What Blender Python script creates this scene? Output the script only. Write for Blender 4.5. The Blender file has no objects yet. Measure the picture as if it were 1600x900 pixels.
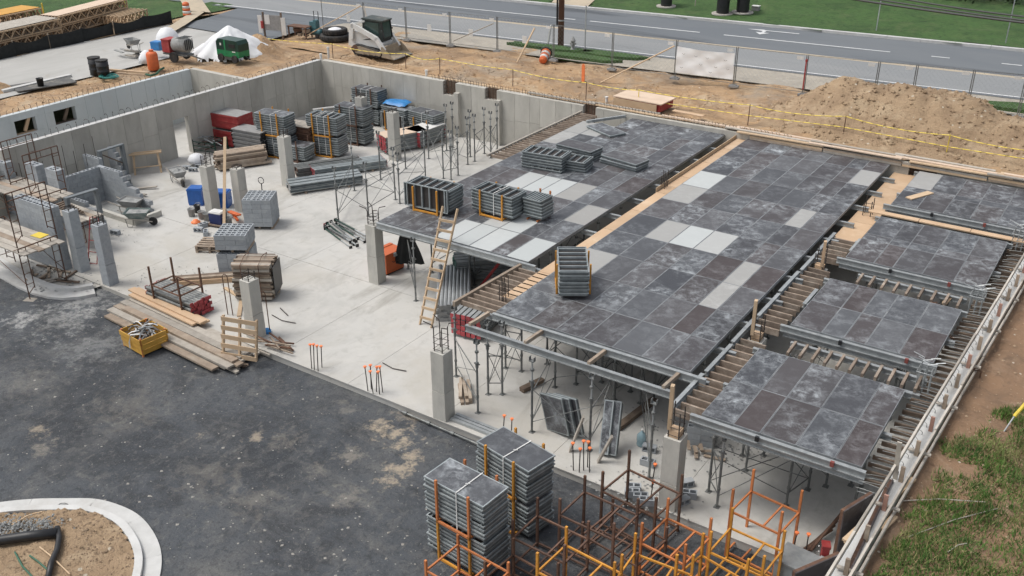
import bpy, math, random
from mathutils import Vector, Matrix, noise
R = math.radians
random.seed(7)
SC = bpy.context.scene
COL = SC.collection

# ------------------------------------------------------------------ camera
CAM_H = 16.2
F = 1532.4
YAW, PIT, ROL = -0.590203, 0.460026, -0.004388
def cam_axes():
    cy, sy = math.cos(YAW), math.sin(YAW)
    fw = Vector((sy*math.cos(PIT), cy*math.cos(PIT), -math.sin(PIT)))
    r = Vector((cy, -sy, 0)); u = r.cross(fw)
    return math.cos(ROL)*r+math.sin(ROL)*u, -math.sin(ROL)*r+math.cos(ROL)*u, fw
AX = cam_axes()
cam = bpy.data.cameras.new('camera'); cam_o = bpy.data.objects.new('camera', cam); COL.objects.link(cam_o)
cam.sensor_width = 36; cam.lens = F/1600*36; cam.clip_start = 0.1; cam.clip_end = 2000
m = Matrix.Identity(4)
for i, a in enumerate((AX[0], AX[1], -AX[2])):
    for k in range(3): m[k][i] = a[k]
m[2][3] = CAM_H
cam_o.matrix_world = m
SC.camera = cam_o
def at(px, py, z=0.0):
    """surveyed ground point (level z) read off the photograph"""
    d = AX[0]*((px-800)/F) - AX[1]*((py-450)/F) + AX[2]
    t = (z-CAM_H)/d.z
    return Vector((d.x*t, d.y*t, z))

# ------------------------------------------------------------------ light
SUN_EL, SUN_AZ = R(62), R(238)
w = bpy.data.worlds.new('World'); SC.world = w; w.use_nodes = True
nt = w.node_tree; bg = nt.nodes['Background']
sk = nt.nodes.new('ShaderNodeTexSky'); sk.sky_type = 'NISHITA'; sk.sun_disc = False
sk.sun_elevation = SUN_EL; sk.sun_rotation = SUN_AZ; sk.air_density = 1.0; sk.dust_density = 4.0; sk.ozone_density = 0.6
hs = nt.nodes.new('ShaderNodeHueSaturation'); hs.inputs['Saturation'].default_value = 0.35
nt.links.new(sk.outputs[0], hs.inputs['Color']); nt.links.new(hs.outputs[0], bg.inputs['Color'])
bg.inputs['Strength'].default_value = 0.135
sl = bpy.data.lights.new('sun', 'SUN'); sl.energy = 1.35; sl.angle = R(22); sl.color = (1.0, 0.965, 0.91)
so = bpy.data.objects.new('sun', sl); COL.objects.link(so)
sd = Vector((math.sin(SUN_AZ)*math.cos(SUN_EL), math.cos(SUN_AZ)*math.cos(SUN_EL), math.sin(SUN_EL)))
so.rotation_euler = sd.to_track_quat('Z', 'Y').to_euler(); so.location = (0, 0, 60)
SC.view_settings.view_transform = 'Standard'; SC.view_settings.look = 'None'
SC.view_settings.gamma = 1; SC.view_settings.use_curve_mapping = False
SC.view_settings.exposure = 0.34

# ------------------------------------------------------------------ materials
def mat(name, c1, c2=None, scale=3.0, rough=0.85, metal=0.0, bump=0.0, bscale=None, rnd=0.0, dirt=None, dscale=0.7, damt=0.5, stretch=(1, 1, 1), detail=6):
    """two-tone noise material; rnd = brightness change from one object to the next; dirt = a third colour in worn patches"""
    M = bpy.data.materials.new(name); M.use_nodes = True
    n = M.node_tree.nodes; L = M.node_tree.links; b = n['Principled BSDF']
    b.inputs['Roughness'].default_value = rough; b.inputs['Metallic'].default_value = metal
    c2 = c2 or tuple(x*0.75 for x in c1)
    geo = n.new('ShaderNodeNewGeometry'); oi = n.new('ShaderNodeObjectInfo')
    mp = n.new('ShaderNodeMapping'); mp.inputs['Scale'].default_value = stretch
    L.new(geo.outputs['Position'], mp.inputs['Vector'])
    nz = n.new('ShaderNodeTexNoise'); nz.inputs['Scale'].default_value = scale; nz.inputs['Detail'].default_value = detail; nz.inputs['Roughness'].default_value = 0.65
    L.new(mp.outputs[0], nz.inputs['Vector'])
    rp = n.new('ShaderNodeValToRGB'); rp.color_ramp.elements[0].position = 0.32; rp.color_ramp.elements[1].position = 0.68
    rp.color_ramp.elements[0].color = (*c2, 1); rp.color_ramp.elements[1].color = (*c1, 1)
    L.new(nz.outputs['Fac'], rp.inputs['Fac']); out = rp.outputs['Color']
    if dirt:
        n2 = n.new('ShaderNodeTexNoise'); n2.inputs['Scale'].default_value = dscale; n2.inputs['Detail'].default_value = 8; n2.inputs['Roughness'].default_value = 0.7
        L.new(mp.outputs[0], n2.inputs['Vector'])
        mr = n.new('ShaderNodeMapRange'); mr.inputs['From Min'].default_value = 0.5; mr.inputs['From Max'].default_value = 0.68; mr.inputs['To Max'].default_value = damt
        L.new(n2.outputs['Fac'], mr.inputs['Value'])
        mx = n.new('ShaderNodeMix'); mx.data_type = 'RGBA'
        L.new(mr.outputs[0], mx.inputs['Factor']); L.new(out, mx.inputs['A']); mx.inputs['B'].default_value = (*dirt, 1); out = mx.outputs['Result']
    if rnd:
        mr = n.new('ShaderNodeMapRange'); mr.inputs['To Min'].default_value = 1-rnd; mr.inputs['To Max'].default_value = 1+rnd
        L.new(oi.outputs['Random'], mr.inputs['Value'])
        vm = n.new('ShaderNodeVectorMath'); vm.operation = 'SCALE'
        L.new(out, vm.inputs[0]); L.new(mr.outputs[0], vm.inputs['Scale']); out = vm.outputs[0]
    L.new(out, b.inputs['Base Color'])
    if bump:
        nb = n.new('ShaderNodeTexNoise'); nb.inputs['Scale'].default_value = bscale or scale*4; nb.inputs['Detail'].default_value = 6
        L.new(mp.outputs[0], nb.inputs['Vector'])
        bp = n.new('ShaderNodeBump'); bp.inputs['Strength'].default_value = bump; bp.inputs['Distance'].default_value = 0.05
        L.new(nb.outputs['Fac'], bp.inputs['Height']); L.new(bp.outputs[0], b.inputs['Normal'])
    return M

def ply_mat(name, ramp, scuff, amt):
    """phenolic form ply: tint from panel to panel, cement film in streaks and rings"""
    M = bpy.data.materials.new(name); M.use_nodes = True
    n = M.node_tree.nodes; L = M.node_tree.links; b = n['Principled BSDF']; b.inputs['Roughness'].default_value = 0.55
    geo = n.new('ShaderNodeNewGeometry'); oi = n.new('ShaderNodeObjectInfo')
    cr = n.new('ShaderNodeValToRGB'); e = cr.color_ramp.elements
    e[0].position = 0; e[0].color = (*ramp[0], 1); e[1].position = 1; e[1].color = (*ramp[-1], 1)
    for i, c in enumerate(ramp[1:-1]):
        x = e.new((i+1)/(len(ramp)-1)); x.color = (*c, 1)
    L.new(oi.outputs['Random'], cr.inputs['Fac'])
    mul = n.new('ShaderNodeMath'); mul.operation = 'MULTIPLY'; mul.inputs[1].default_value = 57.0
    L.new(oi.outputs['Random'], mul.inputs[0])
    add = n.new('ShaderNodeVectorMath'); add.operation = 'ADD'
    L.new(geo.outputs['Position'], add.inputs[0]); L.new(mul.outputs[0], add.inputs[1])
    facs = []
    for sc_, dist, lo, hi in ((.8, .2, 0.40, 0.66), (3.6, .5, 0.44, 0.68), (15.0, .8, 0.48, 0.66), (34.0, 0, .62, .70)):
        z = n.new('ShaderNodeTexNoise'); z.inputs['Scale'].default_value = sc_; z.inputs['Detail'].default_value = 8
        z.inputs['Roughness'].default_value = 0.66; z.inputs['Distortion'].default_value = dist
        L.new(add.outputs[0], z.inputs['Vector'])
        r = n.new('ShaderNodeMapRange'); r.inputs['From Min'].default_value = lo; r.inputs['From Max'].default_value = hi
        L.new(z.outputs['Fac'], r.inputs['Value']); facs.append(r.outputs[0])
    s1 = n.new('ShaderNodeMath'); s1.operation = 'MULTIPLY_ADD'; s1.inputs[1].default_value = 0.45; L.new(facs[2], s1.inputs[0]); L.new(facs[1], s1.inputs[2])
    s2 = n.new('ShaderNodeMath'); s2.operation = 'MULTIPLY'; L.new(s1.outputs[0], s2.inputs[0]); L.new(facs[0], s2.inputs[1])
    a2 = n.new('ShaderNodeMath'); a2.operation = 'MULTIPLY_ADD'; a2.inputs[1].default_value = 0.35; L.new(facs[3], a2.inputs[0]); L.new(s2.outputs[0], a2.inputs[2])
    wv = n.new('ShaderNodeTexWhiteNoise'); wv.noise_dimensions = '1D'; L.new(oi.outputs['Random'], wv.inputs['W'])
    pw = n.new('ShaderNodeMath'); pw.operation = 'POWER'; pw.inputs[1].default_value = 1.1; L.new(wv.outputs['Value'], pw.inputs[0])
    k = n.new('ShaderNodeMapRange'); k.inputs['To Min'].default_value = amt*0.25; k.inputs['To Max'].default_value = amt*1.3; L.new(pw.outputs[0], k.inputs['Value'])
    a3 = n.new('ShaderNodeMath'); a3.operation = 'MULTIPLY'; a3.use_clamp = True
    L.new(a2.outputs[0], a3.inputs[0]); L.new(k.outputs[0], a3.inputs[1])
    mx = n.new('ShaderNodeMix'); mx.data_type = 'RGBA'
    L.new(a3.outputs[0], mx.inputs['Factor']); L.new(cr.outputs['Color'], mx.inputs['A']); mx.inputs['B'].default_value = (*scuff, 1)
    L.new(mx.outputs['Result'], b.inputs['Base Color'])
    bp = n.new('ShaderNodeBump'); bp.inputs['Strength'].default_value = 0.15; bp.inputs['Distance'].default_value = 0.02
    L.new(facs[1], bp.inputs['Height']); L.new(bp.outputs[0], b.inputs['Normal'])
    return M

def ground_mat(name, layers, rough=0.92, bump=0.5, bscale=9.0, specks=None, stains=()):
    """layers: (colour, noise scale, lo, hi, stretch, amount); specks: (colour, voronoi scale, size)"""
    M = bpy.data.materials.new(name); M.use_nodes = True
    n = M.node_tree.nodes; L = M.node_tree.links; b = n['Principled BSDF']; b.inputs['Roughness'].default_value = rough
    geo = n.new('ShaderNodeNewGeometry'); out = None
    for i, (c, sc_, lo, hi, st, am) in enumerate(layers):
        if i == 0:
            rgb = n.new('ShaderNodeRGB'); rgb.outputs[0].default_value = (*c, 1); out = rgb.outputs[0]; continue
        mp = n.new('ShaderNodeMapping'); mp.inputs['Scale'].default_value = st; mp.inputs['Location'].default_value = (i*7.3, i*3.1, i*1.7)
        mp.inputs['Rotation'].default_value = (0, 0, 0.35)
        L.new(geo.outputs['Position'], mp.inputs['Vector'])
        z = n.new('ShaderNodeTexNoise'); z.inputs['Scale'].default_value = sc_; z.inputs['Detail'].default_value = 9; z.inputs['Roughness'].default_value = 0.68; z.inputs['Distortion'].default_value = 0.6
        L.new(mp.outputs[0], z.inputs['Vector'])
        r = n.new('ShaderNodeMapRange'); r.inputs['From Min'].default_value = lo; r.inputs['From Max'].default_value = hi; r.inputs['To Max'].default_value = am
        L.new(z.outputs['Fac'], r.inputs['Value'])
        mx = n.new('ShaderNodeMix'); mx.data_type = 'RGBA'
        L.new(r.outputs[0], mx.inputs['Factor']); L.new(out, mx.inputs['A']); mx.inputs['B'].default_value = (*c, 1); out = mx.outputs['Result']
    for c, sc_, size, keep in specks or ():
        v = n.new('ShaderNodeTexVoronoi'); v.inputs['Scale'].default_value = sc_
        L.new(geo.outputs['Position'], v.inputs['Vector'])
        lt = n.new('ShaderNodeMath'); lt.operation = 'LESS_THAN'; lt.inputs[1].default_value = size; L.new(v.outputs['Distance'], lt.inputs[0])
        sx = n.new('ShaderNodeSeparateColor'); L.new(v.outputs['Color'], sx.inputs[0])
        l2 = n.new('ShaderNodeMath'); l2.operation = 'LESS_THAN'; l2.inputs[1].default_value = keep; L.new(sx.outputs[0], l2.inputs[0])
        mu = n.new('ShaderNodeMath'); mu.operation = 'MULTIPLY'; L.new(lt.outputs[0], mu.inputs[0]); L.new(l2.outputs[0], mu.inputs[1])
        mx = n.new('ShaderNodeMix'); mx.data_type = 'RGBA'
        L.new(mu.outputs[0], mx.inputs['Factor']); L.new(out, mx.inputs['A']); mx.inputs['B'].default_value = (*c, 1); out = mx.outputs['Result']
    if stains:      # spilt sand, mortar and dust lying at fixed places, with ragged rims
        z = n.new('ShaderNodeTexNoise'); z.inputs['Scale'].default_value = 3.0; z.inputs['Detail'].default_value = 10; z.inputs['Roughness'].default_value = 0.72; L.new(geo.outputs['Position'], z.inputs['Vector'])
        for (x, y, r, amt, c) in stains:
            ds = n.new('ShaderNodeVectorMath'); ds.operation = 'DISTANCE'; ds.inputs[1].default_value = (x, y, -.25); L.new(geo.outputs['Position'], ds.inputs[0])
            m1 = n.new('ShaderNodeMath'); m1.operation = 'MULTIPLY_ADD'; m1.inputs[1].default_value = 1/r; m1.inputs[2].default_value = -0.5; L.new(ds.outputs['Value'], m1.inputs[0])
            m2 = n.new('ShaderNodeMath'); m2.operation = 'MULTIPLY_ADD'; m2.inputs[1].default_value = 6.5; L.new(z.outputs['Fac'], m2.inputs[0]); m2.inputs[2].default_value = -2.75
            m3 = n.new('ShaderNodeMath'); m3.operation = 'SUBTRACT'; m3.use_clamp = True; L.new(m2.outputs[0], m3.inputs[0]); L.new(m1.outputs[0], m3.inputs[1])
            m4 = n.new('ShaderNodeMath'); m4.operation = 'MULTIPLY'; m4.use_clamp = True; m4.inputs[1].default_value = amt; L.new(m3.outputs[0], m4.inputs[0])
            mx = n.new('ShaderNodeMix'); mx.data_type = 'RGBA'; L.new(m4.outputs[0], mx.inputs['Factor']); L.new(out, mx.inputs['A']); mx.inputs['B'].default_value = (*c, 1); out = mx.outputs['Result']
    L.new(out, b.inputs['Base Color'])
    nb = n.new('ShaderNodeTexNoise'); nb.inputs['Scale'].default_value = bscale; nb.inputs['Detail'].default_value = 8; nb.inputs['Roughness'].default_value = 0.7
    L.new(geo.outputs['Position'], nb.inputs['Vector'])
    bp = n.new('ShaderNodeBump'); bp.inputs['Strength'].default_value = bump; bp.inputs['Distance'].default_value = 0.08
    L.new(nb.outputs['Fac'], bp.inputs['Height']); L.new(bp.outputs[0], b.inputs['Normal'])
    return M
I3 = (1, 1, 1)
SANDC, DUSTC, PALEC = (.40, .335, .25), (.30, .27, .225), (.40, .40, .385)
YARD_STAINS = [(*at(x, y, -.25).xy, r, a*(.62 if c == DUSTC else .9), c) for x, y, r, a, c in (
    (595, 668, .42, .85, SANDC), (618, 676, .42, .9, SANDC), (632, 692, .42, .9, SANDC), (636, 712, .42, .9, SANDC), (626, 732, .40, .9, SANDC), (610, 752, .34, .9, SANDC),
    (545, 712, .4, .8, DUSTC), (505, 735, .35, .6, DUSTC), (440, 690, .5, .5, DUSTC), (70, 700, .4, .9, DUSTC), (312, 679, .16, .8, SANDC), (400, 683, .3, .7, SANDC), (60, 672, .35, .7, SANDC),
    (30, 505, .55, .9, PALEC), (90, 500, 1.3, .45, PALEC), (150, 545, 1.2, .3, PALEC), (45, 600, .8, .3, DUSTC), (540, 775, .5, .6, DUSTC), (390, 785, .8, .35, DUSTC), (540, 640, .4, .5, DUSTC), (200, 640, 1.2, .3, DUSTC), (640, 650, .5, .5, SANDC), (140, 470, 1.2, .5, PALEC), (330, 745, 1.0, .3, DUSTC))]
MT = {}
MT['yard'] = ground_mat('yard_asphalt', [((.074, .082, .092), 0, 0, 0, I3, 0), ((.036, .041, .048), .17, .46, .60, I3, .9), ((.112, .114, .115), .33, .47, .64, (1, .45, 1), .75), ((.034, .037, .042), .7, .50, .62, (.6, 1.1, 1), .7),
    ((.15, .148, .14), .9, .54, .70, (.5, 1.3, 1), .6), ((.175, .17, .158), 2.6, .54, .70, (1, .7, 1), .55), ((.03, .033, .037), 3.2, .52, .66, I3, .6), ((.20, .195, .18), 6.5, .57, .70, I3, .6), ((.028, .03, .034), 11, .52, .66, I3, .55), ((.17, .168, .16), 24, .56, .70, I3, .6)], bump=.7, bscale=11,
    specks=[((.26, .255, .24), 6.0, .13, .08), ((.36, .35, .32), 2.0, .07, .16)], stains=YARD_STAINS)
MT['slab'] = ground_mat('slab_concrete', [((.48, .472, .445), 0, 0, 0, I3, 0), ((.40, .392, .368), .3, .45, .62, I3, .85), ((.52, .505, .47), .7, .48, .66, I3, .7), ((.30, .288, .26), 2.0, .54, .7, I3, .45),
    ((.25, .235, .205), .8, .56, .70, (1, .3, 1), .6), ((.41, .385, .335), .16, .48, .62, I3, .6), ((.49, .485, .47), .5, .58, .7, (.4, 1, 1), .6)], rough=.8, bump=.08, bscale=20)
MT['wall'] = mat('cast_wall_concrete', (.49, .473, .425), (.375, .36, .322), .9, .85, 0, .10, 18, .08, (.29, .275, .24), 1.3, .45, (1, 1, .4))
MT['pale_wall'] = mat('corridor_wall_concrete', (.56, .595, .605), (.44, .475, .485), 1.0, .85, 0, .12, 18, .05, (.34, .345, .33), .5, .5, (1, 1, .45))
MT['column'] = mat('column_concrete', (.52, .505, .455), (.42, .41, .375), 2.5, .85, 0, .15, 20, .06, (.30, .29, .27), 1.3, .5, (1, 1, .4))
MT['kerb'] = mat('kerb_concrete', (.56, .56, .545), (.47, .47, .455), 2.0, .85, 0, .1, 25, .06, (.36, .34, .31), .8, .5)
MT['dirt'] = ground_mat('dirt', [((.40, .262, .145), 0, 0, 0, I3, 0), ((.25, .165, .098), .45, .46, .60, I3, .85), ((.47, .36, .24), .5, .52, .64, I3, .85), ((.18, .115, .065), 2.4, .54, .68, I3, .75),
    ((.50, .42, .31), 6, .56, .68, I3, .6), ((.20, .135, .08), .8, .52, .66, (.2, 1.2, 1), .7), ((.30, .255, .20), .22, .52, .64, I3, .7)], bump=1.0, bscale=5, specks=[((.5, .45, .37), 3.5, .14, .25)])
MT['bank'] = ground_mat('bank_dirt', [((.25, .155, .092), 0, 0, 0, I3, 0), ((.165, .108, .068), .6, .46, .62, I3, .8), ((.30, .21, .14), 1.1, .52, .66, I3, .7), ((.11, .072, .048), 3.0, .55, .7, I3, .7), ((.33, .25, .175), 8, .58, .7, I3, .5)], bump=.8, bscale=7,
    specks=[((.46, .41, .34), 4.0, .12, .2)])
MT['mound'] = ground_mat('mound_soil', [((.35, .25, .155), 0, 0, 0, I3, 0), ((.26, .18, .11), .5, .46, .60, I3, .85), ((.42, .32, .21), 1.0, .52, .66, I3, .8), ((.22, .155, .1), 4, .58, .74, I3, .6)], bump=1.0, bscale=6,
    specks=[((.46, .40, .31), 3.0, .17, .3)])
MT['road'] = ground_mat('road_asphalt', [((.13, .144, .158), 0, 0, 0, I3, 0), ((.15, .163, .174), .25, .46, .62, (.3, 1, 1), .8), ((.06, .066, .074), .4, .54, .66, (.12, 1, 1), .8), ((.2, .2, .2), 5, .6, .75, I3, .3)], bump=.1, bscale=20)
MT['near_lane'] = ground_mat('near_lane_asphalt', [((.225, .235, .24), 0, 0, 0, I3, 0), ((.26, .265, .265), .4, .45, .65, (.25, 1, 1), .8), ((.16, .165, .17), .6, .56, .72, (.2, 1, 1), .6)], bump=.1, bscale=20)
MT['verge'] = ground_mat('verge_gravel', [((.37, .335, .28), 0, 0, 0, I3, 0), ((.28, .26, .225), .6, .45, .65, I3, .8), ((.45, .41, .35), 1.5, .52, .7, I3, .7), ((.22, .22, .21), .35, .58, .7, (.4, 1, 1), .8)], bump=.4, bscale=12)
MT['access'] = ground_mat('access_paving', [((.40, .395, .375), 0, 0, 0, I3, 0), ((.33, .325, .305), .4, .45, .65, (1, .3, 1), .8), ((.46, .45, .43), .9, .5, .7, (1, .25, 1), .6), ((.30, .27, .22), .7, .62, .75, I3, .6)], bump=.15, bscale=15)
MT['sand'] = ground_mat('sandy_joint', [((.45, .38, .28), 0, 0, 0, I3, 0), ((.36, .31, .24), 1, .45, .65, I3, .8)], bump=.1)
MT['lawn'] = ground_mat('lawn_turf', [((.052, .115, .026), 0, 0, 0, I3, 0), ((.032, .075, .017), .35, .46, .6, I3, .85), ((.072, .125, .034), 1.2, .5, .64, I3, .8), ((.018, .040, .012), 3.5, .5, .66, I3, .75), ((.10, .125, .05), .3, .56, .7, I3, .6)], bump=1.0, bscale=14)
MT['turf'] = ground_mat('rough_turf', [((.10, .125, .04), 0, 0, 0, I3, 0), ((.06, .09, .025), .8, .45, .62, I3, .8), ((.20, .19, .09), 1.3, .5, .7, I3, .8), ((.28, .21, .13), .6, .56, .7, I3, .8)], bump=.8, bscale=10)
MT['paint'] = mat('road_paint', (.68, .69, .69), (.5, .51, .51), 3, .7)
MT['alu'] = mat('weathered_aluminium', (.37, .41, .415), (.25, .28, .29), 4, .5, .35, .1, 25, .14, (.50, .52, .51), 2.5, .6)
MT['galv'] = mat('galvanised_steel', (.40, .42, .425), (.29, .31, .315), 5, .5, .4, 0, None, .12, (.5, .51, .5), 3, .5)
MT['post'] = mat('shoring_post_steel', (.20, .21, .205), (.13, .135, .135), 6, .6, .4, 0, None, .15, (.36, .36, .34), 5, .6)
MT['ply'] = ply_mat('form_ply', [(.042, .042, .047), (.058, .060, .068), (.054, .046, .047), (.076, .080, .088), (.046, .049, .057), (.064, .054, .055), (.095, .099, .107), (.049, .052, .060)], (.41, .44, .46), .92)
MT['ply_rib'] = ply_mat('form_ply_back', [(.035, .03, .028), (.05, .042, .038)], (.2, .2, .2), .2)
MT['ply_pale'] = ply_mat('pale_form_ply', [(.43, .455, .45), (.47, .49, .485), (.40, .405, .395)], (.55, .57, .56), .4)
MT['ply_tan'] = ply_mat('dusty_form_ply', [(.30, .295, .28), (.345, .345, .335)], (.48, .48, .47), .7)
MT['ply_brown'] = ply_mat('brown_form_ply', [(.052, .041, .041), (.062, .050, .050)], (.32, .32, .33), .6)
MT['wood'] = mat('new_lumber', (.56, .42, .28), (.45, .325, .205), 3, .8, 0, .1, 30, .14, (.40, .29, .19), 1.5, .5, (1, 1, 1))
MT['oldwood'] = mat('weathered_lumber', (.36, .285, .215), (.25, .195, .15), 4, .9, 0, .15, 30, .2, (.45, .40, .33), 1.5, .6)
MT['greywood'] = mat('grey_lumber', (.42, .385, .335), (.31, .28, .24), 4, .9, 0, .15, 30, .2, (.45, .42, .37), 1.5, .5)
MT['darkwood'] = mat('damp_lumber', (.17, .125, .092), (.11, .08, .06), 4, .9, 0, .1, 30, .25, (.27, .22, .17), 1.5, .5)
MT['plywood'] = mat('plywood', (.55, .385, .245), (.47, .325, .205), 1.2, .8, 0, .05, 20, .09, (.62, .48, .34), .9, .6)
MT['joist'] = mat('joist_lumber', (.27, .21, .165), (.18, .14, .108), 4, .9, 0, .1, 30, .22, (.42, .37, .31), 2, .6)
MT['cmu'] = mat('cinder_block_face', (.36, .385, .405), (.29, .312, .33), 8, .95, 0, .25, 60, .09, (.43, .44, .44), 3, .4)
MT['mortar'] = mat('mortar', (.27, .28, .285), (.22, .225, .23), 8, .95)
MT['rust'] = mat('rusty_steel', (.15, .078, .048), (.075, .045, .034), 9, .85, .1, 0, None, .2, (.18, .095, .055), 5, .6)
MT['rebar'] = mat('rebar_steel', (.075, .062, .055), (.05, .042, .038), 9, .8, .2)
MT['oldrust'] = mat('brown_painted_steel', (.17, .09, .058), (.085, .055, .045), 8, .7, .1, 0, None, .2, (.21, .12, .08), 5, .7)
MT['orange'] = mat('orange_paint', (.56, .20, .065), (.42, .145, .055), 7, .6, 0, 0, None, .15, (.27, .12, .06), 5, .6)
MT['yellow'] = mat('yellow_orange_paint', (.62, .29, .04), (.50, .22, .035), 7, .6, 0, 0, None, .12, (.33, .15, .05), 5, .6)
MT['cap'] = mat('orange_plastic_cap', (.95, .26, .09), (.8, .2, .07), 8, .5)
MT['hivis'] = mat('orange_plastic', (.72, .16, .045), (.55, .12, .04), 5, .6)
MT['gang'] = mat('orange_box_paint', (.58, .13, .035), (.47, .10, .03), 3, .55, 0, 0, None, 0, (.33, .1, .05), 3, .5)
MT['red'] = mat('red_paint', (.36, .035, .035), (.26, .028, .028), 4, .6, 0, 0, None, .2, (.3, .12, .1), 4, .5)
MT['pinkred'] = mat('red_tube_end', (.42, .06, .07), (.24, .04, .045), 9, .7, 0, 0, None, .3)
MT['greenend'] = mat('green_tube_end', (.045, .16, .12), (.03, .10, .08), 9, .7, 0, 0, None, .3)
MT['green'] = mat('green_machine_paint', (.02, .22, .085), (.015, .17, .065), 5, .4)
MT['dkgreen'] = mat('dark_green_hood', (.012, .05, .035), (.01, .035, .026), 5, .35)
MT['teal'] = mat('teal_paint', (.06, .16, .18), (.045, .12, .14), 5, .5)
MT['white'] = mat('white_paint', (.72, .72, .70), (.62, .62, .60), 4, .45, 0, 0, None, 0, (.45, .40, .33), 2, .45)
MT['tarp'] = mat('white_tarp', (.74, .75, .76), (.66, .67, .69), 1.2, .55, 0, .15, 6)
MT['strap'] = mat('white_strap', (.72, .72, .70), None, 5, .6)
MT['black'] = mat('black_plastic', (.022, .023, .025), (.014, .014, .016), 5, .45)
MT['rubber'] = mat('rubber', (.03, .03, .031), (.02, .02, .02), 8, .85, 0, 0, None, 0, (.13, .11, .09), 3, .6)
MT['cloth'] = mat('black_cloth', (.022, .024, .024), (.012, .013, .013), 4, .95, 0, .3, 9)
MT['blue'] = mat('blue_plastic', (.02, .12, .42), (.015, .09, .32), 5, .4)
MT['ltblue'] = mat('blue_sheet', (.04, .24, .55), (.03, .17, .42), 5, .45)
MT['glass'] = mat('cab_glass', (.012, .028, .026), (.01, .02, .02), 3, .08)
MT['yel'] = mat('caution_yellow', (.72, .55, .06), (.6, .45, .06), 6, .55)
MT['tanmetal'] = mat('dusty_bucket_steel', (.36, .30, .22), (.27, .225, .17), 4, .8, .1, 0, None, 0, (.42, .35, .26), 3, .6)
MT['pole'] = mat('creosoted_pole', (.15, .075, .05), (.095, .05, .036), 4, .9, 0, .2, 20, 0, None, 1, 0, (1, 1, .2))
MT['greentwine'] = mat('green_hose', (.025, .12, .07), (.02, .085, .05), 8, .6)
MT['aqua'] = mat('aqua_bottle', (.30, .42, .46), (.22, .33, .37), 6, .25)
MT['grey'] = mat('grey_plastic', (.30, .30, .295), (.22, .22, .215), 5, .7, 0, 0, None, .1)
MT['mud'] = mat('mortar_mud', (.33, .335, .325), (.22, .225, .22), 5, .9, 0, .3, 20)
MT['leaf'] = mat('hedge_leaf', (.035, .065, .02), (.018, .035, .012), 3, .8, 0, 0, None, 0)
MT['blade'] = mat('grass_blade', (.095, .19, .03), (.042, .105, .018), 1.3, .8, 0, 0, None, 0, (.30, .27, .12), 1.1, .8)
MT['stone'] = mat('loose_stone', (.42, .40, .36), (.30, .28, .25), 4, .95, 0, 0, None, .2)
MT['clod'] = mat('soil_clod', (.37, .275, .185), (.28, .20, .13), 3, .95, 0, .3, 20, .15)
MT['yelwood'] = mat('yellow_painted_wood', (.62, .36, .06), (.48, .26, .045), 4, .8, 0, .1, 30, .12, (.38, .27, .15), 2, .6)
MT['navy'] = mat('navy_plastic', (.02, .035, .13), (.015, .025, .1), 5, .4)
MT['teal2'] = mat('worn_green_tray', (.16, .21, .20), (.11, .15, .145), 5, .6, 0, 0, None, 0, (.33, .33, .31), 3, .5)
MT['pinkwood'] = mat('red_end_lumber', (.40, .23, .18), (.30, .17, .13), 4, .9, 0, .1, 30, .15)
MT['palely'] = mat('pale_board', (.66, .52, .40), (.58, .45, .34), 2, .8, 0, 0, None, .05)
MT['spoolwood'] = mat('spool_flange', (.52, .49, .45), (.40, .37, .34), 4, .9, 0, 0, None, .08)
MT['greywood2'] = mat('dark_sheet', (.11, .11, .105), (.08, .08, .078), 3, .8, 0, 0, None, 0, (.3, .27, .22), 1.5, .6)
MT['teal3'] = mat('teal_hose', (.02, .20, .18), (.015, .15, .135), 5, .5)
MT['hivis2'] = mat('amber_board', (.62, .33, .06), (.5, .26, .05), 3, .7)
def tape_mat():
    M = bpy.data.materials.new('tape_print'); M.use_nodes = True; n = M.node_tree.nodes; L = M.node_tree.links; b = n['Principled BSDF']; b.inputs['Roughness'].default_value = .5
    g = n.new('ShaderNodeNewGeometry'); s = n.new('ShaderNodeSeparateXYZ'); L.new(g.outputs['Position'], s.inputs[0])
    m1 = n.new('ShaderNodeMath'); m1.operation = 'MULTIPLY'; m1.inputs[1].default_value = 2.2; L.new(s.outputs['X'], m1.inputs[0])
    fr = n.new('ShaderNodeMath'); fr.operation = 'FRACT'; L.new(m1.outputs[0], fr.inputs[0]); lt = n.new('ShaderNodeMath'); lt.operation = 'LESS_THAN'; lt.inputs[1].default_value = .38; L.new(fr.outputs[0], lt.inputs[0])
    mx = n.new('ShaderNodeMix'); mx.data_type = 'RGBA'; L.new(lt.outputs[0], mx.inputs['Factor']); mx.inputs['A'].default_value = (.78, .60, .06, 1); mx.inputs['B'].default_value = (.45, .33, .05, 1); L.new(mx.outputs['Result'], b.inputs['Base Color']); return M
MT['tapem'] = tape_mat()
MT['dryblade'] = mat('dry_grass_blade', (.33, .29, .13), (.24, .21, .09), 1.3, .8)
MT['alu_web_shaded'] = mat('shaded_dirty_rail_web', (.17, .19, .195), (.11, .125, .13), 5, .6, .3, 0, None, .2, (.30, .32, .32), 4, .5)  # web darker than the lip: recess shade put into the colour, with some dirt
MT['rustred'] = mat('faded_red_clamp', (.26, .07, .055), (.18, .05, .042), 6, .7)
MT['palely2'] = mat('sun_bleached_rail', (.56, .52, .46), (.44, .405, .355), 4, .9, 0, .1, 30, .12, (.36, .31, .26), 2, .5)
MT['galvlight'] = mat('bright_galvanised_tube', (.52, .54, .55), (.40, .42, .43), 5, .45, .35, 0, None, .15)
MT['rim'] = mat('panel_rim', (.27, .285, .295), (.19, .20, .21), 4, .55, .3, 0, None, .15, (.42, .43, .43), 2.5, .6)
MT['cabdark'] = mat('cab_frame', (.022, .03, .028), (.016, .022, .02), 5, .5)
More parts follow.
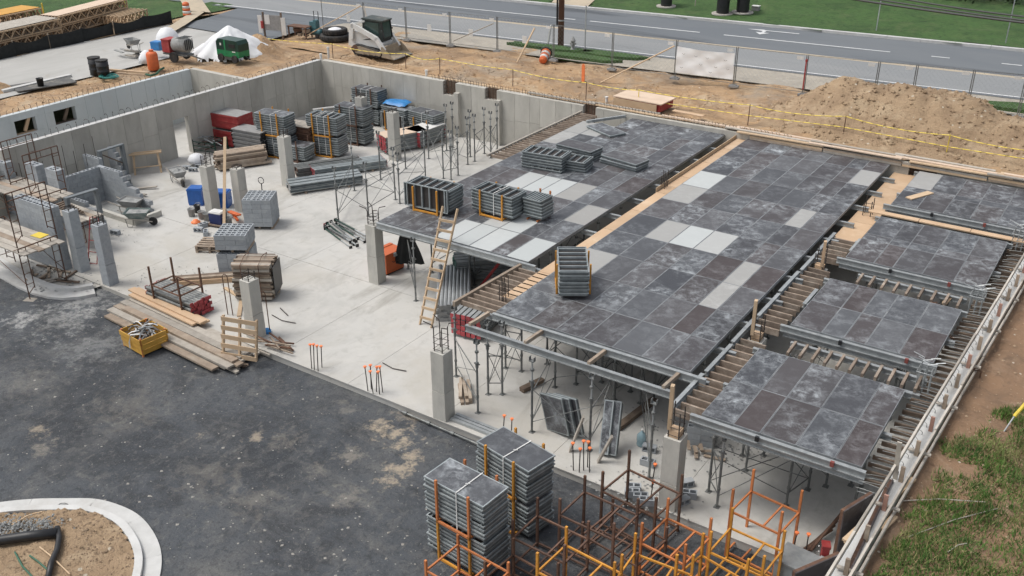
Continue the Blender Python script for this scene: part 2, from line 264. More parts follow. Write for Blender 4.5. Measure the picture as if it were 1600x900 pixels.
MT['cabroof'] = mat('cab_roof', (.05, .065, .06), (.035, .046, .043), 5, .5, 0, 0, None, 0, (.2, .18, .15), 2, .5)
MT['cabglass'] = mat('cab_window', (.05, .085, .078), (.03, .055, .05), 2, .12)
MT['banner'] = mat('banner_cloth', (.86, .87, .87), (.80, .81, .81), 2, .9)

# ------------------------------------------------------------------ helpers
class MB:
    def __init__(s): s.v = []; s.f = []; s.mi = []
    def face(s, pts, m=0):
        b = len(s.v); s.v += [tuple(p) for p in pts]; s.f.append(tuple(range(b, b+len(pts)))); s.mi.append(m)
    def box(s, c, d, rz=0, m=0, M=None):
        x, y, z = d[0]/2, d[1]/2, d[2]/2; b = len(s.v); c = Vector(c)
        rot = M or Matrix.Rotation(rz, 3, 'Z')
        for p in ((-x,-y,-z),(x,-y,-z),(x,y,-z),(-x,y,-z),(-x,-y,z),(x,-y,z),(x,y,z),(-x,y,z)): s.v.append(tuple(c+rot@Vector(p)))
        for q in ((0,3,2,1),(4,5,6,7),(0,1,5,4),(1,2,6,5),(2,3,7,6),(3,0,4,7)): s.f.append(tuple(b+i for i in q)); s.mi.append(m)
        return s
    def bar(s, p, q, w=.05, h=.05, m=0, up=(0, 0, 1), roll=0):
        p = Vector(p); q = Vector(q); d = q-p; L = d.length
        if L < 1e-6: return s
        d /= L; u = Vector(up)
        if abs(d.dot(u)) > .99: u = Vector((0, 1, 0))
        y = u.cross(d).normalized(); zz = d.cross(y)
        M = Matrix((d, y, zz)).transposed()
        if roll: M = M @ Matrix.Rotation(roll, 3, 'X')
        return s.box((p+q)/2, (L, w, h), 0, m, M)
    def tube(s, p, q, r=.025, n=6, m=0, r2=None, caps=True):
        p = Vector(p); q = Vector(q); d = (q-p).normalized(); u = Vector((0, 0, 1)) if abs(d.z) < .95 else Vector((1, 0, 0))
        a = u.cross(d).normalized(); c = d.cross(a); b = len(s.v); r2 = r if r2 is None else r2
        for (o, rr) in ((p, r), (q, r2)):
            for i in range(n):
                t = 2*math.pi*i/n; s.v.append(tuple(o+a*(math.cos(t)*rr)+c*(math.sin(t)*rr)))
        for i in range(n):
            j = (i+1) % n; s.f.append((b+i, b+j, b+n+j, b+n+i)); s.mi.append(m)
        if caps: s.f.append(tuple(b+i for i in reversed(range(n)))); s.mi.append(m); s.f.append(tuple(b+n+i for i in range(n))); s.mi.append(m)
        return s
    def path(s, pts, r=.01, n=5, m=0):
        pts = [Vector(p) for p in pts]; b = len(s.v); k = len(pts)
        for i, p in enumerate(pts):
            d = (pts[min(i+1, k-1)]-pts[max(i-1, 0)]).normalized(); u = Vector((0, 0, 1)) if abs(d.z) < .9 else Vector((1, 0, 0))
            a = u.cross(d).normalized(); c = d.cross(a)
            for j in range(n):
                t = 2*math.pi*j/n; s.v.append(tuple(p+a*(math.cos(t)*r)+c*(math.sin(t)*r)))
        for i in range(k-1):
            for j in range(n):
                q = (j+1) % n; s.f.append((b+i*n+j, b+i*n+q, b+(i+1)*n+q, b+(i+1)*n+j)); s.mi.append(m)
        s.f.append(tuple(b+j for j in reversed(range(n)))); s.mi.append(m); s.f.append(tuple(b+(k-1)*n+j for j in range(n))); s.mi.append(m)
        return s
    def lathe(s, c, prof, n=16, m=0, axis=None):
        c = Vector(c); A = axis or Matrix.Identity(3); b = len(s.v); k = len(prof)
        for r, z in prof:
            for j in range(n):
                t = 2*math.pi*j/n; s.v.append(tuple(c+A@Vector((r*math.cos(t), r*math.sin(t), z))))
        for i in range(k-1):
            for j in range(n):
                q = (j+1) % n; s.f.append((b+i*n+j, b+i*n+q, b+(i+1)*n+q, b+(i+1)*n+j)); s.mi.append(m)
        s.f.append(tuple(b+j for j in reversed(range(n)))); s.mi.append(m); s.f.append(tuple(b+(k-1)*n+j for j in range(n))); s.mi.append(m)
        return s
    def prism(s, poly, z0, z1, m=0, M=None):
        """polygon (x,y) raised from z0 to z1; M turns it"""
        b = len(s.v); n = len(poly); M = M or Matrix.Identity(4)
        for z in (z0, z1):
            for x, y in poly: s.v.append(tuple(M@Vector((x, y, z))))
        for i in range(n):
            j = (i+1) % n; s.f.append((b+i, b+j, b+n+j, b+n+i)); s.mi.append(m)
        s.f.append(tuple(b+i for i in reversed(range(n)))); s.mi.append(m); s.f.append(tuple(b+n+i for i in range(n))); s.mi.append(m)
        return s
    def rock(s, c, r, rg, m=0, flat=.7):
        b = len(s.v); c = Vector(c)
        for (x, y, z) in ((0,0,1),(1,0,0),(0,1,0),(-1,0,0),(0,-1,0),(0,0,-1)):
            k = rg.uniform(.65, 1.25)*r; a = .4
            s.v.append(tuple(c+Vector((x*k+rg.uniform(-a, a)*r*.5, y*k+rg.uniform(-a, a)*r*.5, z*k*flat))))
        for q in ((0,1,2),(0,2,3),(0,3,4),(0,4,1),(5,2,1),(5,3,2),(5,4,3),(5,1,4)): s.f.append(tuple(b+i for i in q)); s.mi.append(m)
        return s
    def mesh(s, name, mats, smooth=False):
        me = bpy.data.meshes.new(name); me.from_pydata(s.v, [], s.f)
        for M in mats: me.materials.append(M)
        if len(mats) > 1: me.polygons.foreach_set('material_index', s.mi)
        if smooth: me.polygons.foreach_set('use_smooth', [True]*len(me.polygons))
        me.update(); return me

def mm(ms): return [MT[x] for x in ([ms] if isinstance(ms, str) else ms)]
def link(name, me, parent=None, loc=(0, 0, 0), rot=(0, 0, 0)):
    o = bpy.data.objects.new(name, me); COL.objects.link(o); o.location = loc; o.rotation_euler = rot
    if parent: o.parent = parent
    return o
def part(name, mb, ms, parent, smooth=False):
    """mesh in the thing's own coordinates"""
    return link(name, mb.mesh(name, mm(ms), smooth), parent)
def wpart(name, mb, ms, parent, smooth=False):
    """mesh given in world coordinates under a thing without rotation"""
    return link(name, mb.mesh(name, mm(ms), smooth), parent, tuple(-x for x in parent.location))
def tag(o, label=None, cat=None, group=None, kind=None):
    if label: o['label'] = label
    if cat: o['category'] = cat
    if group: o['group'] = group
    if kind: o['kind'] = kind
    return o
def thing(name, label, cat, loc=(0, 0, 0), rz=0, group=None):
    o = bpy.data.objects.new(name, None); COL.objects.link(o); o.empty_display_size = .2
    o.location = loc; o.rotation_euler = (0, 0, rz); return tag(o, label, cat, group)
def single(name, mb, ms, label, cat, group=None, smooth=False, loc=(0, 0, 0), rz=0):
    o = link(name, mb.mesh(name, mm(ms), smooth), None, loc, (0, 0, rz)); return tag(o, label, cat, group)
def struct(name, mb, ms, smooth=False, kind='structure'):
    o = link(name, mb.mesh(name, mm(ms), smooth)); o['kind'] = kind; return o
def dup(o, loc, rz=0, label=None, group=None, parent=None):
    c = o.copy(); COL.objects.link(c); c.location = loc if parent is None else o.location
    if parent is None: c.rotation_euler = (0, 0, rz)
    else: c.parent = parent
    if label: c['label'] = label
    if group: c['group'] = group
    for ch in list(o.children): dup(ch, None, 0, None, None, c)
    return c
def fbm(x, y, s=1.0, o=4):
    return noise.fractal(Vector((x*s, y*s, 3.7)), 1.0, 2.0, o)
def grid(mb, x0, x1, y0, y1, st, zf, m=0, keep=None):
    nx = max(1, int((x1-x0)/st)); ny = max(1, int((y1-y0)/st)); b = len(mb.v)
    for j in range(ny+1):
        for i in range(nx+1):
            x = x0+(x1-x0)*i/nx; y = y0+(y1-y0)*j/ny; mb.v.append((x, y, zf(x, y)))
    for j in range(ny):
        for i in range(nx):
            if keep and not keep(x0+(x1-x0)*(i+.5)/nx, y0+(y1-y0)*(j+.5)/ny): continue
            a = b+j*(nx+1)+i; mb.f.append((a, a+1, a+nx+2, a+nx+1)); mb.mi.append(m)
ZG = 2.72     # ground level round the pit
ZY = -0.25    # yard asphalt level
TOPW = 2.85   # top of the basement walls

# ------------------------------------------------------------------ ground, roads
def xr(y): return -3.02+(y-15)*.037          # inner face of the right hand wall
mb = MB()
def zyard(x, y): return ZY+.03*fbm(x, y, .15)+(max(0, min(1, (-26-x)/6))*.14)
grid(mb, -70, 8, -6, 19.6, .6, zyard)
struct('yard', mb, 'yard', True)

def zdirt(x, y):
    k = 1.0
    e = min(1, max(0, (y-41.5)/1.2)) if x > -41 else 1
    z = ZG-.06+e*(.20*fbm(x, y, .35)+.10*fbm(x, y, 1.3)+.05*abs(fbm(x*.3, y*2.2, 1.0)))
    if y > 50: z = z*max(0, 1-(y-50)/1.6)+(ZG-.06)*min(1, (y-50)/1.6)
    return z
mb = MB()
grid(mb, -42, 24, 41.45, 51.9+1.0, .22, zdirt, keep=lambda x, y: y < 51.2+.085*(x+31)+.5)
grid(mb, -52, -45.87, 12, 43, .35, lambda x, y: ZG-.08+.09*fbm(x, y, .5)+.03*fbm(x, y, 2), keep=lambda x, y: x > -49.8+.6*fbm(0, y, .3)+(y-27)*.04)
grid(mb, -45.87, -41.03, 35.85, 43, .35, lambda x, y: ZG-.08+.06*fbm(x, y, .6)*min(1, max(0, (y-35.85))))
grid(mb, -52, -41.0, 43, 50, .35, lambda x, y: ZG-.06+.1*fbm(x, y, .5)-max(0, (-45-x))*.02)
struct('ground', mb, 'dirt', True)
mb = MB()
grid(mb, -95, -57.2, 20, 80, .8, lambda x, y: ZG-.02+.18*fbm(x, y, .25), keep=lambda x, y: x+(y-44)*.0 < -57.2)
struct('truss_yard_ground', mb, 'dirt', True)
# everything beyond: one big sheet out to the horizon
mb = MB(); mb.face([(-900, -600, -1.6), (900, -600, -1.6), (900, 900, -1.6), (-900, 900, -1.6)])
struct('terrain', mb, 'turf')

RS = .082
def ry(c, x): return c+RS*x
def band(name, c0, c1, ms, dz, x0=-75, x1=30, z=ZG, kind='structure'):
    b = MB(); n = 24
    for i in range(n):
        a = x0+(x1-x0)*i/n; d = x0+(x1-x0)*(i+1)/n
        b.face([(a, ry(c0, a), z+dz), (d, ry(c0, d), z+dz), (d, ry(c1, d), z+dz), (a, ry(c1, a), z+dz)])
    return struct(name, b, ms)
band('road', 54.6, 66.1, 'road', .05)
band('near_lane', 54.9, 59.15, 'near_lane', .054)
band('road_joint', 59.1, 59.5, 'sand', .058)
band('verge', 51.6, 54.75, 'verge', .03, -52, 30)
b = MB()
for i in range(52):
    a = -75+2*i; b.bar((a+.01, ry(66.2, a), ZG+.1), (a+1.99, ry(66.2, a+2), ZG+.1), .3, .22)
struct('far_kerb', b, 'kerb')
def marking(name, c, w_, xs, label_mat='paint', dz=.066):
    b = MB()
    for (a, d) in xs:
        n = max(1, int((d-a)/3))
        for i in range(n):
            p = a+(d-a)*i/n; q = a+(d-a)*(i+1)/n
            b.face([(p, ry(c-w_/2, p), ZG+dz), (q, ry(c-w_/2, q), ZG+dz), (q, ry(c+w_/2, q), ZG+dz), (p, ry(c+w_/2, p), ZG+dz)])
    return struct(name, b, label_mat)
marking('edge_line', 54.98, .16, [(-60, 25)])
marking('lane_line', 62.3, .17, [(-70, -34.5), (-33.4, -25.6), (-24.0, -13.8)])
marking('lane_line', 62.3, .17, [(-11.5, -10.5), (-7.75, -6.7), (-4, -3), (0, 1)])
# left turn arrow
b = MB(); Mx = Matrix.Translation((at(1203, 50, ZG).x, at(1203, 50, ZG).y, ZG+.07)) @ Matrix.Rotation(math.atan(RS)+math.pi, 4, 'Z')
for poly in ([(-1.9, -.09), (.4, -.09), (.4, .09), (-1.9, .09)], [(.2, .09), (.4, .09), (.4, .75), (.2, .75)], [(-.15, .7), (.75, .7), (.3, 1.35)], [(.4, -.22), (1.5, 0), (.4, .22)]):
    b.face([Mx@Vector((x, y, 0)) for x, y in poly])
struct('turn_arrow', b, 'paint')

# lawn beyond the road, rising a little to the hedge
b = MB()
def zlawn(x, y): return ZG+.16+max(0, y-ry(66.4, x))*.05+.12*fbm(x, y, .2)+.05*fbm(x, y, .9)
grid(b, -75, 30, 58, 92, .7, zlawn, keep=lambda x, y: y > ry(66.3, x) and not (-38.6-(y-63)*.35 < x < -35.8-(y-63)*.25))
struct('lawn', b, 'lawn', True)
b = MB()
for i in range(12):
    y0 = 63.4+i*2; y1 = y0+2
    b.face([(-38.7-(y0-63)*.35, y0, ZG+.2), (-35.7-(y0-63)*.25, y0, ZG+.2), (-35.7-(y1-63)*.25, y1, ZG+.34+.1*i), (-38.7-(y1-63)*.35, y1, ZG+.34+.1*i)])
struct('driveway', b, 'sand')

# access road at the left (pale paving, then dark patch towards the street)
b = MB(); grid(b, -57.4, -49.2, 10, 43.5, 1.2, lambda x, y: ZG-.02+.02*fbm(x, y, .4))
struct('access_road', b, 'access', True)
b = MB()
for (p0, p1, q0, q1) in (((-56.2, 43.4), (-47.6, 43.4), (-56.5, 46), (-47.9, 46)), ((-56.5, 46), (-47.9, 46), (-57.5, 50), (-47.2, 50)), ((-57.5, 50), (-47.2, 50), (-60, 54), (-44, 52.5))):
    b.face([(*p0, ZG+.036), (*p1, ZG+.036), (*q1, ZG+.036), (*q0, ZG+.036)])
struct('access_road_apron', b, 'road')
# grass patches by the road
b = MB()
grid(b, -90, -58.0, 40, 53, .6, lambda x, y: ZG+.0+.18*fbm(x, y, .25)+.05*fbm(x, y, 1.5)+.06, keep=lambda x, y: y > 42.5+.35*(x+58)+fbm(x, y, .4)*1.5 and y < 50.5+(x+58)*.1+20*(x < -66))
struct('grass_verge', b, 'lawn', True)
b = MB()
for cx, cy, sx, sy in ((-31.3, 51.0, 3.2, .55), (-28.3, 49.9, 2.6, .55), (-27.2, 51.3, 2.4, .6), (-5.0, 52.2, 2.6, .7), (-3.2, 53.2, 2, .5)):
    n = 14; pts = [(cx+sx*math.cos(t*6.283/n)*(.75+.4*random.random()), cy+sy*math.sin(t*6.283/n)*(.75+.4*random.random())+.06*sx*math.cos(t*6.283/n), ZG+.2) for t in range(n)]
    b.face(pts)
    for i in range(n): p, q = pts[i], pts[(i+1) % n]; b.face([(p[0], p[1], ZG-.1), (q[0], q[1], ZG-.1), q, p])
struct('verge_grass', b, 'lawn')
# right hand bank: dirt path beside the wall, then rough turf
b = MB()
def zbank(x, y):
    s = x-xr(y); return 2.36+.10*fbm(x, y, .5)+.09*fbm(x, y, 1.5)+max(0, s-3.2)*.16+min(1, max(0, (y-30)/9))*.3
n_y = 190; n_x = 70
for j in range(n_y+1):
    y = 6+(41.5-6)*j/n_y
    for i in range(n_x+1):
        x = xr(y)+.31+(i/n_x)**1.5*17; b.v.append((x, y, zbank(x, y)))
for j in range(n_y):
    for i in range(n_x):
        a = j*(n_x+1)+i; b.f.append((a, a+1, a+n_x+2, a+n_x+1)); b.mi.append(0)
struct('bank', b, 'bank', True)
# soil mound by the street
b = MB()
def zmound(x, y):
    u = (x+9.5)/4.3; v = (y-46.3)/2.6
    h1 = 2.0*math.exp(-(max(abs(u)-.5, 0)**2)*2.2-v*v*1.15)
    u2 = (x+2.6)/5.0; v2 = (y-45.8)/2.3
    h2 = 1.5*math.exp(-u2*u2*.9-v2*v2*1.2)
    h = max(h1, h2)+.25*min(h1, h2)
    return ZG-.22+h*(1+.13*fbm(x, y, .7))+.14*fbm(x, y, .6)*min(1, h*1.5)+.09*fbm(x, y, 1.9, 4)*min(1, h*2)
grid(b, -16.5, 6, 42.2, 50.3, .13, zmound)
struct('soil_mound', b, 'mound', True)

# ------------------------------------------------------------------ slab with its pours
b = MB()
def slab_poly(): return [(-47, 19.0), (-31.15, 18.9), (-15.1, 18.78), (-3.2, 18.62), (-3.2, 15.0), (-2.0, 15.0), (-1.0, 42), (-47, 42)]
b.prism(slab_poly()[:3]+[(-3.2, 18.62), (xr(18.6)+.1, 18.62), (xr(41)+.1, 42), (-47, 42)], -1.0, -.03)
slab = struct('slab', b, 'slab')
xs = [-47, -36.9, -31.1, -26.5, -21.95, -18.75, -15.2, -11.5, -7.8, -2.0]; ys = [0, 24.6, 30.2, 36, 41.9]
def fy(x): return 18.9-.0175*(x+31.15)*.57 if x > -31.15 else 19.0
for i in range(len(xs)-1):
    for j in range(len(ys)-1):
        g = .006; x0, x1 = xs[i]+g, xs[i+1]-g; y0a = ys[j]+g if j else fy(x0); y0b = ys[j]+g if j else fy(x1); y1 = ys[j+1]-g
        q = MB(); q.prism([(x0, y0a), (x1 if i < 8 or j else xr(18.7)+.05, y0b), (x1, y1), (x0, y1)], -.03, 0.0+.002*((i*3+j*5) % 3))
        link('slab_pour', q.mesh('slab_pour', mm('slab')), slab)
# kerb ring and pavement at the left
def ribbon(mb, pts, w_, z0, z1, m=0):
    """upright edged strip following pts, w_ wide to the left of travel"""
    L = []
    for i, p in enumerate(pts):
        d = (Vector(pts[min(i+1, len(pts)-1)])-Vector(pts[max(i-1, 0)])).normalized(); L.append((p[0]-d.y*w_, p[1]+d.x*w_))
    for i in range(len(pts)-1): mb.prism([pts[i], pts[i+1], L[i+1], L[i]], z0, z1, m)
    return L
kp = [at(x, y, ZY+.1).xy for x, y in ((-60, 398), (-25, 420), (0, 436), (28, 452), (52, 462), (75, 468), (100, 470), (125, 468), (150, 463))]
b = MB(); kp2 = [tuple(p) for p in kp]; inn = ribbon(b, kp2, .48, -.4, -.03); struct('kerb_gutter', b, 'kerb')
b = MB(); inn_k = ribbon(b, inn, .22, -.4, .11); struct('kerb', b, 'kerb')
b = MB(); b.face([(p[0], p[1], -.03) for p in inn]+[(-31.2, 19.05, -.03), (-47, 19.05, -.03)]); struct('footpath', b, 'slab')

# clods and stones lying on the dug soil
b = MB(); rg = random.Random(21)
for k in range(3000):
    x = rg.uniform(-16, 3); y = rg.uniform(42.6, 49.8); h = zmound(x, y)
    if h < ZG-.05: continue
    b.rock((x, y, h+.01), rg.choice((.025, .03, .03, .04, .05, .07, .12)), rg, 0, .75)
struct('mound_clods', b, 'mound', False, 'stuff')
b = MB()
for k in range(3800):
    x = rg.uniform(-41, -2); y = 41.7+abs(rg.gauss(0, 3.6))
    if y > 51 or (y < 42 and x > -26): continue
    d = fbm(x, y, .5)
    if d < rg.uniform(-.5, .4): continue
    b.rock((x, y, zdirt(x, y)+.005), rg.choice((.02, .03, .03, .05, .07, .1)), rg, 0, .7)
for k in range(900):
    x = rg.uniform(-49.5, -46); y = rg.uniform(22, 42); b.rock((x, y, ZG-.08+.09*fbm(x, y, .5)), rg.choice((.02, .03, .04, .07)), rg, 0, .7)
struct('dirt_clods', b, 'dirt', False, 'stuff')

# ------------------------------------------------------------------ walls
REBAR_HOOK = MB().path([(0, 0, 0), (0, 0, .28), (.06, 0, .36), (.16, 0, .37), (.22, 0, .30)], .011, 4).mesh('rebar', mm('rebar'))
REBAR_STUB = MB().path([(0, 0, 0), (.02, 0, .22), (.10, 0, .26)], .012, 4).mesh('rebar', mm('rebar'))
REBAR_TALL = MB().path([(0, 0, 0), (.01, .01, .45), (.0, 0, .8)], .012, 4).mesh('rebar', mm('rebar'))
def cast_wall(name, label, p, q, th, z0, z1, ms, holes=(), pw=.92, rows=(.52,), out=1, group=None):
    """wall from p to q (xy); inner face on the line, thickness on the other side; formwork panels stand proud by 8 mm.
    holes: (s0, s1, z0, z1) openings along the run"""
    p = Vector((*p, 0)); q = Vector((*q, 0)); L = (q-p).length; d = (q-p)/L; ang = math.atan2(d.y, d.x)
    t = thing(name, label, 'wall', p, ang)
    # local frame: x along, y to the left (body at y<0 when out=-1)
    b = MB(); s = 0; cuts = sorted(holes)
    def body(a, c, e, f):
        if c-a > .01 and f-e > .01: b.box(((a+c)/2, out*th/2, (e+f)/2), (c-a, th-.016, f-e))
    for (h0, h1, e, f) in cuts:
        body(s, h0, z0, z1); body(h0, h1, z0, e); body(h0, h1, f, z1); s = h1
    body(s, L, z0, z1); part('wall_body', b, ms, t)
    rg = random.Random(len(label)); cache = {}
    a = 0
    while a < L-.02:
        c = min(L, a+pw*rg.choice((1, 1, 1, .66))); zs = [z0]+[z0+(z1-z0)*min(.9, max(.1, r+rg.uniform(-.03, .03)*2)) for r in rows]+[z1]
        for e, f in zip(zs[:-1], zs[1:]):
            if any(h0 < c-.02 and h1 > a+.02 and he < f and hf > e for h0, h1, he, hf in holes):
                continue
            q_ = MB().box(((a+c)/2, 0, (e+f)/2), (c-a-.012, .016, f-e-.012))
            link('wall_panel', q_.mesh('wall_panel', mm(ms)), t)
        a = c
    for h0, h1, e, f in holes:      # fill panels cut by an opening
        a = h0-.6; bb = MB()
        for (u0, u1, v0, v1) in ((h0-.45, h0, e, f), (h1, h1+.45, e, f), (h0-.45, h1+.45, f, z1), (h0-.45, h1+.45, z0, e)):
            if v1-v0 > .02: bb.box(((u0+u1)/2, 0, (v0+v1)/2), (u1-u0-.008, .015, v1-v0-.008))
        part('wall_panel', bb, ms, t)
    return t, d, ang, L
# inner long wall with the doorway (runs from near the camera to the corner)
WI, di, ai, Li = cast_wall('concrete_wall', 'long grey cast wall with a doorway and bent rebar along its top', (-40.75, 21.4), (-40.75, 41.05), .30, 0, TOPW, 'wall', holes=[(8.9, 9.85, 0, 1.95)], out=1)
b = MB(); b.box((Li/2, .15, TOPW+.012), (Li, .31, .02)); part('wall_top', b, 'kerb', WI)
for i in range(60): link('rebar', REBAR_HOOK if i % 3 else REBAR_STUB, WI, (.25+i*.325, .15+.05*(i % 2), TOPW-.12), (0, 0, math.pi/2+random.uniform(-.7, .7)))
# end pier of that wall, nearer the scaffold
b = MB(); b.box((-41.2, 20.6, 1.2), (.9, .8, 2.4)); single('wall_stub', b, 'wall', 'short cast wall stub at the left end of the long rebar wall', 'wall')
# outer corridor wall with two small openings
WO, do, ao, Lo = cast_wall('concrete_wall', 'outer pale corridor wall with two small square openings', (-45.6, 12.0), (-45.6, 35.6), .3, 0, TOPW-.05, 'pale_wall', holes=[(12.9, 14.0, 1.75, 2.45), (15.0, 16.2, 1.75, 2.45)], out=1)
for (a, c) in ((12.9, 14.0), (15.0, 16.2)):
    b = MB(); b.box(((a+c)/2, .2, 1.74), (c-a, .3, .03)); b.box(((a+c)/2+.2, .26, 2.1), (.16, .08, .7), 0, 0, Matrix.Rotation(.5, 3, 'Y')); part('opening_timber', b, 'plywood' if a < 14 else 'darkwood', WO)
for i in range(55): link('rebar', REBAR_STUB, WO, (6+i*.32, .15, TOPW-.06), (0, 0, random.uniform(0, 6)))
# return wall between the two
WR, dr, ar, Lr = cast_wall('concrete_wall', 'short return wall closing the corridor beside the green machine', (-45.6, 35.6), (-41.06, 35.6), .3, 0, TOPW-.02, 'wall', out=1)
# back wall
WB, db, ab, Lb = cast_wall('concrete_wall', 'long back wall of the pit below the yellow tape', (-40.75, 41.05), (-1.6, 41.05), .35, 0, TOPW, 'wall', out=1,
    holes=[(8.85, 9.7, 2.15, TOPW), (11.6, 12.35, 2.3, TOPW), (17.5, 18.2, 2.0, TOPW), (33.0, 34.1, 1.9, TOPW)])
b = MB()
for (x0, x1, z1) in ((9.75, 10.0, 2.4), (12.4, 12.65, 2.5)):
    b.box(((x0+x1)/2, -.12, 1.2), (.28, .25, 2.4)); 
part('pilaster', b, 'wall', WB)
for (h0, h1, z) in ((8.85, 9.7, 2.15), (11.6, 12.35, 2.3), (17.5, 18.2, 2.0), (33.0, 34.1, 1.9)):
    b = MB(); b.box(((h0+h1)/2, .32, (z+TOPW)/2), (h1-h0, .06, TOPW-z)); part('pocket_back', b, 'darkwood', WB)
    for k in range(7):
        b = MB(); b.path([(h0+.08+k*(h1-h0-.16)/6, .08+.1*(k % 2), z-.1), (h0+.08+k*(h1-h0-.16)/6, .1+.1*(k % 2), TOPW+.1)], .014, 4); part('rebar', b, 'rust', WB)
    b = MB()
    for k in range(3): b.tube((h0, .12, z+.1+.2*k), (h1, .12, z+.1+.2*k), .011, 4)
    part('rebar_tie', b, 'rust', WB)
for i in range(118): link('rebar', REBAR_STUB, WB, (8.0+i*.17, .2+.04*(i % 3), TOPW-.02), (0, 0, -math.pi/2+random.uniform(-.9, .9)))
b = MB()
for i in range(14): b.bar((.25+i*1.0, .45, TOPW+.03), (.25+i*1.0+1.0, .42, TOPW+.03), .1, .05)
part('edge_timber', b, 'wood', WB)
# right wall
WRr, d2, a2, L2 = cast_wall('concrete_wall', 'side pit wall bristling with rebar beside the decks', (xr(15.3), 15.3), (xr(41.0), 41.0), .30, 0, 2.62, 'pale_wall', out=-1)
b = MB(); b.box((L2/2, -.15, 2.63), (L2, .28, .02)); part('wall_top', b, 'kerb', WRr)
RH = MB().path([(0, 0, -.05), (0, 0, .10), (-.05, 0, .15), (-.45, 0, .12), (-.62, .02, .08)], .0085, 4).mesh('rebar', mm('post'))
for i in range(118): link('rebar', RH, WRr, (3.2+i*.19, -.10, 2.62-.25*(i % 2)), (random.uniform(-.1, .1), 0, -math.pi/2+random.uniform(-.25, .25)))

# ------------------------------------------------------------------ columns
def column(x, y, h, label, split=.52, w_=.46, d_=.46, rb=.55, n=4, hook=False, ms='column', cap=False, rz=0):
    t = thing('concrete_column', label, 'column', (x, y, 0), rz, 'square concrete columns')
    z1 = h*split
    b = MB(); b.box((0, 0, z1/2), (w_, d_, z1)); part('shaft', b, ms, t)
    b = MB(); b.box((0, 0, (z1+h)/2+.006), (w_-.012, d_-.012, h-z1-.012)); part('shaft', b, ms, t)
    if cap:
        b = MB(); b.box((0, 0, h+.1), (.28, .28, .2)); part('starter_block', b, 'plywood', t)
    k = w_/2-.09
    for i, (sx, sy) in enumerate(((-1, -1), (1, -1), (1, 1), (-1, 1))[:n]):
        if hook: pts = [(sx*k, sy*k, h-.05), (sx*k, sy*k, h+rb), (sx*k*1.25, sy*k*1.2, h+rb+.12), (sx*(k+.28), sy*(k+.1), h+rb+.2)]
        else: pts = [(sx*k, sy*k, h-.05), (sx*k*.97, sy*k, h+rb*(.8+.08*i))]
        part('rebar', MB().path(pts, .017, 5), 'rebar', t)
    for j in range(3):
        z = h+.08+j*rb*.26; q = k+.02
        part('rebar_tie', MB().path([(-q, -q, z), (q, -q, z), (q, q, z+.02), (-q, q, z), (-q, -q, z)], .010, 4), 'rebar', t)
    return t
for x, y, h, lab, kw in (
    (-15.14, 18.98, 2.25, 'front column with tall hooked rebar beside the tube stack with red ends', dict(hook=True, rb=.72, split=.42)),
    (-7.84, 18.95, 2.15, 'front column by the loose cinder blocks, a yellow board standing on top', dict(rb=.85, split=.37, cap=True)),
    (-23.4, 19.35, 2.15, 'column between the leaning pallet and the tied wood strips', dict(split=.42, rb=.3)),
    (-31.05, 19.2, 2.42, 'slim pale block column at the tip of the pavement kerb', dict(split=.35, w_=.42, d_=.42, ms='cmu', rb=.42)),
    (-33.0, 19.35, 2.5, 'block column under the corner of the plank scaffold', dict(split=.4, w_=.42, d_=.42, ms='cmu', rb=.1)),
    (-22.75, 24.85, 2.35, 'column next to the orange steel box, hooked rebar above', dict(hook=True, rb=.5, split=.47)),
    (-33.1, 30.5, 2.4, 'column beside the flat stack of grey channels', dict(split=.44, rb=.35)),
    (-33.35, 26.15, 2.2, 'column in front of the blue crates', dict(rb=.6, split=.5)),
    (-32.55, 27.1, 1.95, 'column behind the long leaning plank and the cool box', dict(rb=.1, split=.5)),
    (-34.5, 37.4, 2.45, 'column farthest back, between the panel stacks', dict(rb=.15, split=.45)),
    (-31.3, 36.15, 2.45, 'column behind the red-ended beams under the white sheet', dict(rb=.15, split=.45)),
    ): column(x, y, h, lab, **kw)
for y, h, lab in ((24.5, 2.25, 'stub column with a yellow board in the joist strip, nearest the front'), (30.1, 2.25, 'stub column in the middle of the joist strip, pink board on top'), (35.7, 2.2, 'stub column with bent rebar on the plywood strip')):
    column(-7.9, y, h, lab, cap=(y < 35), rb=.8)
def stud(x, y, z, h, lab, ms='wood'):
    b = MB(); b.box((0, 0, h/2), (.09, .14, h)); single('upright_board', b, ms, lab, 'board', None, False, (x, y, z), .2)
stud(-7.98, 18.85, 2.36, 1.25, 'yellow upright board standing on the front column')
stud(-8.0, 24.35, 2.45, 1.1, 'upright pine board on the nearer stub column in the joist strip')
stud(-7.8, 30.0, 2.45, .9, 'short pink upright board on the stub column mid strip', 'plywood')

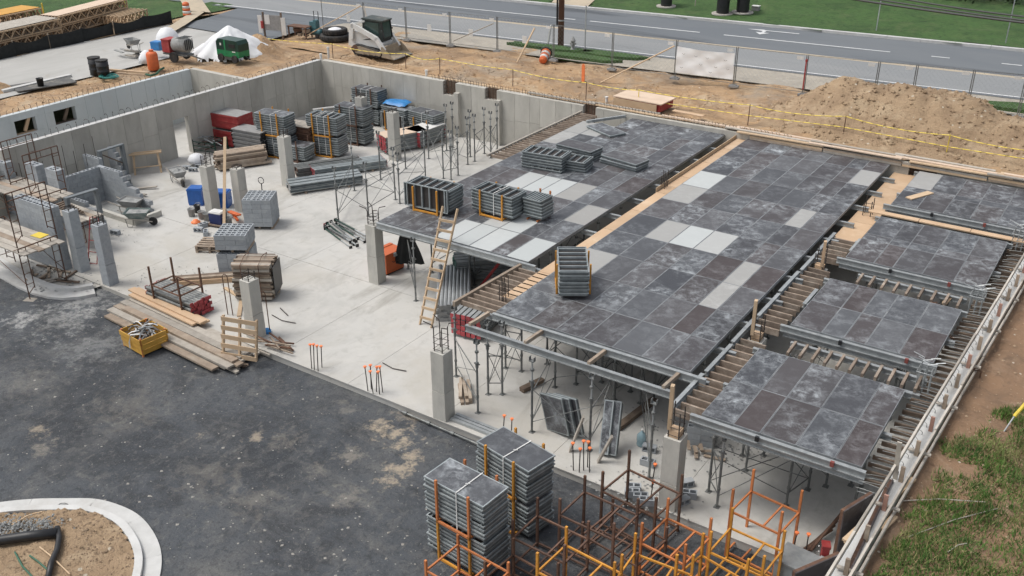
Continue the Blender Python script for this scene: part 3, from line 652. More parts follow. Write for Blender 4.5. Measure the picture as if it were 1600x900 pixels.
# ------------------------------------------------------------------ decks of form panels
ZD = 2.66
def panel_mesh(w_, l_, ms):
    b = MB(); e = .016; h = .11; x, y = w_/2-.004, l_/2-.004
    for (cx, cy, sx, sy) in ((0, -y+e/2, 2*x, e), (0, y-e/2, 2*x, e), (-x+e/2, 0, e, 2*y-2*e), (x-e/2, 0, e, 2*y-2*e)):
        b.box((cx, cy, -h/2), (sx, sy, h))
    b.face([(-x+e, -y+e, -.002), (x-e, -y+e, -.002), (x-e, y-e, -.002), (-x+e, y-e, -.002)], 1)
    return b.mesh('deck_panel', mm(['rim', ms]))
PMC = {}
def deck_panels(t, xs, ys, pale=(), tan=(), brown=(), skip=()):
    for i in range(len(xs)-1):
        for j in range(len(ys)-1):
            cx, cy = (xs[i]+xs[i+1])/2, (ys[j]+ys[j+1])/2; w_, l_ = xs[i+1]-xs[i], ys[j+1]-ys[j]
            def near(lst): return any(abs(p[0]-cx) < w_/2 and abs(p[1]-cy) < l_/2 for p in lst)
            if near(skip): continue
            ms = 'ply_pale' if near(pale) else 'ply_tan' if near(tan) else 'ply_brown' if near(brown) else 'ply'
            k = (round(w_, 2), round(l_, 2), ms)
            if k not in PMC: PMC[k] = panel_mesh(w_, l_, ms)
            link('deck_panel', PMC[k], t, (cx-t.location.x, cy-t.location.y, ZD-t.location.z+random.uniform(-.003, .003)))
def px(lst): return [tuple(at(x, y, ZD).xy) for x, y in lst]
def ibeam(b, p, q, h=.17, w_=.11, m=0):
    p, q = Vector(p), Vector(q); u = Vector((0, 0, h/2-.012)); b.bar(p+u, q+u, w_, .024, m); b.bar(p-u, q-u, w_, .024, m); b.bar(p, q, .035, h-.048, m)
def beam(t, p, q, h=.17, name='beam', ms='galv'):
    b = MB(); ibeam(b, p, q, h); return wpart(name, b, ms, t)
def bar_part(t, name, p, q, w_, h, ms):
    return wpart(name, MB().bar(p, q, w_, h), ms, t)

# deck in the middle (the long one)
D2 = thing('formwork_deck', 'longest dark panel deck in the middle with a pale patch of panels', 'formwork deck', (-11.6, 21.1, 0))
d2x = [-14.75, -13.6, -12.68, -11.76, -10.85, -9.93, -9.31, -8.49]; d2y = [21.15+1.85*i for i in range(12)]
deck_panels(D2, d2x, d2y, pale=px([(1122, 285), (1085, 368), (1125, 380)]), tan=px([(1042, 358), (1165, 425), (1130, 465), (1255, 340), (1232, 350), (1355, 275), (1080, 303), (925, 395)]),
            brown=px([(1135, 415), (1185, 440), (1100, 485)]))
for y in d2y[::1]: beam(D2, (-15.15, y+.02, ZD-.25), (-7.95, y+.02, ZD-.25), .17)
beam(D2, (-14.8, 21.06, ZD-.14), (-8.0, 21.06, ZD-.14), .22)
# outrigger beam in front with three joists
b1 = at(728, 512, 2.42); b2 = at(1052, 618, 2.42)
beam(D2, b1, b2, .22)
for f in (.02, .31, .62, .955):
    p = b1.lerp(b2, f); bar_part(D2, 'joist', (p.x, p.y, 2.55), (p.x+.05, 21.1, 2.55), .09, .12, 'oldwood')
# joist ladder at its left front corner
for i in range(11):
    y = 21.3+i*.29; bar_part(D2, 'joist', (-16.15, y, 2.5), (-14.78, y, 2.5), .06, .15, 'joist')
bar_part(D2, 'ledger', (-16.2, 21.0, 2.55), (-16.0, 24.4, 2.55), .1, .16, 'oldwood')

# left deck
D1 = thing('formwork_deck', 'left panel deck carrying several strapped stacks of form panels', 'formwork deck', (-19, 24.6, 0))
d1x = [-22.28, -21.4, -20.55, -19.75, -19.0, -18.25, -17.35, -16.73, -15.83]; d1y = [24.6+1.85*i for i in range(10)]
deck_panels(D1, d1x, d1y, pale=px([(855, 285), (822, 278), (880, 283)])+[(-19.4, 25.5), (-18.6, 25.5), (-17.8, 25.5), (-16.2, 25.5), (-18.6, 27.3), (-17.8, 27.3)], tan=px([(895, 300), (900, 205), (935, 200), (925, 290), (880, 215), (905, 330)]), brown=px([(990, 288)]), skip=[(-22, 40.8), (-21, 40.8)])
for y in d1y: beam(D1, (-22.27, y+.02, ZD-.25), (-15.35, y+.02, ZD-.25), .17)
beam(D1, (-22.3, 24.52, ZD-.14), (-15.5, 24.52, ZD-.14), .22)
for i in range(30):
    y = 33.2+i*.27
    if y < 41: bar_part(D1, 'joist', (-23.3, y, 2.5), (-22.32, y, 2.5), .05, .12, 'joist')
bar_part(D1, 'ledger', (-23.35, 33.0, 2.56), (-23.3, 41.0, 2.56), .09, .1, 'greywood')
bar_part(D1, 'ledger', (-22.0, 39.2, ZD+.05), (-20.9, 41.0, ZD+.05), .12, .12, 'galv')

# plywood drop strip between the two long decks
T = thing('beam_form', 'long pale plywood beam form in the slot between the two big decks', 'formwork', (-15.0, 21, 0))
for i in range(9):
    y0 = 22.2+i*2.15; y1 = min(41.2, y0+2.14)
    b = MB(); b.box((-15.0, (y0+y1)/2, 2.56), (.46, y1-y0-.01, .03)); wpart('plywood_sheet', b, 'plywood', T)
    b = MB(); b.box((-15.24, (y0+y1)/2, 2.40), (.03, y1-y0-.01, .34)); wpart('side_board', b, 'plywood', T)
    if i > 4:
        b = MB(); b.box((-15.30, (y0+y1)/2, 2.52), (.03, y1-y0-.01, .42)); wpart('side_board', b, 'wood', T)
for x, y in ((-15.2, 22.0), (-15.3, 33.4)):
    c = thing('rebar_cage', 'dark rebar bars rising from the slot %s' % ('nearest the front of the plywood strip' if y < 30 else 'halfway along the plywood strip'), 'rebar', (x, y, 1.6), 0, 'rebar clumps in the decks')
    for k in range(6): part('rebar', MB().path([(.14*(k % 2), .14*(k//2), 0), (.14*(k % 2), .14*(k//2), 1.5+.1*(k % 3))], .016, 4), 'rebar', c)
    part('rebar_tie', MB().path([(-.03, -.03, 1.2), (.17, -.03, 1.2), (.17, .31, 1.2), (-.03, .31, 1.2), (-.03, -.03, 1.2)], .01, 4), 'rebar', c)

# strip between the long deck and the right hand decks: joists, then plywood
T = thing('joist_strip', 'strip of dark timber joists between the long deck and the small decks', 'formwork', (-7.9, 20, 0))
y = 19.6; k = 0
while y < 32.6:
    if not (24.1 < y < 24.85 or 29.75 < y < 30.45):
        bar_part(T, 'joist', (-8.18, y, 2.36), (-7.42, y+random.uniform(-.02, .02), 2.36), .06, .2, 'joist'); k += 1
    y += .36
for i in range(7):
    y0 = 19.7+1.9*i; x = -8.26+.03*(i % 2); b = MB(); ibeam(b, (x, y0, 2.46), (x, y0+1.75, 2.46), .15); wpart('beam', b, 'galv', T)
for y0 in (22.3, 26.9, 31.6): beam(T, (-7.35, y0, 2.45), (-7.35, y0+1.2, 2.45), .16)
T = thing('beam_form', 'wide plywood beam form at the back of the narrow strip', 'formwork', (-7.9, 33, 0))
for i in range(4):
    y0 = 32.7+i*2.1; b = MB(); b.box((-7.88, y0+1.05, 2.30), (.86, 2.09, .03)); wpart('plywood_sheet', b, 'plywood', T)

# small decks at the right
def small_deck(label, x0, y0, cols, rows, brown=(), tan=(), pale=()):
    t = thing('formwork_deck', label, 'formwork deck', (x0, y0, 0))
    xs = [x0]; ys = [y0]
    for c in cols: xs.append(xs[-1]+c)
    for r in rows: ys.append(ys[-1]+r)
    deck_panels(t, xs, ys, brown=px(brown), tan=px(tan), pale=px(pale))
    beam(t, (x0-.25, y0-.08, ZD-.14), (xs[-1]+.12, y0-.08, ZD-.14), .2)
    beam(t, (x0-.15, y0-.05, ZD-.33), (xs[-1]+.1, y0-.05, ZD-.33), .12)
    beam(t, (x0-.2, ys[1], ZD-.24), (xs[-1]+.2, ys[1], ZD-.24), .16)
    beam(t, (x0-.2, ys[-1]+.07, ZD-.16), (xs[-1]+.15, ys[-1]+.07, ZD-.16), .16)
    for x, hx in ((x0+1.5, 0), (x0+3.3, 1)):
        b = MB(); b.box((x, y0-.16, ZD-.07), (.09, .07, .13)); wpart('beam_clamp', b, 'rustred' if hx else 'black', t)
    return t
small_deck('front right panel deck above the mesh of braces', -7.42, 19.45, [.82, .68, .88, .92, .62], [1.9, 2.0], brown=[(1200, 640), (1335, 690)])
small_deck('second small panel deck from the front by the rails', -7.18, 25.15, [.91, .61, .61, .91, .91], [1.83, 1.83], brown=[(1350, 465), (1300, 525), (1435, 535)])
small_deck('third small panel deck from the front, with two dark crosswise panels', -7.26, 30.7, [.91, .61, .91, .95, .90], [1.85, .55, 1.85], brown=[(1390, 400)])
small_deck('far right panel deck with a loose pale board on it', -7.28, 36.45, [.92, .92, .92, .92, .92, .3], [1.7, .5, 2.1], tan=[(1470, 275), (1430, 275)])
b = MB(); b.box((0, 0, .02), (.28, 1.25, .04)); p = at(1437, 306, ZD); single('loose_board', b, 'wood', 'short pale board lying on the farthest small deck', 'board', None, False, (p.x, p.y, ZD), -.45)

# open joist frames between the small decks
def joist_bay(label, x0, x1, y0, y1, n, z=2.42):
    t = thing('joist_bay', label, 'formwork', (x0, y0, 0))
    beam(t, (x0, y1, z), (x1, y1, z), .16); beam(t, (x0, y0, z-.1), (x1, y0, z-.1), .16)
    for i in range(n):
        x = x0+.15+(x1-x0-.3)*i/(n-1); bar_part(t, 'joist', (x, y0, z+.06), (x, y1-.02, z+.1), .07, .12, 'joist')
joist_bay('open joist frame behind the small deck nearest the rails end', -6.9, -3.2, 23.75, 24.45, 11)
joist_bay('open joist frame behind the second small deck', -6.6, -3.3, 29.25, 29.95, 9)
T = thing('edge_board', 'long pine board along the slot behind the third small deck', 'board', (-5.3, 35.55, 0))
for i in range(3):
    b = MB(); b.box((-6.9+1.75*i, 35.45, 2.6), (1.73, .3, .04)); wpart('plank', b, 'plywood', T)
# joists cantilevered towards the right wall
T = thing('joist_strip', 'row of short joists along the rebar of the rail-side wall', 'formwork', (-3.2, 20, 0))
for i in range(60):
    y = 19.6+i*.34
    b = MB(); b.bar((-3.55+.012*i, y, 2.22), (xr(y)-.02, y+.03, 2.24), .05, .11); wpart('joist', b, 'darkwood', T)
for x, y, lab in ((-3.25, 24.3, 'galvanised rebar clump at the wall between the two small decks nearest the rails end'), (-3.0, 29.7, 'rebar clump with bent tips by the wall behind the second small deck'), (-2.75, 35.5, 'rebar clump at the far end of the pine board')):
    c = thing('rebar_cage', lab, 'rebar', (x, y, 1.9), 0, 'rebar clumps in the decks')
    for k in range(8):
        a = .16*(k % 3)-.16; e = .18*(k//3)-.18
        part('rebar', MB().path([(a, e, 0), (a, e, 1.05), (a+.03, e+.02, 1.2), (a+.26*(1 if k % 2 else -1), e+.03, 1.28)], .014, 4), 'galv', c)
    part('rebar_tie', MB().path([(-.2, -.2, .95), (.2, -.2, .95), (.2, .2, .95), (-.2, .2, .95), (-.2, -.2, .95)], .01, 4), 'galv', c)

# ------------------------------------------------------------------ shoring posts
PO = MB().tube((0, 0, 0), (0, 0, 1.5), .034, 7).box((0, 0, .006), (.15, .15, .012)).tube((0, 0, 1.44), (0, 0, 1.52), .05, 7).tube((0, 0, .5), (0, 0, .56), .046, 7).mesh('outer_tube', mm('post'))
PI_ = MB().tube((0, 0, 1.5), (0, 0, 2.18), .024, 6).mesh('inner_tube', mm('galv'))
PH = MB().box((0, 0, 2.19), (.16, .12, .02)).box((-.075, 0, 2.25), (.015, .1, .12)).box((.075, 0, 2.25), (.015, .1, .12)).tube((0, 0, 1.9), (0, 0, 1.95), .06, 6).mesh('head', mm('post'))
PC = MB().tube((0, 0, 1.52), (0, 0, 1.60), .058, 6).box((0, 0, 1.56), (.2, .03, .03)).mesh('collar', mm('post'))
def post_part(t, x, y, sc=1.0):
    o = link('post', PO, t, (x, y, 0)); o.scale = (1, 1, sc)
    link('inner_tube', PI_, o); link('head', PH, o); link('collar', PC, o); return o
def brace(t, p, q): part('brace', MB().tube(p, q, .012, 5), 'post', t)
def tower(label, corners, sc=1.0, cross=None, group=None):
    """shoring frame: posts at the given points joined by ledgers and cross braces"""
    c0 = Vector(corners[0]); t = thing('shoring_frame', label, 'shoring', (c0.x, c0.y, 0), 0, group)
    loc = [Vector((c[0]-c0.x, c[1]-c0.y, 0)) for c in corners]
    for c in loc: post_part(t, c.x, c.y, sc)
    n = len(loc)
    for i in (range(n) if n > 2 else range(n-1)):
        a, c = loc[i], loc[(i+1) % n]; u = Vector((0, 0, 1))
        brace(t, a+u*.35, c+u*1.45); brace(t, a+u*1.45, c+u*.35)
        if (i % 2) == 0: part('ledger', MB().tube(a+u*.4, c+u*.4, .018, 5), 'post', t); part('ledger', MB().tube(a+u*1.35, c+u*1.35, .018, 5), 'post', t)
    return t
g0 = 'shoring frames standing free on the open slab'
def P(*l): return [tuple(at(x, y, 0).xy) for x, y in l]
for lab, pts, sc in (
    ('shoring frame nearest the column with the orange box', P((529, 346), (554, 298), (618, 312), (576, 338)), 1.08),
    ('shoring frame between the bundled channels and the ribbed stack', P((595, 281), (634, 264), (665, 279), (625, 318)), 1.05),
    ('shoring frame in the middle of the open slab by the red-ended beams', P((670, 248), (698, 235), (716, 274), (693, 279)), 1.07),
    ('shoring frame beside the lower end of the joist ladder', P((705, 281), (708, 231), (735, 245), (731, 257)), 1.07),
    ('shoring frame at the back wall below the pilasters', P((742, 252), (757, 240), (777, 233), (767, 247)), 1.06),
    ('shoring frame at the back wall beside the timber pocket', P((794, 226), (804, 215), (822, 206), (812, 220)), 1.08),
    ): tower(lab, pts, sc, None, g0)
g1 = 'shoring frames under the decks'
for lab, pts, sc in (
    ('shoring frame at the front left corner of the stack-laden deck', P((650, 470), (638, 420)), 1.08),
    ('shoring frame under the stack-laden deck near the green-ended tubes', P((735, 450), (737, 425)), 1.08),
    ('front shoring frame beside the red-ended tube stack', P((713, 588), (747, 645)), 1.08),
    ('front shoring frame under the joist ladder corner', P((763, 616), (785, 616), (815, 580), (790, 575)), 1.10),
    ('front shoring frame carrying the middle of the outrigger beam', P((831, 675), (867, 605), (957, 645), (921, 704)), 1.08),
    ('second row shoring frame behind the leaning panels', P((900, 600), (930, 585), (985, 612), (960, 625)), 1.08),
    ('front shoring frame left of the board-topped column', P((1014, 747), (1000, 630)), 1.08),
    ('shoring frame under the small deck nearest the rails end, four posts with long braces', P((1107, 768), (1120, 792), (1228, 790), (1262, 765)), 1.08),
    ('shoring frame under the small deck nearest the rails end, in its second row', P((1165, 735), (1160, 712), (1290, 760), (1300, 730)), 1.08),
    ('shoring frame at the right end of the small deck nearest the rails end', P((1330, 815), (1345, 760)), 1.08),
    ): tower(lab, pts, sc, None, g1)
k = 0
for x in (-14.2, -12.2, -10.4, -8.9):
    for y in (23.2, 26.9, 30.6):
        tower('shoring frame in the dark under the long deck', [(x, y), (x, y+1.8)], 1.08, None, g1)
for x in (-21.5, -19.5, -17.8, -16.2):
    for y in (26.6, 30.0): tower('shoring frame in the dark under the stack-laden deck', [(x, y), (x, y+1.8)], 1.08, None, g1)
for x in (-6.6, -4.2):
    for y in (22.3, 26.0, 31.5, 37.2): tower('shoring frame in the dark under the small decks by the rails', [(x, y), (x, y+1.5)], 1.08, None, g1)

# ------------------------------------------------------------------ stacks of form panels
def fp_mesh(w_, l_, up, h=.104):
    """loose form panel, length along x; ribs up or face up"""
    b = MB(); x, y = l_/2, w_/2; e = .03
    for (cx, cy, sx, sy) in ((0, -y+e/2, 2*x, e), (0, y-e/2, 2*x, e), (-x+e/2, 0, e, 2*y-2*e), (x-e/2, 0, e, 2*y-2*e)):
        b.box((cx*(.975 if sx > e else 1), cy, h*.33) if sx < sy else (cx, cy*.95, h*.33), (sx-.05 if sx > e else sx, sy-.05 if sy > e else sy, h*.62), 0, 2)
        b.box((cx, cy, h*.82), (sx, sy, h*.34))
    if up:
        b.box((0, 0, .012), (2*x-.07, 2*y-.07, .012), 0, 1)
        for k in range(6): b.box((-x+.12+k*(2*x-.24)/5, 0, h*.6), (.045, 2*y-.06, h*.7))
    else:
        b.face([(-x+.012, -y+.012, h*.985), (x-.012, -y+.012, h*.985), (x-.012, y-.012, h*.985), (-x+.012, y-.012, h*.985)], 1)
    return b.mesh('panel', mm(['alu', 'ply' if not up else 'ply_rib', 'alu_web_shaded']))
FPM = {}
def fp(w_, l_, up):
    k = (w_, l_, up)
    if k not in FPM: FPM[k] = fp_mesh(w_, l_, up)
    return FPM[k]
def flip(o): o.rotation_euler = (math.pi, 0, o.rotation_euler[2]); return o
def bundle(label, x, y, z, rz, n, up=True, cage='yellow', w_=.92, l_=1.84, strap=True, edge=False, top=None, gap=.118, cages=1, group='strapped stacks of form panels', sides=(-1, 1), tilt=.02, front_ribs=False, ch=1.12):
    t = thing('panel_stack', label, 'panel stack', (x, y, z), rz, group)
    zz = .14
    for i in range(n):
        u = up if i == n-1 else (i % 2 == 0)
        o = link('panel', fp(w_, l_, u), t, (random.uniform(-tilt, tilt)*1.8, random.uniform(-tilt, tilt)*.8, zz), (random.uniform(-.008, .008), random.uniform(-.006, .006), random.uniform(-.02, .02)))
        zz += gap
        if cages == 2 and i == n//2-1: zz += .1
    hz = zz
    if front_ribs:
        for s in sides[:1]:
            o = link('panel', fp(w_*.95, l_-.04, True), t, (0, -(w_/2+.02), .16+w_*.45), (math.pi/2, 0, 0)); 
    for c in range(cages):
        z0 = c*(hz/cages); hh = ch if cages == 1 else hz/cages+.1
        ms = cage if isinstance(cage, str) else cage[c]
        for s in sides:
            yy = s*(w_/2+(.16 if front_ribs and s < 0 else .05))
            for k in (-1, 1):
                b = MB(); b.box((k*l_*.27, yy, z0+hh/2), (.055, .055, hh)); part('cage_post', b, ms, t)
            b = MB(); b.box((0, yy, z0+.05), (l_*.56, .05, .06)); part('cage_rail', b, ms, t)
        part('cage_base', MB().box((-l_*.27, 0, z0+.05), (.05, w_, .05)), ms, t); part('cage_base', MB().box((l_*.27, 0, z0+.05), (.05, w_, .05)), ms, t)
    if strap:
        for sx in ((.05,) if strap == 1 else (-.12, .1)):
            q = w_/2+.012+(.1 if front_ribs else 0)
            b = MB(); b.box((sx*l_, 0, hz+.008), (.03, 2*q, .008)); b.box((sx*l_, -q, hz/2+.07), (.03, .006, hz-.1)); b.box((sx*l_, q, hz/2+.07), (.03, .006, hz-.1))
            b.path([(sx*l_+.02, -.05, hz+.01), (sx*l_+.09, -.08, hz+.07), (sx*l_+.02, -.14, hz+.08), (sx*l_-.03, -.1, hz+.02)], .012, 4)
            part('strap', b, 'strap', t)
    return t
# foreground pair standing on the yard
cxA = (at(664, 745, 2.0)+at(755, 794, 2.0)+at(704, 716, 2.0)+at(795, 762, 2.0))/4
bundle('tall panel stack on the asphalt in an orange cage with one white strap', cxA.x, cxA.y, ZY, -.09, 18, False, ('yellow', 'orange'), .92, 1.84, 1, cages=2, gap=.113)
cxB = (at(745, 690, 1.9)+at(816, 738, 1.9)+at(795, 664, 1.9)+at(862, 712, 1.9))/4
bundle('dark topped panel stack on the asphalt behind the tall orange caged one', cxB.x, cxB.y, ZY, -.2, 17, False, ('yellow', 'yellow'), .95, 1.8, 1, cages=2, gap=.113)
# on the decks
bundle('strapped stack with a dark ribbed panel on its side, on the stack-laden deck', -21.35, 26.75, ZD, .06, 7, True, 'yellow', .95, 1.95, False, front_ribs=True, ch=.95)
bundle('stack of ribbed panels with double white strap, front of the stack-laden deck', -19.0, 27.55, ZD, -.03, 7, True, 'yellow', .92, 1.84, 1, ch=.98)
bundle('short side stack with two red cage posts on the stack-laden deck', -17.6, 28.0, ZD, -.03, 6, True, 'orange', .8, .8, False, sides=(1,), ch=.95)
pE = (at(872, 387, 3.6)+at(918, 387, 3.6)+at(871, 424, 3.6)+at(921, 424, 3.6))/4
bundle('open ribbed panel stack standing alone on the long deck', pE.x, pE.y, ZD, -math.pi/2+.58, 7, True, 'yellow', .92, 1.84, False, ch=1.0)
# loose stacks (no strap): every panel on its own
def loose(base, cat_label, x, y, z, rz, n, up, group):
    names = {0: 'bottom', n-1: 'topmost', 1: 'second lowest', 2: 'third lowest', 3: 'fourth lowest', 4: 'fifth lowest'}
    if n == 1: names = {0: 'single'}
    names[n-1] = 'topmost' if n > 1 else 'single'
    for i in range(n):
        lab = '%s form panel %s' % (names.get(i, 'middle'), cat_label)
        o = link(base, fp(.92, 1.84, up if i == n-1 else i % 2 == 0), None, (x+random.uniform(-.04, .04), y+random.uniform(-.04, .04), z+.118*i), (0, 0, rz+random.uniform(-.03, .03)))
        tag(o, lab, 'form panel', group)
for ar in (('loose_formwork', 'in the ribbed stack behind the two strapped ones', (853, 250), .1, 6, True),
           ('loose_formwork', 'in the small ribbed stack second from the left', (888, 250), .15, 4, True),
           ('loose_formwork', 'in the grey faced stack at mid deck', (905, 232), -.1, 4, False),
           ('loose_formwork', 'in the low flat pair towards the back', (975, 247), -.15, 3, False)):
    p = at(*ar[2], ZD+.3); loose(ar[0], ar[1], p.x, p.y, ZD, ar[3], ar[4], ar[5], 'loose form panels on the stack-laden deck')
p = at(948, 205, ZD); loose('loose_formwork', 'lying flat near the back of the stack-laden deck', p.x, p.y, ZD, -.4, 1, False, 'loose form panels on the stack-laden deck')
# leaning panels under the deck edge
def leaning(label, A, B, C, zc, n, step, sp=.15):
    """panels leaning: A, B bottom corner pixels, C pixel of the corner above A at height zc"""
    a, b_, c = at(*A, .02), at(*B, .02), at(*C, zc); X = (b_-a); w_ = X.length; X.normalize()
    Y = c-a; Y = (Y-X*Y.dot(X)*.6); l_ = Y.length; Y.normalize(); X = (X-Y*X.dot(Y)).normalized(); Z = X.cross(Y)
    M = Matrix((X, Y, Z)).transposed(); s_ = 1 if Z.dot(AX[2]) < 0 else -1
    for i in range(n):
        o = link('leaning_formwork', fp(round(l_, 2), round(w_, 2), False), None, tuple(a+X*w_/2+Y*l_/2+Vector(step)*i))
        if s_ < 0: M2 = Matrix((-X, Y, -Z)).transposed()
        else: M2 = M
        o.rotation_euler = M2.to_euler(); tag(o, label % ('front', 'second', 'third', 'last')[i], 'form panel', 'form panels leaning under the deck')
leaning('%s of three dark panels leaning under the outrigger beam', (858, 668), (893, 684), (834, 606), 1.25, 3, (.17, .1, 0))
leaning('%s of two narrow panels leaning on edge by the water bottle', (938, 708), (952, 714), (928, 616), 1.35, 2, (.2, .08, 0))

# stacks on the slab at the back
for lab, p, z, rz, n, up, cg, kw in (
    ('tall double stack in orange cage left of the back columns', (436, 242), 0, .15, 17, False, ('yellow', 'yellow'), dict(cages=2)),
    ('tall ribbed double stack with two white straps in the back left', (514, 241), 0, .18, 16, True, ('yellow', 'yellow'), dict(cages=2, front_ribs=False, strap=2)),
    ('grey double stack hidden behind the farthest column', (556, 222), 0, .1, 15, False, ('oldrust', 'oldrust'), dict(cages=2)),
    ('rearmost grey stack against the back wall with loose straps', (580, 192), 0, .05, 15, False, ('oldrust', 'oldrust'), dict(cages=2, strap=2)),
    ('stack with dark ribbed face under a blue sheet', (625, 202), 0, -.1, 10, False, 'yellow', dict(front_ribs=True)),
    ('strapped grey stack with bluish base near the back wall posts', (668, 214), 0, -.12, 11, False, 'yellow', dict(strap=1)),
    ('low dark stack of panels between column and the orange cage', (462, 248), 0, .15, 6, False, 'oldrust', dict(strap=False)),
    ): q = at(*p, 0); bundle(lab, q.x, q.y, z, rz, n, up, cg, **kw)
q = at(625, 200, 0)
b = MB(); pts = []
for i in range(9):
    for j in range(7):
        x = -.7+i*.175; y = -.45+j*.15; b.v.append((x, y, .06+.12*fbm(x, y, 1.9)+(-.15 if i in (0, 8) or j in (0, 6) else 0)))
for i in range(8):
    for j in range(6): a = i*7+j; b.f.append((a, a+7, a+8, a+1)); b.mi.append(0)
single('plastic_sheet', b, 'ltblue', 'crumpled bright blue sheet on top of a panel stack', 'sheet', None, True, (q.x-.1, q.y, 1.48), .2)

# red boxes and dark channel racks at the back left
def tube_bundle(lab, x, y, z, rz, nx, nz, l_, r, ms, end, sub='tube'):
    t = thing('tube_bundle', lab, 'tube bundle', (x, y, z), rz, 'bundles of steel tubes')
    for k in range(nz):
        for i in range(nx-(k % 2)):
            yy = (i-(nx-1-(k % 2))/2)*r*2.1; zz = r+k*r*1.85; j = random.uniform(-.06, .06)
            o = part(sub, MB().tube((-l_/2+j, yy, zz), (l_/2+j, yy, zz), r, 7), ms, t)
            part('end_plate', MB().box((l_/2+j, yy, zz), (.015, r*2.2, r*2.2), 0), end, o); part('end_plate', MB().box((-l_/2+j, yy, zz), (.015, r*2, r*2)), end, o)
    return t
def stack_box(lab, x, y, rz, n, l_, w_, h, ms_end, ms_top, ms_side):
    t = thing('beam_stack', lab, 'beam stack', (x, y, 0), rz, 'stacks of beams on the slab')
    rows = max(1, int(h/.2))
    for r in range(rows):
        for k in range(n):
            b = MB(); ww = w_/n; yy = -w_/2+ww*(k+.5); zz = .1+(r+.5)*.2; j = random.uniform(-.03, .03)
            ibeam(b, (-l_/2+j, yy, zz), (l_/2+j, yy, zz), .165, ww*.74)
            o = part('beam', b, [ms_side], t)
            part('end_cap', MB().box((l_/2+j+.006, yy, zz), (.012, ww*.8, .17)), ms_end, o); part('end_cap', MB().box((-l_/2+j-.006, yy, zz), (.012, ww*.8, .17)), ms_end, o)
    if ms_top:
        b = MB(); b.box((0, 0, .1+rows*.2+.02), (l_, w_*.96, .03)); part('cover_sheet', b, ms_top, t)
    part('bearer', MB().box((-l_*.3, 0, .045), (.1, w_, .09)), 'oldwood', t); part('bearer', MB().box((l_*.3, 0, .045), (.1, w_, .09)), 'oldwood', t)
    return t
q = at(366, 226, 0)
t = thing('crate', 'red steel crate lowest of the two red crates in the back left', 'crate', (q.x, q.y, 0), .1, 'red crates')
def crate(t, l_=2.0, w_=1.1, h=.8):
    for (cx, cy, sx, sy) in ((0, -w_/2, l_, .04), (0, w_/2, l_, .04), (-l_/2, 0, .04, w_), (l_/2, 0, .04, w_)):
        b = MB(); b.box((cx, cy, h/2+.1), (sx, sy, h)); 
        for k in range(3): b.box((cx, cy, .2+k*.28), (sx+.03 if sx > .1 else .07, sy+.03 if sy > .1 else .07, .05))
        part('side', b, 'red', t)
    b = MB(); b.box((0, 0, h+.1), (l_*.99, w_*.99, .04)); part('lid', b, 'grey', t)
    for sx in (-1, 1): b = MB(); b.box((sx*l_*.35, 0, .05), (.12, w_, .1)); part('skid', b, 'oldwood', t)
crate(t)
t2 = thing('crate', 'red steel crate set on top of the other red crate', 'crate', (q.x, q.y, .94), .1, 'red crates'); crate(t2, 2.0, 1.1, .72)
q = at(398, 240, 0); stack_box('stack of dark channels right of the red crates', q.x, q.y, .1, 4, 1.9, 1.0, 1.4, 'black', 'grey', 'grey')
q = at(476, 238, 0); stack_box('stack of rusty tube beams right of the tall orange cage', q.x, q.y, .15, 4, 1.5, 1.0, 1.5, 'rust', 'greywood', 'rust')
q = at(630, 232, 0); stack_box('stack of grey beams with red ends beside the rear column', q.x, q.y, 1.15, 4, 2.4, 1.1, .8, 'pinkred', 'palely', 'galv')
q = at(652, 222, 0); stack_box('second red-ended beam stack with a white board on top', q.x+.5, q.y+.1, 1.5, 4, 2.0, 1.1, .9, 'pinkred', 'white', 'galv')
q = at(545, 268, 0); stack_box('long stack of aluminium beams with faded red ends on the open slab', q.x, q.y, 1.0, 5, 3.6, 1.0, .6, 'pinkred', None, 'alu')
q = at(520, 268, 0); stack_box('stack of mixed tubes with reddish ends left of the aluminium beams', q.x-.2, q.y-.1, 1.0, 5, 3.2, .9, .5, 'rust', None, 'post')
q = at(508, 292, 0); stack_box('low pile of wide grey channels beside a back column', q.x, q.y, 1.0, 3, 3.4, 1.1, .4, 'grey', None, 'alu')
q = at(725, 520, 0); stack_box('long bundle of square tubes with bright red ends by the deck corner', q.x+.1, q.y+1.15, 1.72, 6, 3.0, 1.15, .8, 'pinkred', None, 'galv')
q = at(735, 440, 0); stack_box('bundle of tubes with green ends under the stack-laden deck', q.x+.3, q.y+.8, .75, 4, 2.6, 1.0, .8, 'greenend', None, 'galv')
q = (at(665, 428, .5)+at(738, 482, .5))/2; t = tube_bundle('wide stack of pale grey tubes behind the wooden ladder', q.x, q.y+.35, .0, -.95, 9, 5, 3.3, .065, 'galvlight', 'grey')
# plank pile and green bundle near the doorway
def lumber(name, lab, x, y, z, rz, lay, l_, w_, t_, mats, group=None, jit=.08, cat='lumber pile'):
    t = thing(name, lab, cat, (x, y, z), rz, group)
    for r, n in enumerate(lay):
        for k in range(n):
            b = MB(); ll = l_*random.uniform(.86, 1.0)
            b.box((random.uniform(-jit, jit)*l_*.4, -n*w_/2+w_*(k+.5)+random.uniform(-.01, .01), r*(t_+.006)+t_/2), (ll, w_*.93, t_), random.uniform(-.015, .015)*jit*10)
            part('plank', b, random.choice(mats), t)
    return t
q = at(378, 258, 0); lumber('lumber_pile', 'pile of reddish brown planks on the slab in front of the red crates', q.x, q.y, .1, 1.05, (6, 6, 6, 5, 5, 4), 2.6, .2, .11, ('oldwood', 'oldwood', 'darkwood'))
q = at(330, 236, 0); t = thing('pipe_crate', 'green steel crate heaped with dark pipe clamps', 'crate', (q.x, q.y, 0), .2)
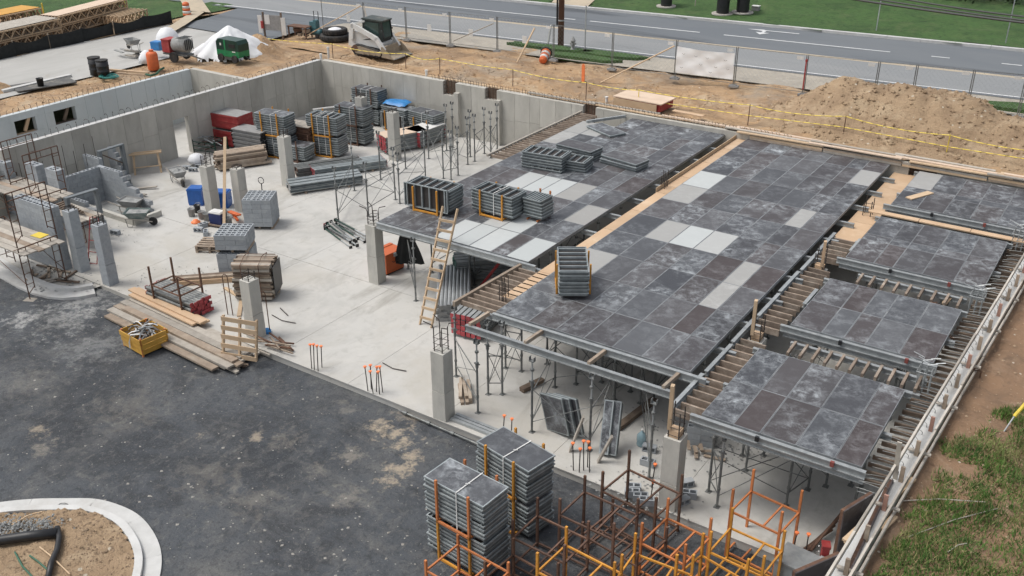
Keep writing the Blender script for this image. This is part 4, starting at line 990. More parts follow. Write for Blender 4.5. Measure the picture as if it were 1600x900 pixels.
for s in (-1, 1):
    for k in range(3): b = MB(); b.tube((-.7, s*.5, .15+.22*k), (.7, s*.5, .15+.22*k), .025, 5); part('rail', b, 'dkgreen', t)
    for e in (-1, 1): b = MB(); b.box((e*.7, s*.5, .35), (.06, .06, .7)); part('post', b, 'dkgreen', t)
for k in range(26):
    a = random.uniform(0, 3.1); c = Vector((random.uniform(-.55, .55), random.uniform(-.4, .4), random.uniform(.3, .72))); d = Vector((math.cos(a), math.sin(a), random.uniform(-.3, .3)))*.35
    part('clamp', MB().tube(c-d, c+d, .03, 5), random.choice(('post', 'black', 'galv', 'rust')), t)
def rack(lab, x, y, z, rz, l_, w_, h, ms, hr=.55, group='empty steel stacking racks', low=.12, extra=True, name='stacking_rack'):
    t = thing(name, lab, 'rack', (x, y, z), rz, group)
    for sx in (-1, 1):
        for sy in (-1, 1): part('post', MB().box((sx*l_/2, sy*w_/2, h/2), (.056, .056, h)), ms, t)
    for zz in ((low, hr) if low else (hr,)):
        for s in (-1, 1):
            part('rail', MB().box((0, s*w_/2, zz), (l_-.056, .04, .045)), ms, t); part('rail', MB().box((s*l_/2, 0, zz), (.04, w_-.056, .045)), ms, t)
    if extra: part('cross_rail', MB().box((l_*.17, 0, hr), (.04, w_-.06, .04)), ms, t)
    if extra: part('cross_rail', MB().box((-l_*.17, 0, low or hr), (.04, w_-.06, .04)), ms, t)
    return t
q = at(278, 480, 0); tube_bundle('bundle of green-grey props with red plate ends under a rusty rack', q.x, q.y+.1, .06, -.02, 7, 5, 2.5, .06, 'post', 'pinkred')
rack('rusty rack of four posts holding the bundle of props', q.x, q.y+.1, 0, -.02, 1.55, .95, 1.55, 'rust', .82, 'rusty post racks', 0)
p = at(540, 366, 0)
for i in range(11):
    a = -.32+random.uniform(-.12, .12); x, y = p.x+random.uniform(-.25, .25), p.y+(i-5)*.11; t = thing('steel_prop', 'grey adjustable prop in the loose heap left of the hooked column', 'prop', (x, y, .05+.07*(i % 2)), a, 'loose steel props on the slab')
    part('outer_tube', MB().tube((-1.2, 0, 0), (.3, 0, 0), .036, 7), 'post' if i % 3 else 'dkgreen', t); part('inner_tube', MB().tube((.3, 0, 0), (1.2, 0, 0), .026, 7), 'galv', t); part('plate', MB().box((1.2, 0, 0), (.012, .14, .14)), 'black', t); part('plate', MB().box((-1.2, 0, 0), (.012, .14, .14)), 'pinkred' if i == 4 else 'black', t)

# ------------------------------------------------------------------ orange racks in the foreground
fg = 'orange and brown stacking racks in the asphalt'
def zat(px_, py_, z, lab, l_, w_, h, ms, hr, rz=-.05, **k):
    p = at(px_, py_, z+ZY); rack(lab, p.x, p.y, ZY, rz, l_, w_, h, ms, hr, fg, **k)
# (pixel of the rail-level centre, rail height)
zat(1002, 770, 1.15, 'tall brown rack at the back left of the rack group', 1.55, 1.15, 1.75, 'rust', 1.15, -.12)
zat(935, 805, 1.1, 'dark brown rack in front of the tallest brown rack', 1.5, 1.1, 1.6, 'oldrust', 1.1, -.05)
zat(1055, 845, .95, 'orange-brown rack in the middle with narrow square frame', 1.15, 1.15, 1.55, 'orange', .95, -.1)
zat(1195, 800, 1.35, 'bright orange rack farthest right behind the yellow one', 1.25, 1.0, 2.0, 'orange', 1.35, -.12)
zat(1165, 862, 1.0, 'yellow rack with doubled posts at the right of the group', 1.3, 1.05, 1.6, 'yellow', 1.0, -.08)
zat(860, 842, .95, 'brown rack beside the dark topped panel stack', 1.45, 1.0, 1.5, 'oldrust', .95, -.05)
zat(905, 895, 1.1, 'yellow rack at the bottom edge in the middle', 1.5, 1.1, 1.65, 'yellow', 1.1, -.08)
zat(730, 893, .9, 'orange rack at the bottom edge in front of the tall stack', 1.5, 1.1, 1.2, 'orange', .9, -.08)
zat(1020, 905, .9, 'mixed brown and yellow rack at the bottom edge right of centre', 1.4, 1.1, 1.5, 'yellow', .9, .05)
zat(1110, 905, .8, 'low amber rack at the bottom edge near the doubled-post rack', 1.2, 1.0, 1.45, 'yellow', .8, -.2)
zat(815, 905, .7, 'brown low rack at the bottom edge near the orange rack', 1.3, 1.0, 1.2, 'rust', .7, -.1)
zat(975, 840, .6, 'old brown rack low between the taller racks', 1.6, 1.2, 1.0, 'oldrust', .6, -.15)
#zat(1090, 800, .45, 'low rusty rack behind the narrow square frame', 1.5, 1.1, .9, 'rust', .45, -.1)

# ------------------------------------------------------------------ cinder blocks
def blk_mesh(hollow):
    b = MB(); l, w_, h = .392, .192, .192
    if hollow:
        for (cx, cy, sx, sy) in ((0, -w_/2+.018, l, .036), (0, w_/2-.018, l, .036), (-l/2+.018, 0, .036, w_-.072), (l/2-.018, 0, .036, w_-.072), (0, 0, .04, w_-.072)): b.box((cx, cy, 0), (sx, sy, h))
    else: b.box((0, 0, 0), (l, w_, h))
    return b.mesh('cinder_block', mm('cmu'))
BH, BS = blk_mesh(True), blk_mesh(False)
def block(t, x, y, z, rz=0, hollow=False): return link('cinder_block', BH if hollow else BS, t, (x, y, z+.1), (0, 0, rz))
def half(t, x, y, z): return link('cinder_block', BHALF, t, (x, y, z+.1))
BHALF = MB().box((0, 0, 0), (.192, .192, .192)).mesh('cinder_block', mm('cmu'))
def block_wall(label, p, q, courses, right=lambda c: 0, left=lambda c: 0, rows=1, group='cinder block walls', z=0):
    p, q = Vector((p[0], p[1], 0)), Vector((q[0], q[1], 0)); L = (q-p).length; a = math.atan2(q.y-p.y, q.x-p.x)
    t = thing('block_wall', label, 'block wall', (p.x, p.y, z), a, group)
    n = max(1, round(L/.4))
    core = MB()
    for c in range(courses):
        r0 = left(c); r1 = n-right(c); odd = c % 2; x0 = .4*r0+.01; x1 = .4*r1-.01
        nxt = n-right(c+1) if c < courses-1 else 0
        for r in range(rows):
            top = lambda k: c == courses-1 or k >= nxt-1
            if odd and n > 1:
                half(t, .4*r0+.1, .2*r, c*.2)
                for k in range(r0, r1-1): block(t, .4+.4*k, .2*r, c*.2, 0, top(k))
                if right(c) or right(courses-1): x1 -= .2
                else: half(t, .4*r1-.1, .2*r, c*.2)
            else:
                for k in range(r0, r1): block(t, .2+.4*k, .2*r, c*.2, 0, top(k))
        if c < courses-1: core.box(((x0+x1)/2, .1*(rows-1), c*.2+.1), (x1-x0, .17+.2*(rows-1), .2))
    if core.v: part('mortar_joint', core, 'mortar', t)
    return t
lc = at(163, 312, 0)
block_wall('left leg of the blue-grey block enclosure, dowels rising behind it', (lc.x, lc.y-2.2), (lc.x, lc.y), 8)
block_wall('right leg of the block enclosure with its toothed unfinished end', (lc.x+.1, lc.y+.1), (lc.x+3.2, lc.y+.1), 8, right=lambda c: max(0, (c-1)//1-1) if c < 6 else 4)
block_wall('low block wall with stepped end beside the bundle of rebar rings', (-37.7, 22.1), (-35.5, 22.1), 6, right=lambda c: 0 if c < 4 else (1 if c == 4 else 2))
block_wall('thick two-row block wall standing behind the front scaffold planks', (-35.9, 18.95), (-33.55, 18.95), 13, rows=2)
block_wall('square block pier behind the second plank platform', (-38.4, 21.9), (-37.6, 21.9), 12, rows=2)
block_wall('block pier further back, left of the square one', (-39.7, 21.8), (-38.95, 21.8), 12, rows=2)
block_wall('block pier at the left edge of the picture', (-41.2, 21.3), (-40.4, 21.3), 12, rows=2)
p = at(168, 238, 1.9); block_wall('block stub left of the steel frame by the long wall', (-40.3, 24.9), (-38.9, 24.9), 9)
block_wall('block wall behind the wooden sawhorse', (-40.3, 26.2), (-39.0, 26.2), 9, right=lambda c: c//4)
for i in range(9):
    x, y = lc.x-.9+.05*(i % 2), lc.y-3.6+i*.52
    single('rebar_dowel', MB().path([(0, 0, 0), (.01, .01, 1.2), (.03, 0, 2.3+.2*(i % 3))], .013, 4), 'rebar', 'tall thin rebar dowel in front of the long wall by the block enclosure', 'rebar', 'tall dowels behind the block enclosure', False, (x, y, 0))
# concrete pit and low upstand inside the enclosure
b = MB(); b.box((lc.x+2.0, lc.y-1.15, .12), (3.4, .18, .24)); b.box((lc.x+3.7, lc.y-.5, .12), (.18, 1.4, .24)); struct('pit_upstand', b, 'column')
b = MB(); b.box((lc.x+2.0, lc.y-.45, .006), (3.1, 1.2, .01)); struct('pit_floor', b, 'mud')
def steel_frame(lab, x, y, rz, w_, h, diag=False):
    t = thing('steel_door_frame', lab, 'door frame', (x, y, 0), rz, 'grey steel door frames')
    for s in (0, 1): part('jamb', MB().box((s*w_, 0, h/2), (.14, .2, h)), 'teal' if False else 'greyframe', t)
    part('head', MB().box((w_/2, 0, h+.03), (w_+.14, .2, .06)), 'greyframe', t)
    if diag: part('prop', MB().bar((.1, 0, h-.15), (w_, .1, h-.9), .05, .05), 'darkwood', t)
MT['greyframe'] = mat('primed_steel', (.17, .19, .20), (.12, .135, .145), 4, .6)
steel_frame('grey steel door frame behind the two block columns', -35.0, 20.5, math.pi/2-.08, 1.25, 2.15)
steel_frame('grey steel door frame with a diagonal prop by the long wall', -39.4, 25.1, math.pi/2, 1.2, 2.0, True)

# ------------------------------------------------------------------ scaffolds
def frame(t, x, y0, y1, z0, z1, ms='rust'):
    b = MB(); s = .28
    for y, d in ((y0, s), (y1, -s)):
        b.tube((x, y, z0), (x, y, z1), .024, 6); b.tube((x, y+d, z0+.35), (x, y+d, z1), .02, 6)
        n = int((z1-z0)/.42)
        for k in range(1, n): b.tube((x, y, z0+.35+k*.42-.2), (x, y+d, z0+.35+k*.42-.2), .013, 5)
        b.tube((x, y, z0+.2), (x, y+d, z0+.42), .016, 5)
    part('end_frame', b, ms, t); b = MB(); b.tube((x, y0, z1), (x, y1, z1), .024, 6); b.tube((x, y0, z1-.28), (x, y1, z1-.28), .02, 6); b.tube((x, (y0+y1)/2, z1-.28), (x, (y0+y1)/2, z1), .014, 5); part('top_rail', b, ms, t)
def scaffold(label, x, y, w_, l_, lift, tiers, planks, zs=(0, 0), ms='rust', pz=None, up_frames=(0, 1)):
    t = thing('scaffold', label, 'scaffold', (x, y, 0), 0, 'tubular scaffolds with plank platforms')
    for k, xx in enumerate((0, -l_)):
        for s in range(tiers):
            if s == 0 or k in up_frames: frame(t, xx, 0, w_, zs[0]+s*lift+(.06 if s == 0 else 0), zs[0]+(s+1)*lift-.05, ms)
        for y_ in (0, w_): part('sole_plate', MB().box((xx, y_, zs[k]+.02), (.42, .3, .04), .4), 'greywood', t)
    for y_ in (0, w_): part('brace', MB().tube((0, y_, .5), (-l_, y_, lift-.2), .013, 5).tube((0, y_, lift-.2), (-l_, y_, .5), .013, 5), ms, t)
    z = zs[0]+lift if pz is None else pz
    n = int(w_/.25)
    for k in range(planks):
        part('plank', MB().box((-l_/2+random.uniform(-.12, .12), .1+k*.26, z+.025), (l_+.9, .25, .045), random.uniform(-.012, .012)), ('greywood', 'greywood', 'oldwood', 'greywood')[k % 4] if planks > 3 else 'oldwood', t)
    return t
scaffold('front scaffold with a broad plank platform carrying the block wall view', -32.6, 16.85, 1.55, 3.4, 2.1, 2, 6, (-.15, -.15), 'post2' if False else 'rust', 1.72, (0,))
scaffold('second scaffold behind with a pale plank platform', -37.0, 20.2, 1.55, 3.6, 1.85, 2, 6, (0, 0), 'rust', 1.62, (0,))
scaffold('rear scaffold frame near the long wall at the left edge', -39.7, 20.9, 1.4, 2.6, 1.8, 2, 3, (0, 0), 'rust', 1.6, (0,))
scaffold('small low scaffold between the block walls with clutter on its planks', -34.3, 20.25, 1.0, 1.7, 1.45, 1, 4, (0, 0), 'oldrust', 1.45)
b = MB()
for i in range(9): b.bar((-36.2+.2*i, 20.4+.05*i, 1.55), (-35.9+.2*i, 21.0-.05*i, 1.72), .1, .05)
single('timber_offcuts', b, 'darkwood', 'dark timber offcuts heaped on the small low scaffold', 'offcuts')
b = MB(); b.box((0, 0, .01), (.55, .38, .02)); single('yellow_mat', b, 'yel', 'faded yellow patch of board on the front scaffold planks', 'board', None, False, (-33.4, 18.2, 1.775), .1)

# coils of rebar ties next to the low wall
t = thing('wire_coil', 'standing coil of grey wire rings at the stepped wall end', 'wire coil', (-35.3, 21.75, 0))
for k in range(13):
    n = 14; part('ring', MB().path([(.2*math.cos(6.283*i/n), .2*math.sin(6.283*i/n), .1+k*.09+.04*math.sin(6.283*i/n+k)) for i in range(n+1)], .013, 4), 'galv', t)
t = thing('hand_truck', 'thin red hand truck leaning by the slim block column', 'hand truck', (-33.2, 20.2, 0), .3)
for s in (-1, 1): part('side_tube', MB().tube((s*.2, -.35, .05), (s*.2, .25, 1.75), .02, 6), 'red', t)
for k in range(5): f = k/4; part('rung', MB().tube((-.2, -.35+.6*f, .05+1.7*f), (.2, -.35+.6*f, .05+1.7*f), .015, 5), 'red', t)
part('wheel', MB().lathe((0, 0, 0), [(.1, -.04), (.13, -.02), (.13, .02), (.1, .04)], 12), 'rubber', t).location = (-.26, -.3, .13)
t.children[-1].rotation_euler = (0, math.pi/2, 0)

# ------------------------------------------------------------------ wheelbarrows and mixing tubs
def tray(b, l_, w_, h, z, m=0):
    lo = [(-l_*.28, -w_*.32), (l_*.3, -w_*.26), (l_*.3, w_*.26), (-l_*.28, w_*.32)]; hi = [(-l_*.5, -w_*.5), (l_*.5, -w_*.42), (l_*.5, w_*.42), (-l_*.5, w_*.5)]
    for i in range(4):
        j = (i+1) % 4; a, c, d, e = lo[i], lo[j], hi[j], hi[i]
        b.face([(*a, z), (*c, z), (*d, z+h), (*e, z+h)], m); k = .95
        b.face([(a[0]*k, a[1]*k, z+.02), (e[0]*k, e[1]*k, z+h), (d[0]*k, d[1]*k, z+h), (c[0]*k, c[1]*k, z+.02)], m)
        b.face([(*e, z+h), (*d, z+h), (d[0]*k, d[1]*k, z+h), (e[0]*k, e[1]*k, z+h)], m)
    b.face([(*p, z) for p in reversed(lo)], m); b.face([(p[0]*.95, p[1]*.95, z+.02) for p in lo], m)
def wheelbarrow(label, x, y, rz, col='grey', load=True, z=0):
    t = thing('wheelbarrow', label, 'wheelbarrow', (x, y, z), rz, 'wheelbarrows on the slab')
    b = MB(); tray(b, 1.0, .7, .32, .36); part('tray', b, col, t)
    if load:
        b = MB(); b.prism([(-.42, -.28), (.44, -.24), (.44, .24), (-.42, .28)], .60, .63); b.rock((0, 0, .63), .25, random, 0, .4); part('mortar_load', b, 'mud', t)
    for s in (-1, 1):
        part('handle', MB().path([(.62, s*.1, .2), (.2, s*.22, .33), (-.5, s*.27, .42), (-.95, s*.3, .58)], .022, 6), 'greywood', t)
        part('leg', MB().path([(-.1, s*.24, .36), (-.2, s*.25, .03), (-.4, s*.25, .03), (-.45, s*.26, .4)], .016, 5), 'post', t)
    A = Matrix.Rotation(math.pi/2, 3, 'X'); part('wheel', MB().lathe((.62, 0, .19), [(.08, -.04), (.17, -.05), (.19, 0), (.17, .05), (.08, .04)], 14, 0, A), 'rubber', t)
    return t
p = at(287, 288, 0); wheelbarrow('grey wheelbarrow full of mortar alone on the slab', p.x-.3, p.y, -.4)
p = at(218, 352, 0); wheelbarrow('greenish wheelbarrow by the block enclosure, nearer the camera', p.x, p.y, .6, 'teal2' if 'teal2' in MT else 'grey')
p = at(205, 335, 0); wheelbarrow('dusty wheelbarrow behind the greenish one at the enclosure', p.x, p.y+.1, .3)
t = thing('sawhorse', 'pale wooden sawhorse stand by the long wall doorway', 'sawhorse', (at(232, 268).x, at(232, 268).y, 0), .9)
for sx in (-.55, .55):
    for sy in (-1, 1): part('leg', MB().bar((sx*1.1, sy*.38, 0), (sx, sy*.06, .95), .09, .04), 'wood', t)
    part('cross_piece', MB().bar((sx*1.08, -.26, .35), (sx*1.08, .26, .35), .09, .03), 'wood', t)
for y in (-.12, .12): part('top_beam', MB().bar((-.75, y, .96), (.75, y, .96), .12, .07), 'wood', t)
part('side_rail', MB().bar((-.62, -.3, .35), (.62, -.3, .35), .09, .03), 'wood', t)
for i, (px_, py_) in enumerate(((206, 300), (213, 305), (224, 297))):
    p = at(px_, py_); b = MB(); b.bar((-.5, 0, .05), (.6, .1*i, .12), .14, .05); single('plank', b, 'greywood', ('plank lying against the toothed block wall end', 'second plank crossing at the toothed wall end', 'plank pointing to the wheelbarrow from the wall end')[i], 'plank', None, False, (p.x, p.y, 0), -.5+.5*i)

# ------------------------------------------------------------------ pallets of blocks
def pallet(t, l_=1.2, w_=1.0, z=0, ms='oldwood'):
    for k in range(5): part('pallet_board', MB().box((0, -w_/2+.08+k*(w_-.16)/4, z+.12), (l_, .12, .025)), ms, t)
    for k in (-1, 0, 1): part('pallet_runner', MB().box((k*(l_/2-.06), 0, z+.055), (.09, w_, .1)), ms, t)
def block_pallet(label, x, y, z, rz, courses, nx=3, ny=6, sheet=False):
    t = thing('block_pallet', label, 'block pallet', (x, y, z), rz, 'pallets of cinder blocks')
    pallet(t)
    for c in range(courses):
        for i in range(nx):
            for j in range(ny):
                if 0 < c < courses-1 and 0 < i < nx-1 and 0 < j < ny-1: continue
                block(t, -nx*.2+.2+i*.4+random.uniform(-.006, .006), -ny*.1+.1+j*.2, .14+c*.2, 0, c in (courses-1, 0))
    if sheet:
        b = MB(); 
        for i in range(2): b.box((0, (-1 if i else 1)*(ny*.1+.012), .14+courses*.1), (nx*.4+.02, .006, courses*.2*.9))
        b.box((nx*.2+.012, 0, .14+courses*.1), (.006, ny*.2+.02, courses*.2*.9))
        part('wrap', b, 'wrap', t)
    return t
MT['wrap'] = mat('plastic_wrap', (.50, .53, .55), (.40, .43, .45), 3, .35)
p = at(408, 352); block_pallet('full pallet of cinder blocks with the pallet jack behind it', p.x, p.y+.1, 0, .55, 6, 3, 6)
p = at(368, 425); block_pallet('lower pallet of cinder blocks of the two stacked ones', p.x, p.y+.2, 0, .55, 4, 3, 6)
block_pallet('upper plastic wrapped pallet of cinder blocks', p.x, p.y+.2, .97, .55, 3, 3, 6)
t = thing('pallet', 'empty weathered pallet beside the stacked block pallets', 'pallet', (at(335, 388).x, at(335, 388).y, 0), .5, 'timber pallets'); pallet(t, 1.2, 1.0, 0); pallet(t, 1.2, 1.0, .15)
t = thing('pallet', 'pale pallet leaning upright against the front column', 'pallet', (at(372, 562).x, at(372, 562).y, 0), .28, 'timber pallets')
for k in range(5): part('pallet_board', MB().bar((-.66, .06+.07*k+.0, .08+.29*k), (.66, .06+.07*k, .08+.29*k), .025, .16), 'wood', t)
for k in (-1, 0, 1): part('pallet_runner', MB().bar((k*.61, .1, 0), (k*.61, .42, 1.34), .06, .1), 'wood', t)
t = thing('pallet_jack', 'dark pallet jack handle with a ring grip behind the block pallet', 'pallet jack', (at(412, 322).x, at(412, 322).y, 0), .4)
part('handle', MB().tube((0, 0, .15), (0, .05, 1.05), .022, 6), 'black', t)
part('grip', MB().path([(.13*math.sin(6.283*i/12), .05, 1.2-.15*math.cos(6.283*i/12)) for i in range(13)], .018, 5), 'black', t)
for s in (-1, 1): part('fork', MB().box((s*.2, -.6, .08), (.16, 1.15, .06)), 'red', t)
part('wheel', MB().tube((-.08, 0, .1), (.08, 0, .1), .1, 12), 'rubber', t)

# clutter beside the two columns
def box_thing(name, lab, x, y, z, rz, d, ms, lid=None, cat=None, group=None):
    t = thing(name, lab, cat or name.replace('_', ' '), (x, y, z), rz, group)
    l_, w_, h = d
    b = MB(); lo = .46; b.prism([(-l_*lo, -w_*lo), (l_*lo, -w_*lo), (l_*lo, w_*lo), (-l_*lo, w_*lo)], 0, h*.12); b.prism([(-l_*.48, -w_*.48), (l_*.48, -w_*.48), (l_*.48, w_*.48), (-l_*.48, w_*.48)], h*.12, h*.86); part('body', b, ms, t)
    b = MB(); b.prism([(-l_/2, -w_/2), (l_/2, -w_/2), (l_/2, w_/2), (-l_/2, w_/2)], h*.86, h*.95); b.prism([(-l_*.44, -w_*.42), (l_*.44, -w_*.42), (l_*.44, w_*.42), (-l_*.44, w_*.42)], h*.95, h); part('lid', b, lid or ms, t)
    for s in (-1, 1): part('handle', MB().path([(s*l_*.48, -w_*.2, h*.6), (s*l_*.56, -w_*.15, h*.55), (s*l_*.56, w_*.15, h*.55), (s*l_*.48, w_*.2, h*.6)], .012, 5), 'white' if lid else ms, t)
    return t
p = at(345, 322); box_thing('storage_bin', 'blue storage bin right of the slab column', p.x, p.y, 0, .5, (.95, .6, .75), 'blue')
p = at(310, 318); box_thing('storage_bin', 'blue storage bin half hidden left of the slab column', p.x, p.y, 0, .5, (.7, .6, .8), 'blue')
p = at(342, 352); box_thing('cool_box', 'navy cool box with a cream lid on the slab', p.x, p.y, .12, .2, (.62, .42, .55), 'navy' if 'navy' in MT else 'blue', 'white')
t = thing('wooden_crate', 'low reddish timber crate under the cool box', 'crate', (p.x, p.y-.05, 0), .2)
for k in range(4): part('board', MB().box((0, -.2+.13*k, .09), (.8, .12, .04)), 'darkwood', t)
for s in (-1, 1): part('runner', MB().box((s*.3, 0, .035), (.08, .5, .07)), 'darkwood', t)
def bucket(lab, x, y, ms, z=0, r=.15, h=.36, group='buckets on the slab'):
    t = thing('bucket', lab, 'bucket', (x, y, z), 0, group)
    part('pail', MB().lathe((0, 0, 0), [(r*.85, 0), (r, h), (r*1.06, h), (r*1.06, h-.03), (r*.93, h-.03), (r*.8, .03), (.01, .03)], 12), ms, t, True)
    part('bail', MB().path([(-r, 0, h-.02), (-r*.9, .1, h+.04), (0, .18, h+.06), (r*.9, .1, h+.04), (r, 0, h-.02)], .007, 4), 'galv', t)
for (a, c), lab, ms in (((300, 338), 'grey bucket left of the slab column', 'grey'), ((309, 332), 'black bucket behind the grey bucket', 'black'), ((316, 342), 'grey bucket closest to the column foot', 'grey'), ((324, 345), 'mortar-stained bucket at the column foot', 'mud'), ((350, 340), 'dark bucket behind the cool box', 'black'), ((358, 352), 'pale bucket beside the cool box', 'grey')):
    p = at(a, c); bucket(lab, p.x, p.y, ms)
p = at(306, 348); b = MB(); b.lathe((0, 0, 0), [(.2, 0), (.2, .05), (.12, .08), (.1, .14), (.02, .15)], 12); single('hard_hat', b, 'cap', 'bright orange hard hat lying on the slab by the buckets', 'hard hat', None, True, (p.x, p.y, 0))
for i, (a, c, lab) in enumerate(((311, 362, 'loose cinder block nearest the orange hard hat'), (318, 355, 'loose cinder block leaning on another by the hard hat'), (322, 367, 'loose cinder block in front of the cool box'))):
    p = at(a, c); o = link('cinder_block', BH, None, (p.x, p.y, .1), (0 if i else math.pi/2, 0, .4+i)); tag(o, lab, 'cinder block', 'loose cinder blocks')
a0, a1 = at(348, 368), at(370, 222, .0)
b = MB(); b.bar((at(350, 362).x, at(350, 362).y, 0), (-32.75, 26.85, 3.4), .12, .045); single('long_plank', b, 'wood', 'long pine plank leaning steeply on the rear slab column', 'plank')
p = at(362, 345); b = MB(); b.bar((-.5, 0, .25), (.5, .3, .4), .2, .06); b.bar((-.4, .1, .2), (.6, .2, .22), .1, .08); single('red_barrier', b, 'hivis', 'faded red board barrier leaning behind the cool box', 'barrier', None, False, (p.x, p.y, 0), -.6)
for i, (a, c, lab) in enumerate(((292, 265, 'cinder block left of the white bag by the wall'), (302, 268, 'cinder block in the middle under the white bag'), (312, 262, 'cinder block at the right under the white bag'))):
    p = at(a, c); o = link('cinder_block', BH, None, (p.x, p.y, .1), (math.pi/2, 0, .5)); tag(o, lab, 'cinder block', 'loose cinder blocks')
p = at(308, 258); b = MB(); b.lathe((0, 0, 0), [(.4, 0), (.42, .15), (.3, .34), (.1, .42), (.01, .43)], 12); single('white_bag', b, 'tarp', 'plump white plastic bag by the doorway wall', 'bag', None, True, (p.x, p.y, .18))
p = at(181, 366); o = link('cinder_block', BH, None, (p.x, p.y, .1), (math.pi/2, 0, .2)); tag(o, 'single cinder block by the enclosure wheelbarrows', 'cinder block', 'loose cinder blocks')
p = at(112, 222, 0)
# ------------------------------------------------------------------ front timber, strips, crate
p = at(285, 525)
lumber('lumber_pile', 'broad pile of long weathered planks along the slab edge', at(285, 520, -.1).x, at(285, 520, -.1).y, -.12, -.06, (7, 5, 3), 7.0, .28, .07, ('greywood', 'greywood', 'oldwood', 'greywood'), None, .06)
lumber('lumber_pile', 'dark lower planks of the slab edge pile lying on the asphalt', at(296, 535, ZY).x-.3, at(300, 535, ZY).y-.12, ZY+.05, -.05, (5, 3), 6.6, .14, .06, ('oldwood', 'darkwood', 'greywood'), None, .08)
lumber('lumber_pile', 'long clean orange plank pair on top of the front lumber', at(262, 487).x, at(262, 487).y, .16, -.07, (2, 1), 4.4, .3, .06, ('wood', 'plywood'), None, .02)
lumber('lumber_pile', 'small stack of reddish boards behind the rusty rack', at(325, 440).x, at(325, 440).y, 0, .75, (3, 3, 2), 2.6, .16, .09, ('oldwood', 'plywood', 'darkwood'))
p = at(398, 465); t = lumber('strip_bundle', 'tall tied bundle of thin wood strips beside the column', p.x, p.y+.2, .1, .55, tuple(11-(k % 2) for k in range(15)), 1.5, .095, .085, ('oldwood', 'darkwood', 'greywood'), None, .05, 'wood bundle')
for sx in (-.35, .3):
    n = 5; part('tie_bar', MB().path([(sx, -.58, 0), (sx, -.58, 1.38), (sx, 0, 1.5), (sx, .58, 1.38), (sx, .58, 0)], .016, 5), 'rust', t)
part('end_board', MB().box((.78, 0, .7), (.02, 1.0, 1.1)), 'black', t)
for i, (a, c, lab) in enumerate(((360, 492, 'tall rusty wicket bar at the left of the front column'), (418, 520, 'tall rusty wicket bar with a blue foot right of the front column'))):
    p = at(a, c); t = thing('rebar_wicket', lab, 'rebar', (p.x, p.y, 0), .3, 'rusty bar wickets')
    part('loop', MB().path([(-.1, 0, 0), (-.1, 0, 1.5), (-.05, 0, 1.58), (.05, 0, 1.58), (.1, 0, 1.5), (.1, 0, 0)], .018, 5), 'rust', t)
    if i: part('foot', MB().lathe((0, 0, 0), [(.13, 0), (.14, .1), (.08, .16)], 10), 'ltblue', t)
p = at(425, 540); t = thing('scrap_pile', 'little heap of rusty bar ends and timber at the slab edge', 'scrap', (p.x, p.y, 0))
for i in range(12):
    a = random.uniform(-.5, .6); c = Vector((random.uniform(-.6, .6), random.uniform(-.25, .3), .05+.02*i)); d = Vector((math.cos(a), math.sin(a), 0))*random.uniform(.25, .6); part('stick', MB().bar(c-d, c+d, .05, .04), random.choice(('rust', 'oldwood', 'rust')), t)
p = at(350, 470); 
for i, (a, c, rz, lab) in enumerate(((370, 462, .2, 'pine board on the slab behind the prop bundle'), (376, 478, -.4, 'second short pine board near the prop bundle'), (285, 335, .0, 'dark plank shaving on the floor'))):
    if i < 2: p = at(a, c); b = MB(); b.box((0, 0, .03), (1.7, .14, .05)); single('loose_board', b, 'wood', lab, 'board', None, False, (p.x, p.y, 0), rz-.4)
# yellow crate
cx = (at(205, 520, .2)+at(272, 525, .2))/2; p = at(240, 545, ZY)
t = thing('yellow_crate', 'yellow timber crate full of white and grey straps on the asphalt', 'crate', (p.x-.35, p.y-.02, ZY), -.1)
for k in range(3):
    z = .16+k*.2; g = .02*k
    for (cx, cy, sx, sy) in ((0, -.48-g, 1.15+2*g, .03), (0, .48+g, 1.15+2*g, .03), (-.58-g, 0, .03, .93), (.58+g, 0, .03, .93)): part('board', MB().box((cx, cy, z), (sx, sy, .17)), 'yelwood', t)
for sx in (-1, 1):
    for sy in (-1, 1): part('corner_post', MB().box((sx*.56, sy*.46, .34), (.06, .06, .68)), 'orange', t)
part('floor', MB().box((0, 0, .09), (1.1, .92, .05)), 'darkwood', t)
t2 = thing('strap_heap', 'tangled heap of white and grey straps in the yellow crate', 'straps', (p.x-.35, p.y-.02, ZY+.3), -.1)
for k in range(34):
    a = random.uniform(0, 6.28); c = Vector((random.uniform(-.38, .38), random.uniform(-.3, .3), random.uniform(.1, .45)))
    d = Vector((math.cos(a), math.sin(a), random.uniform(-.5, .5)))*.3
    part('strap', MB().path([c-d, c-d*.3+Vector((0, 0, .1)), c+d*.4+Vector((.05, 0, .12)), c+d], .022, 4), random.choice(('white', 'grey', 'tarp', 'black', 'galv', 'oldwood')), t2)
part('strap', MB().path([(.3, -.3, .4), (.1, -.52, .4), (0, -.56, .1), (.02, -.58, -.1)], .03, 4), 'white', t2)

b = MB(); q = at(178, 527, ZY)-at(210, 527, ZY); b.tube((0, 0, .03), (-1.3, .5, .05), .018, 5); single('steel_bar', b, 'black', 'thin dark bar lying left of the yellow crate', 'bar', None, False, tuple(at(208, 527, ZY)))

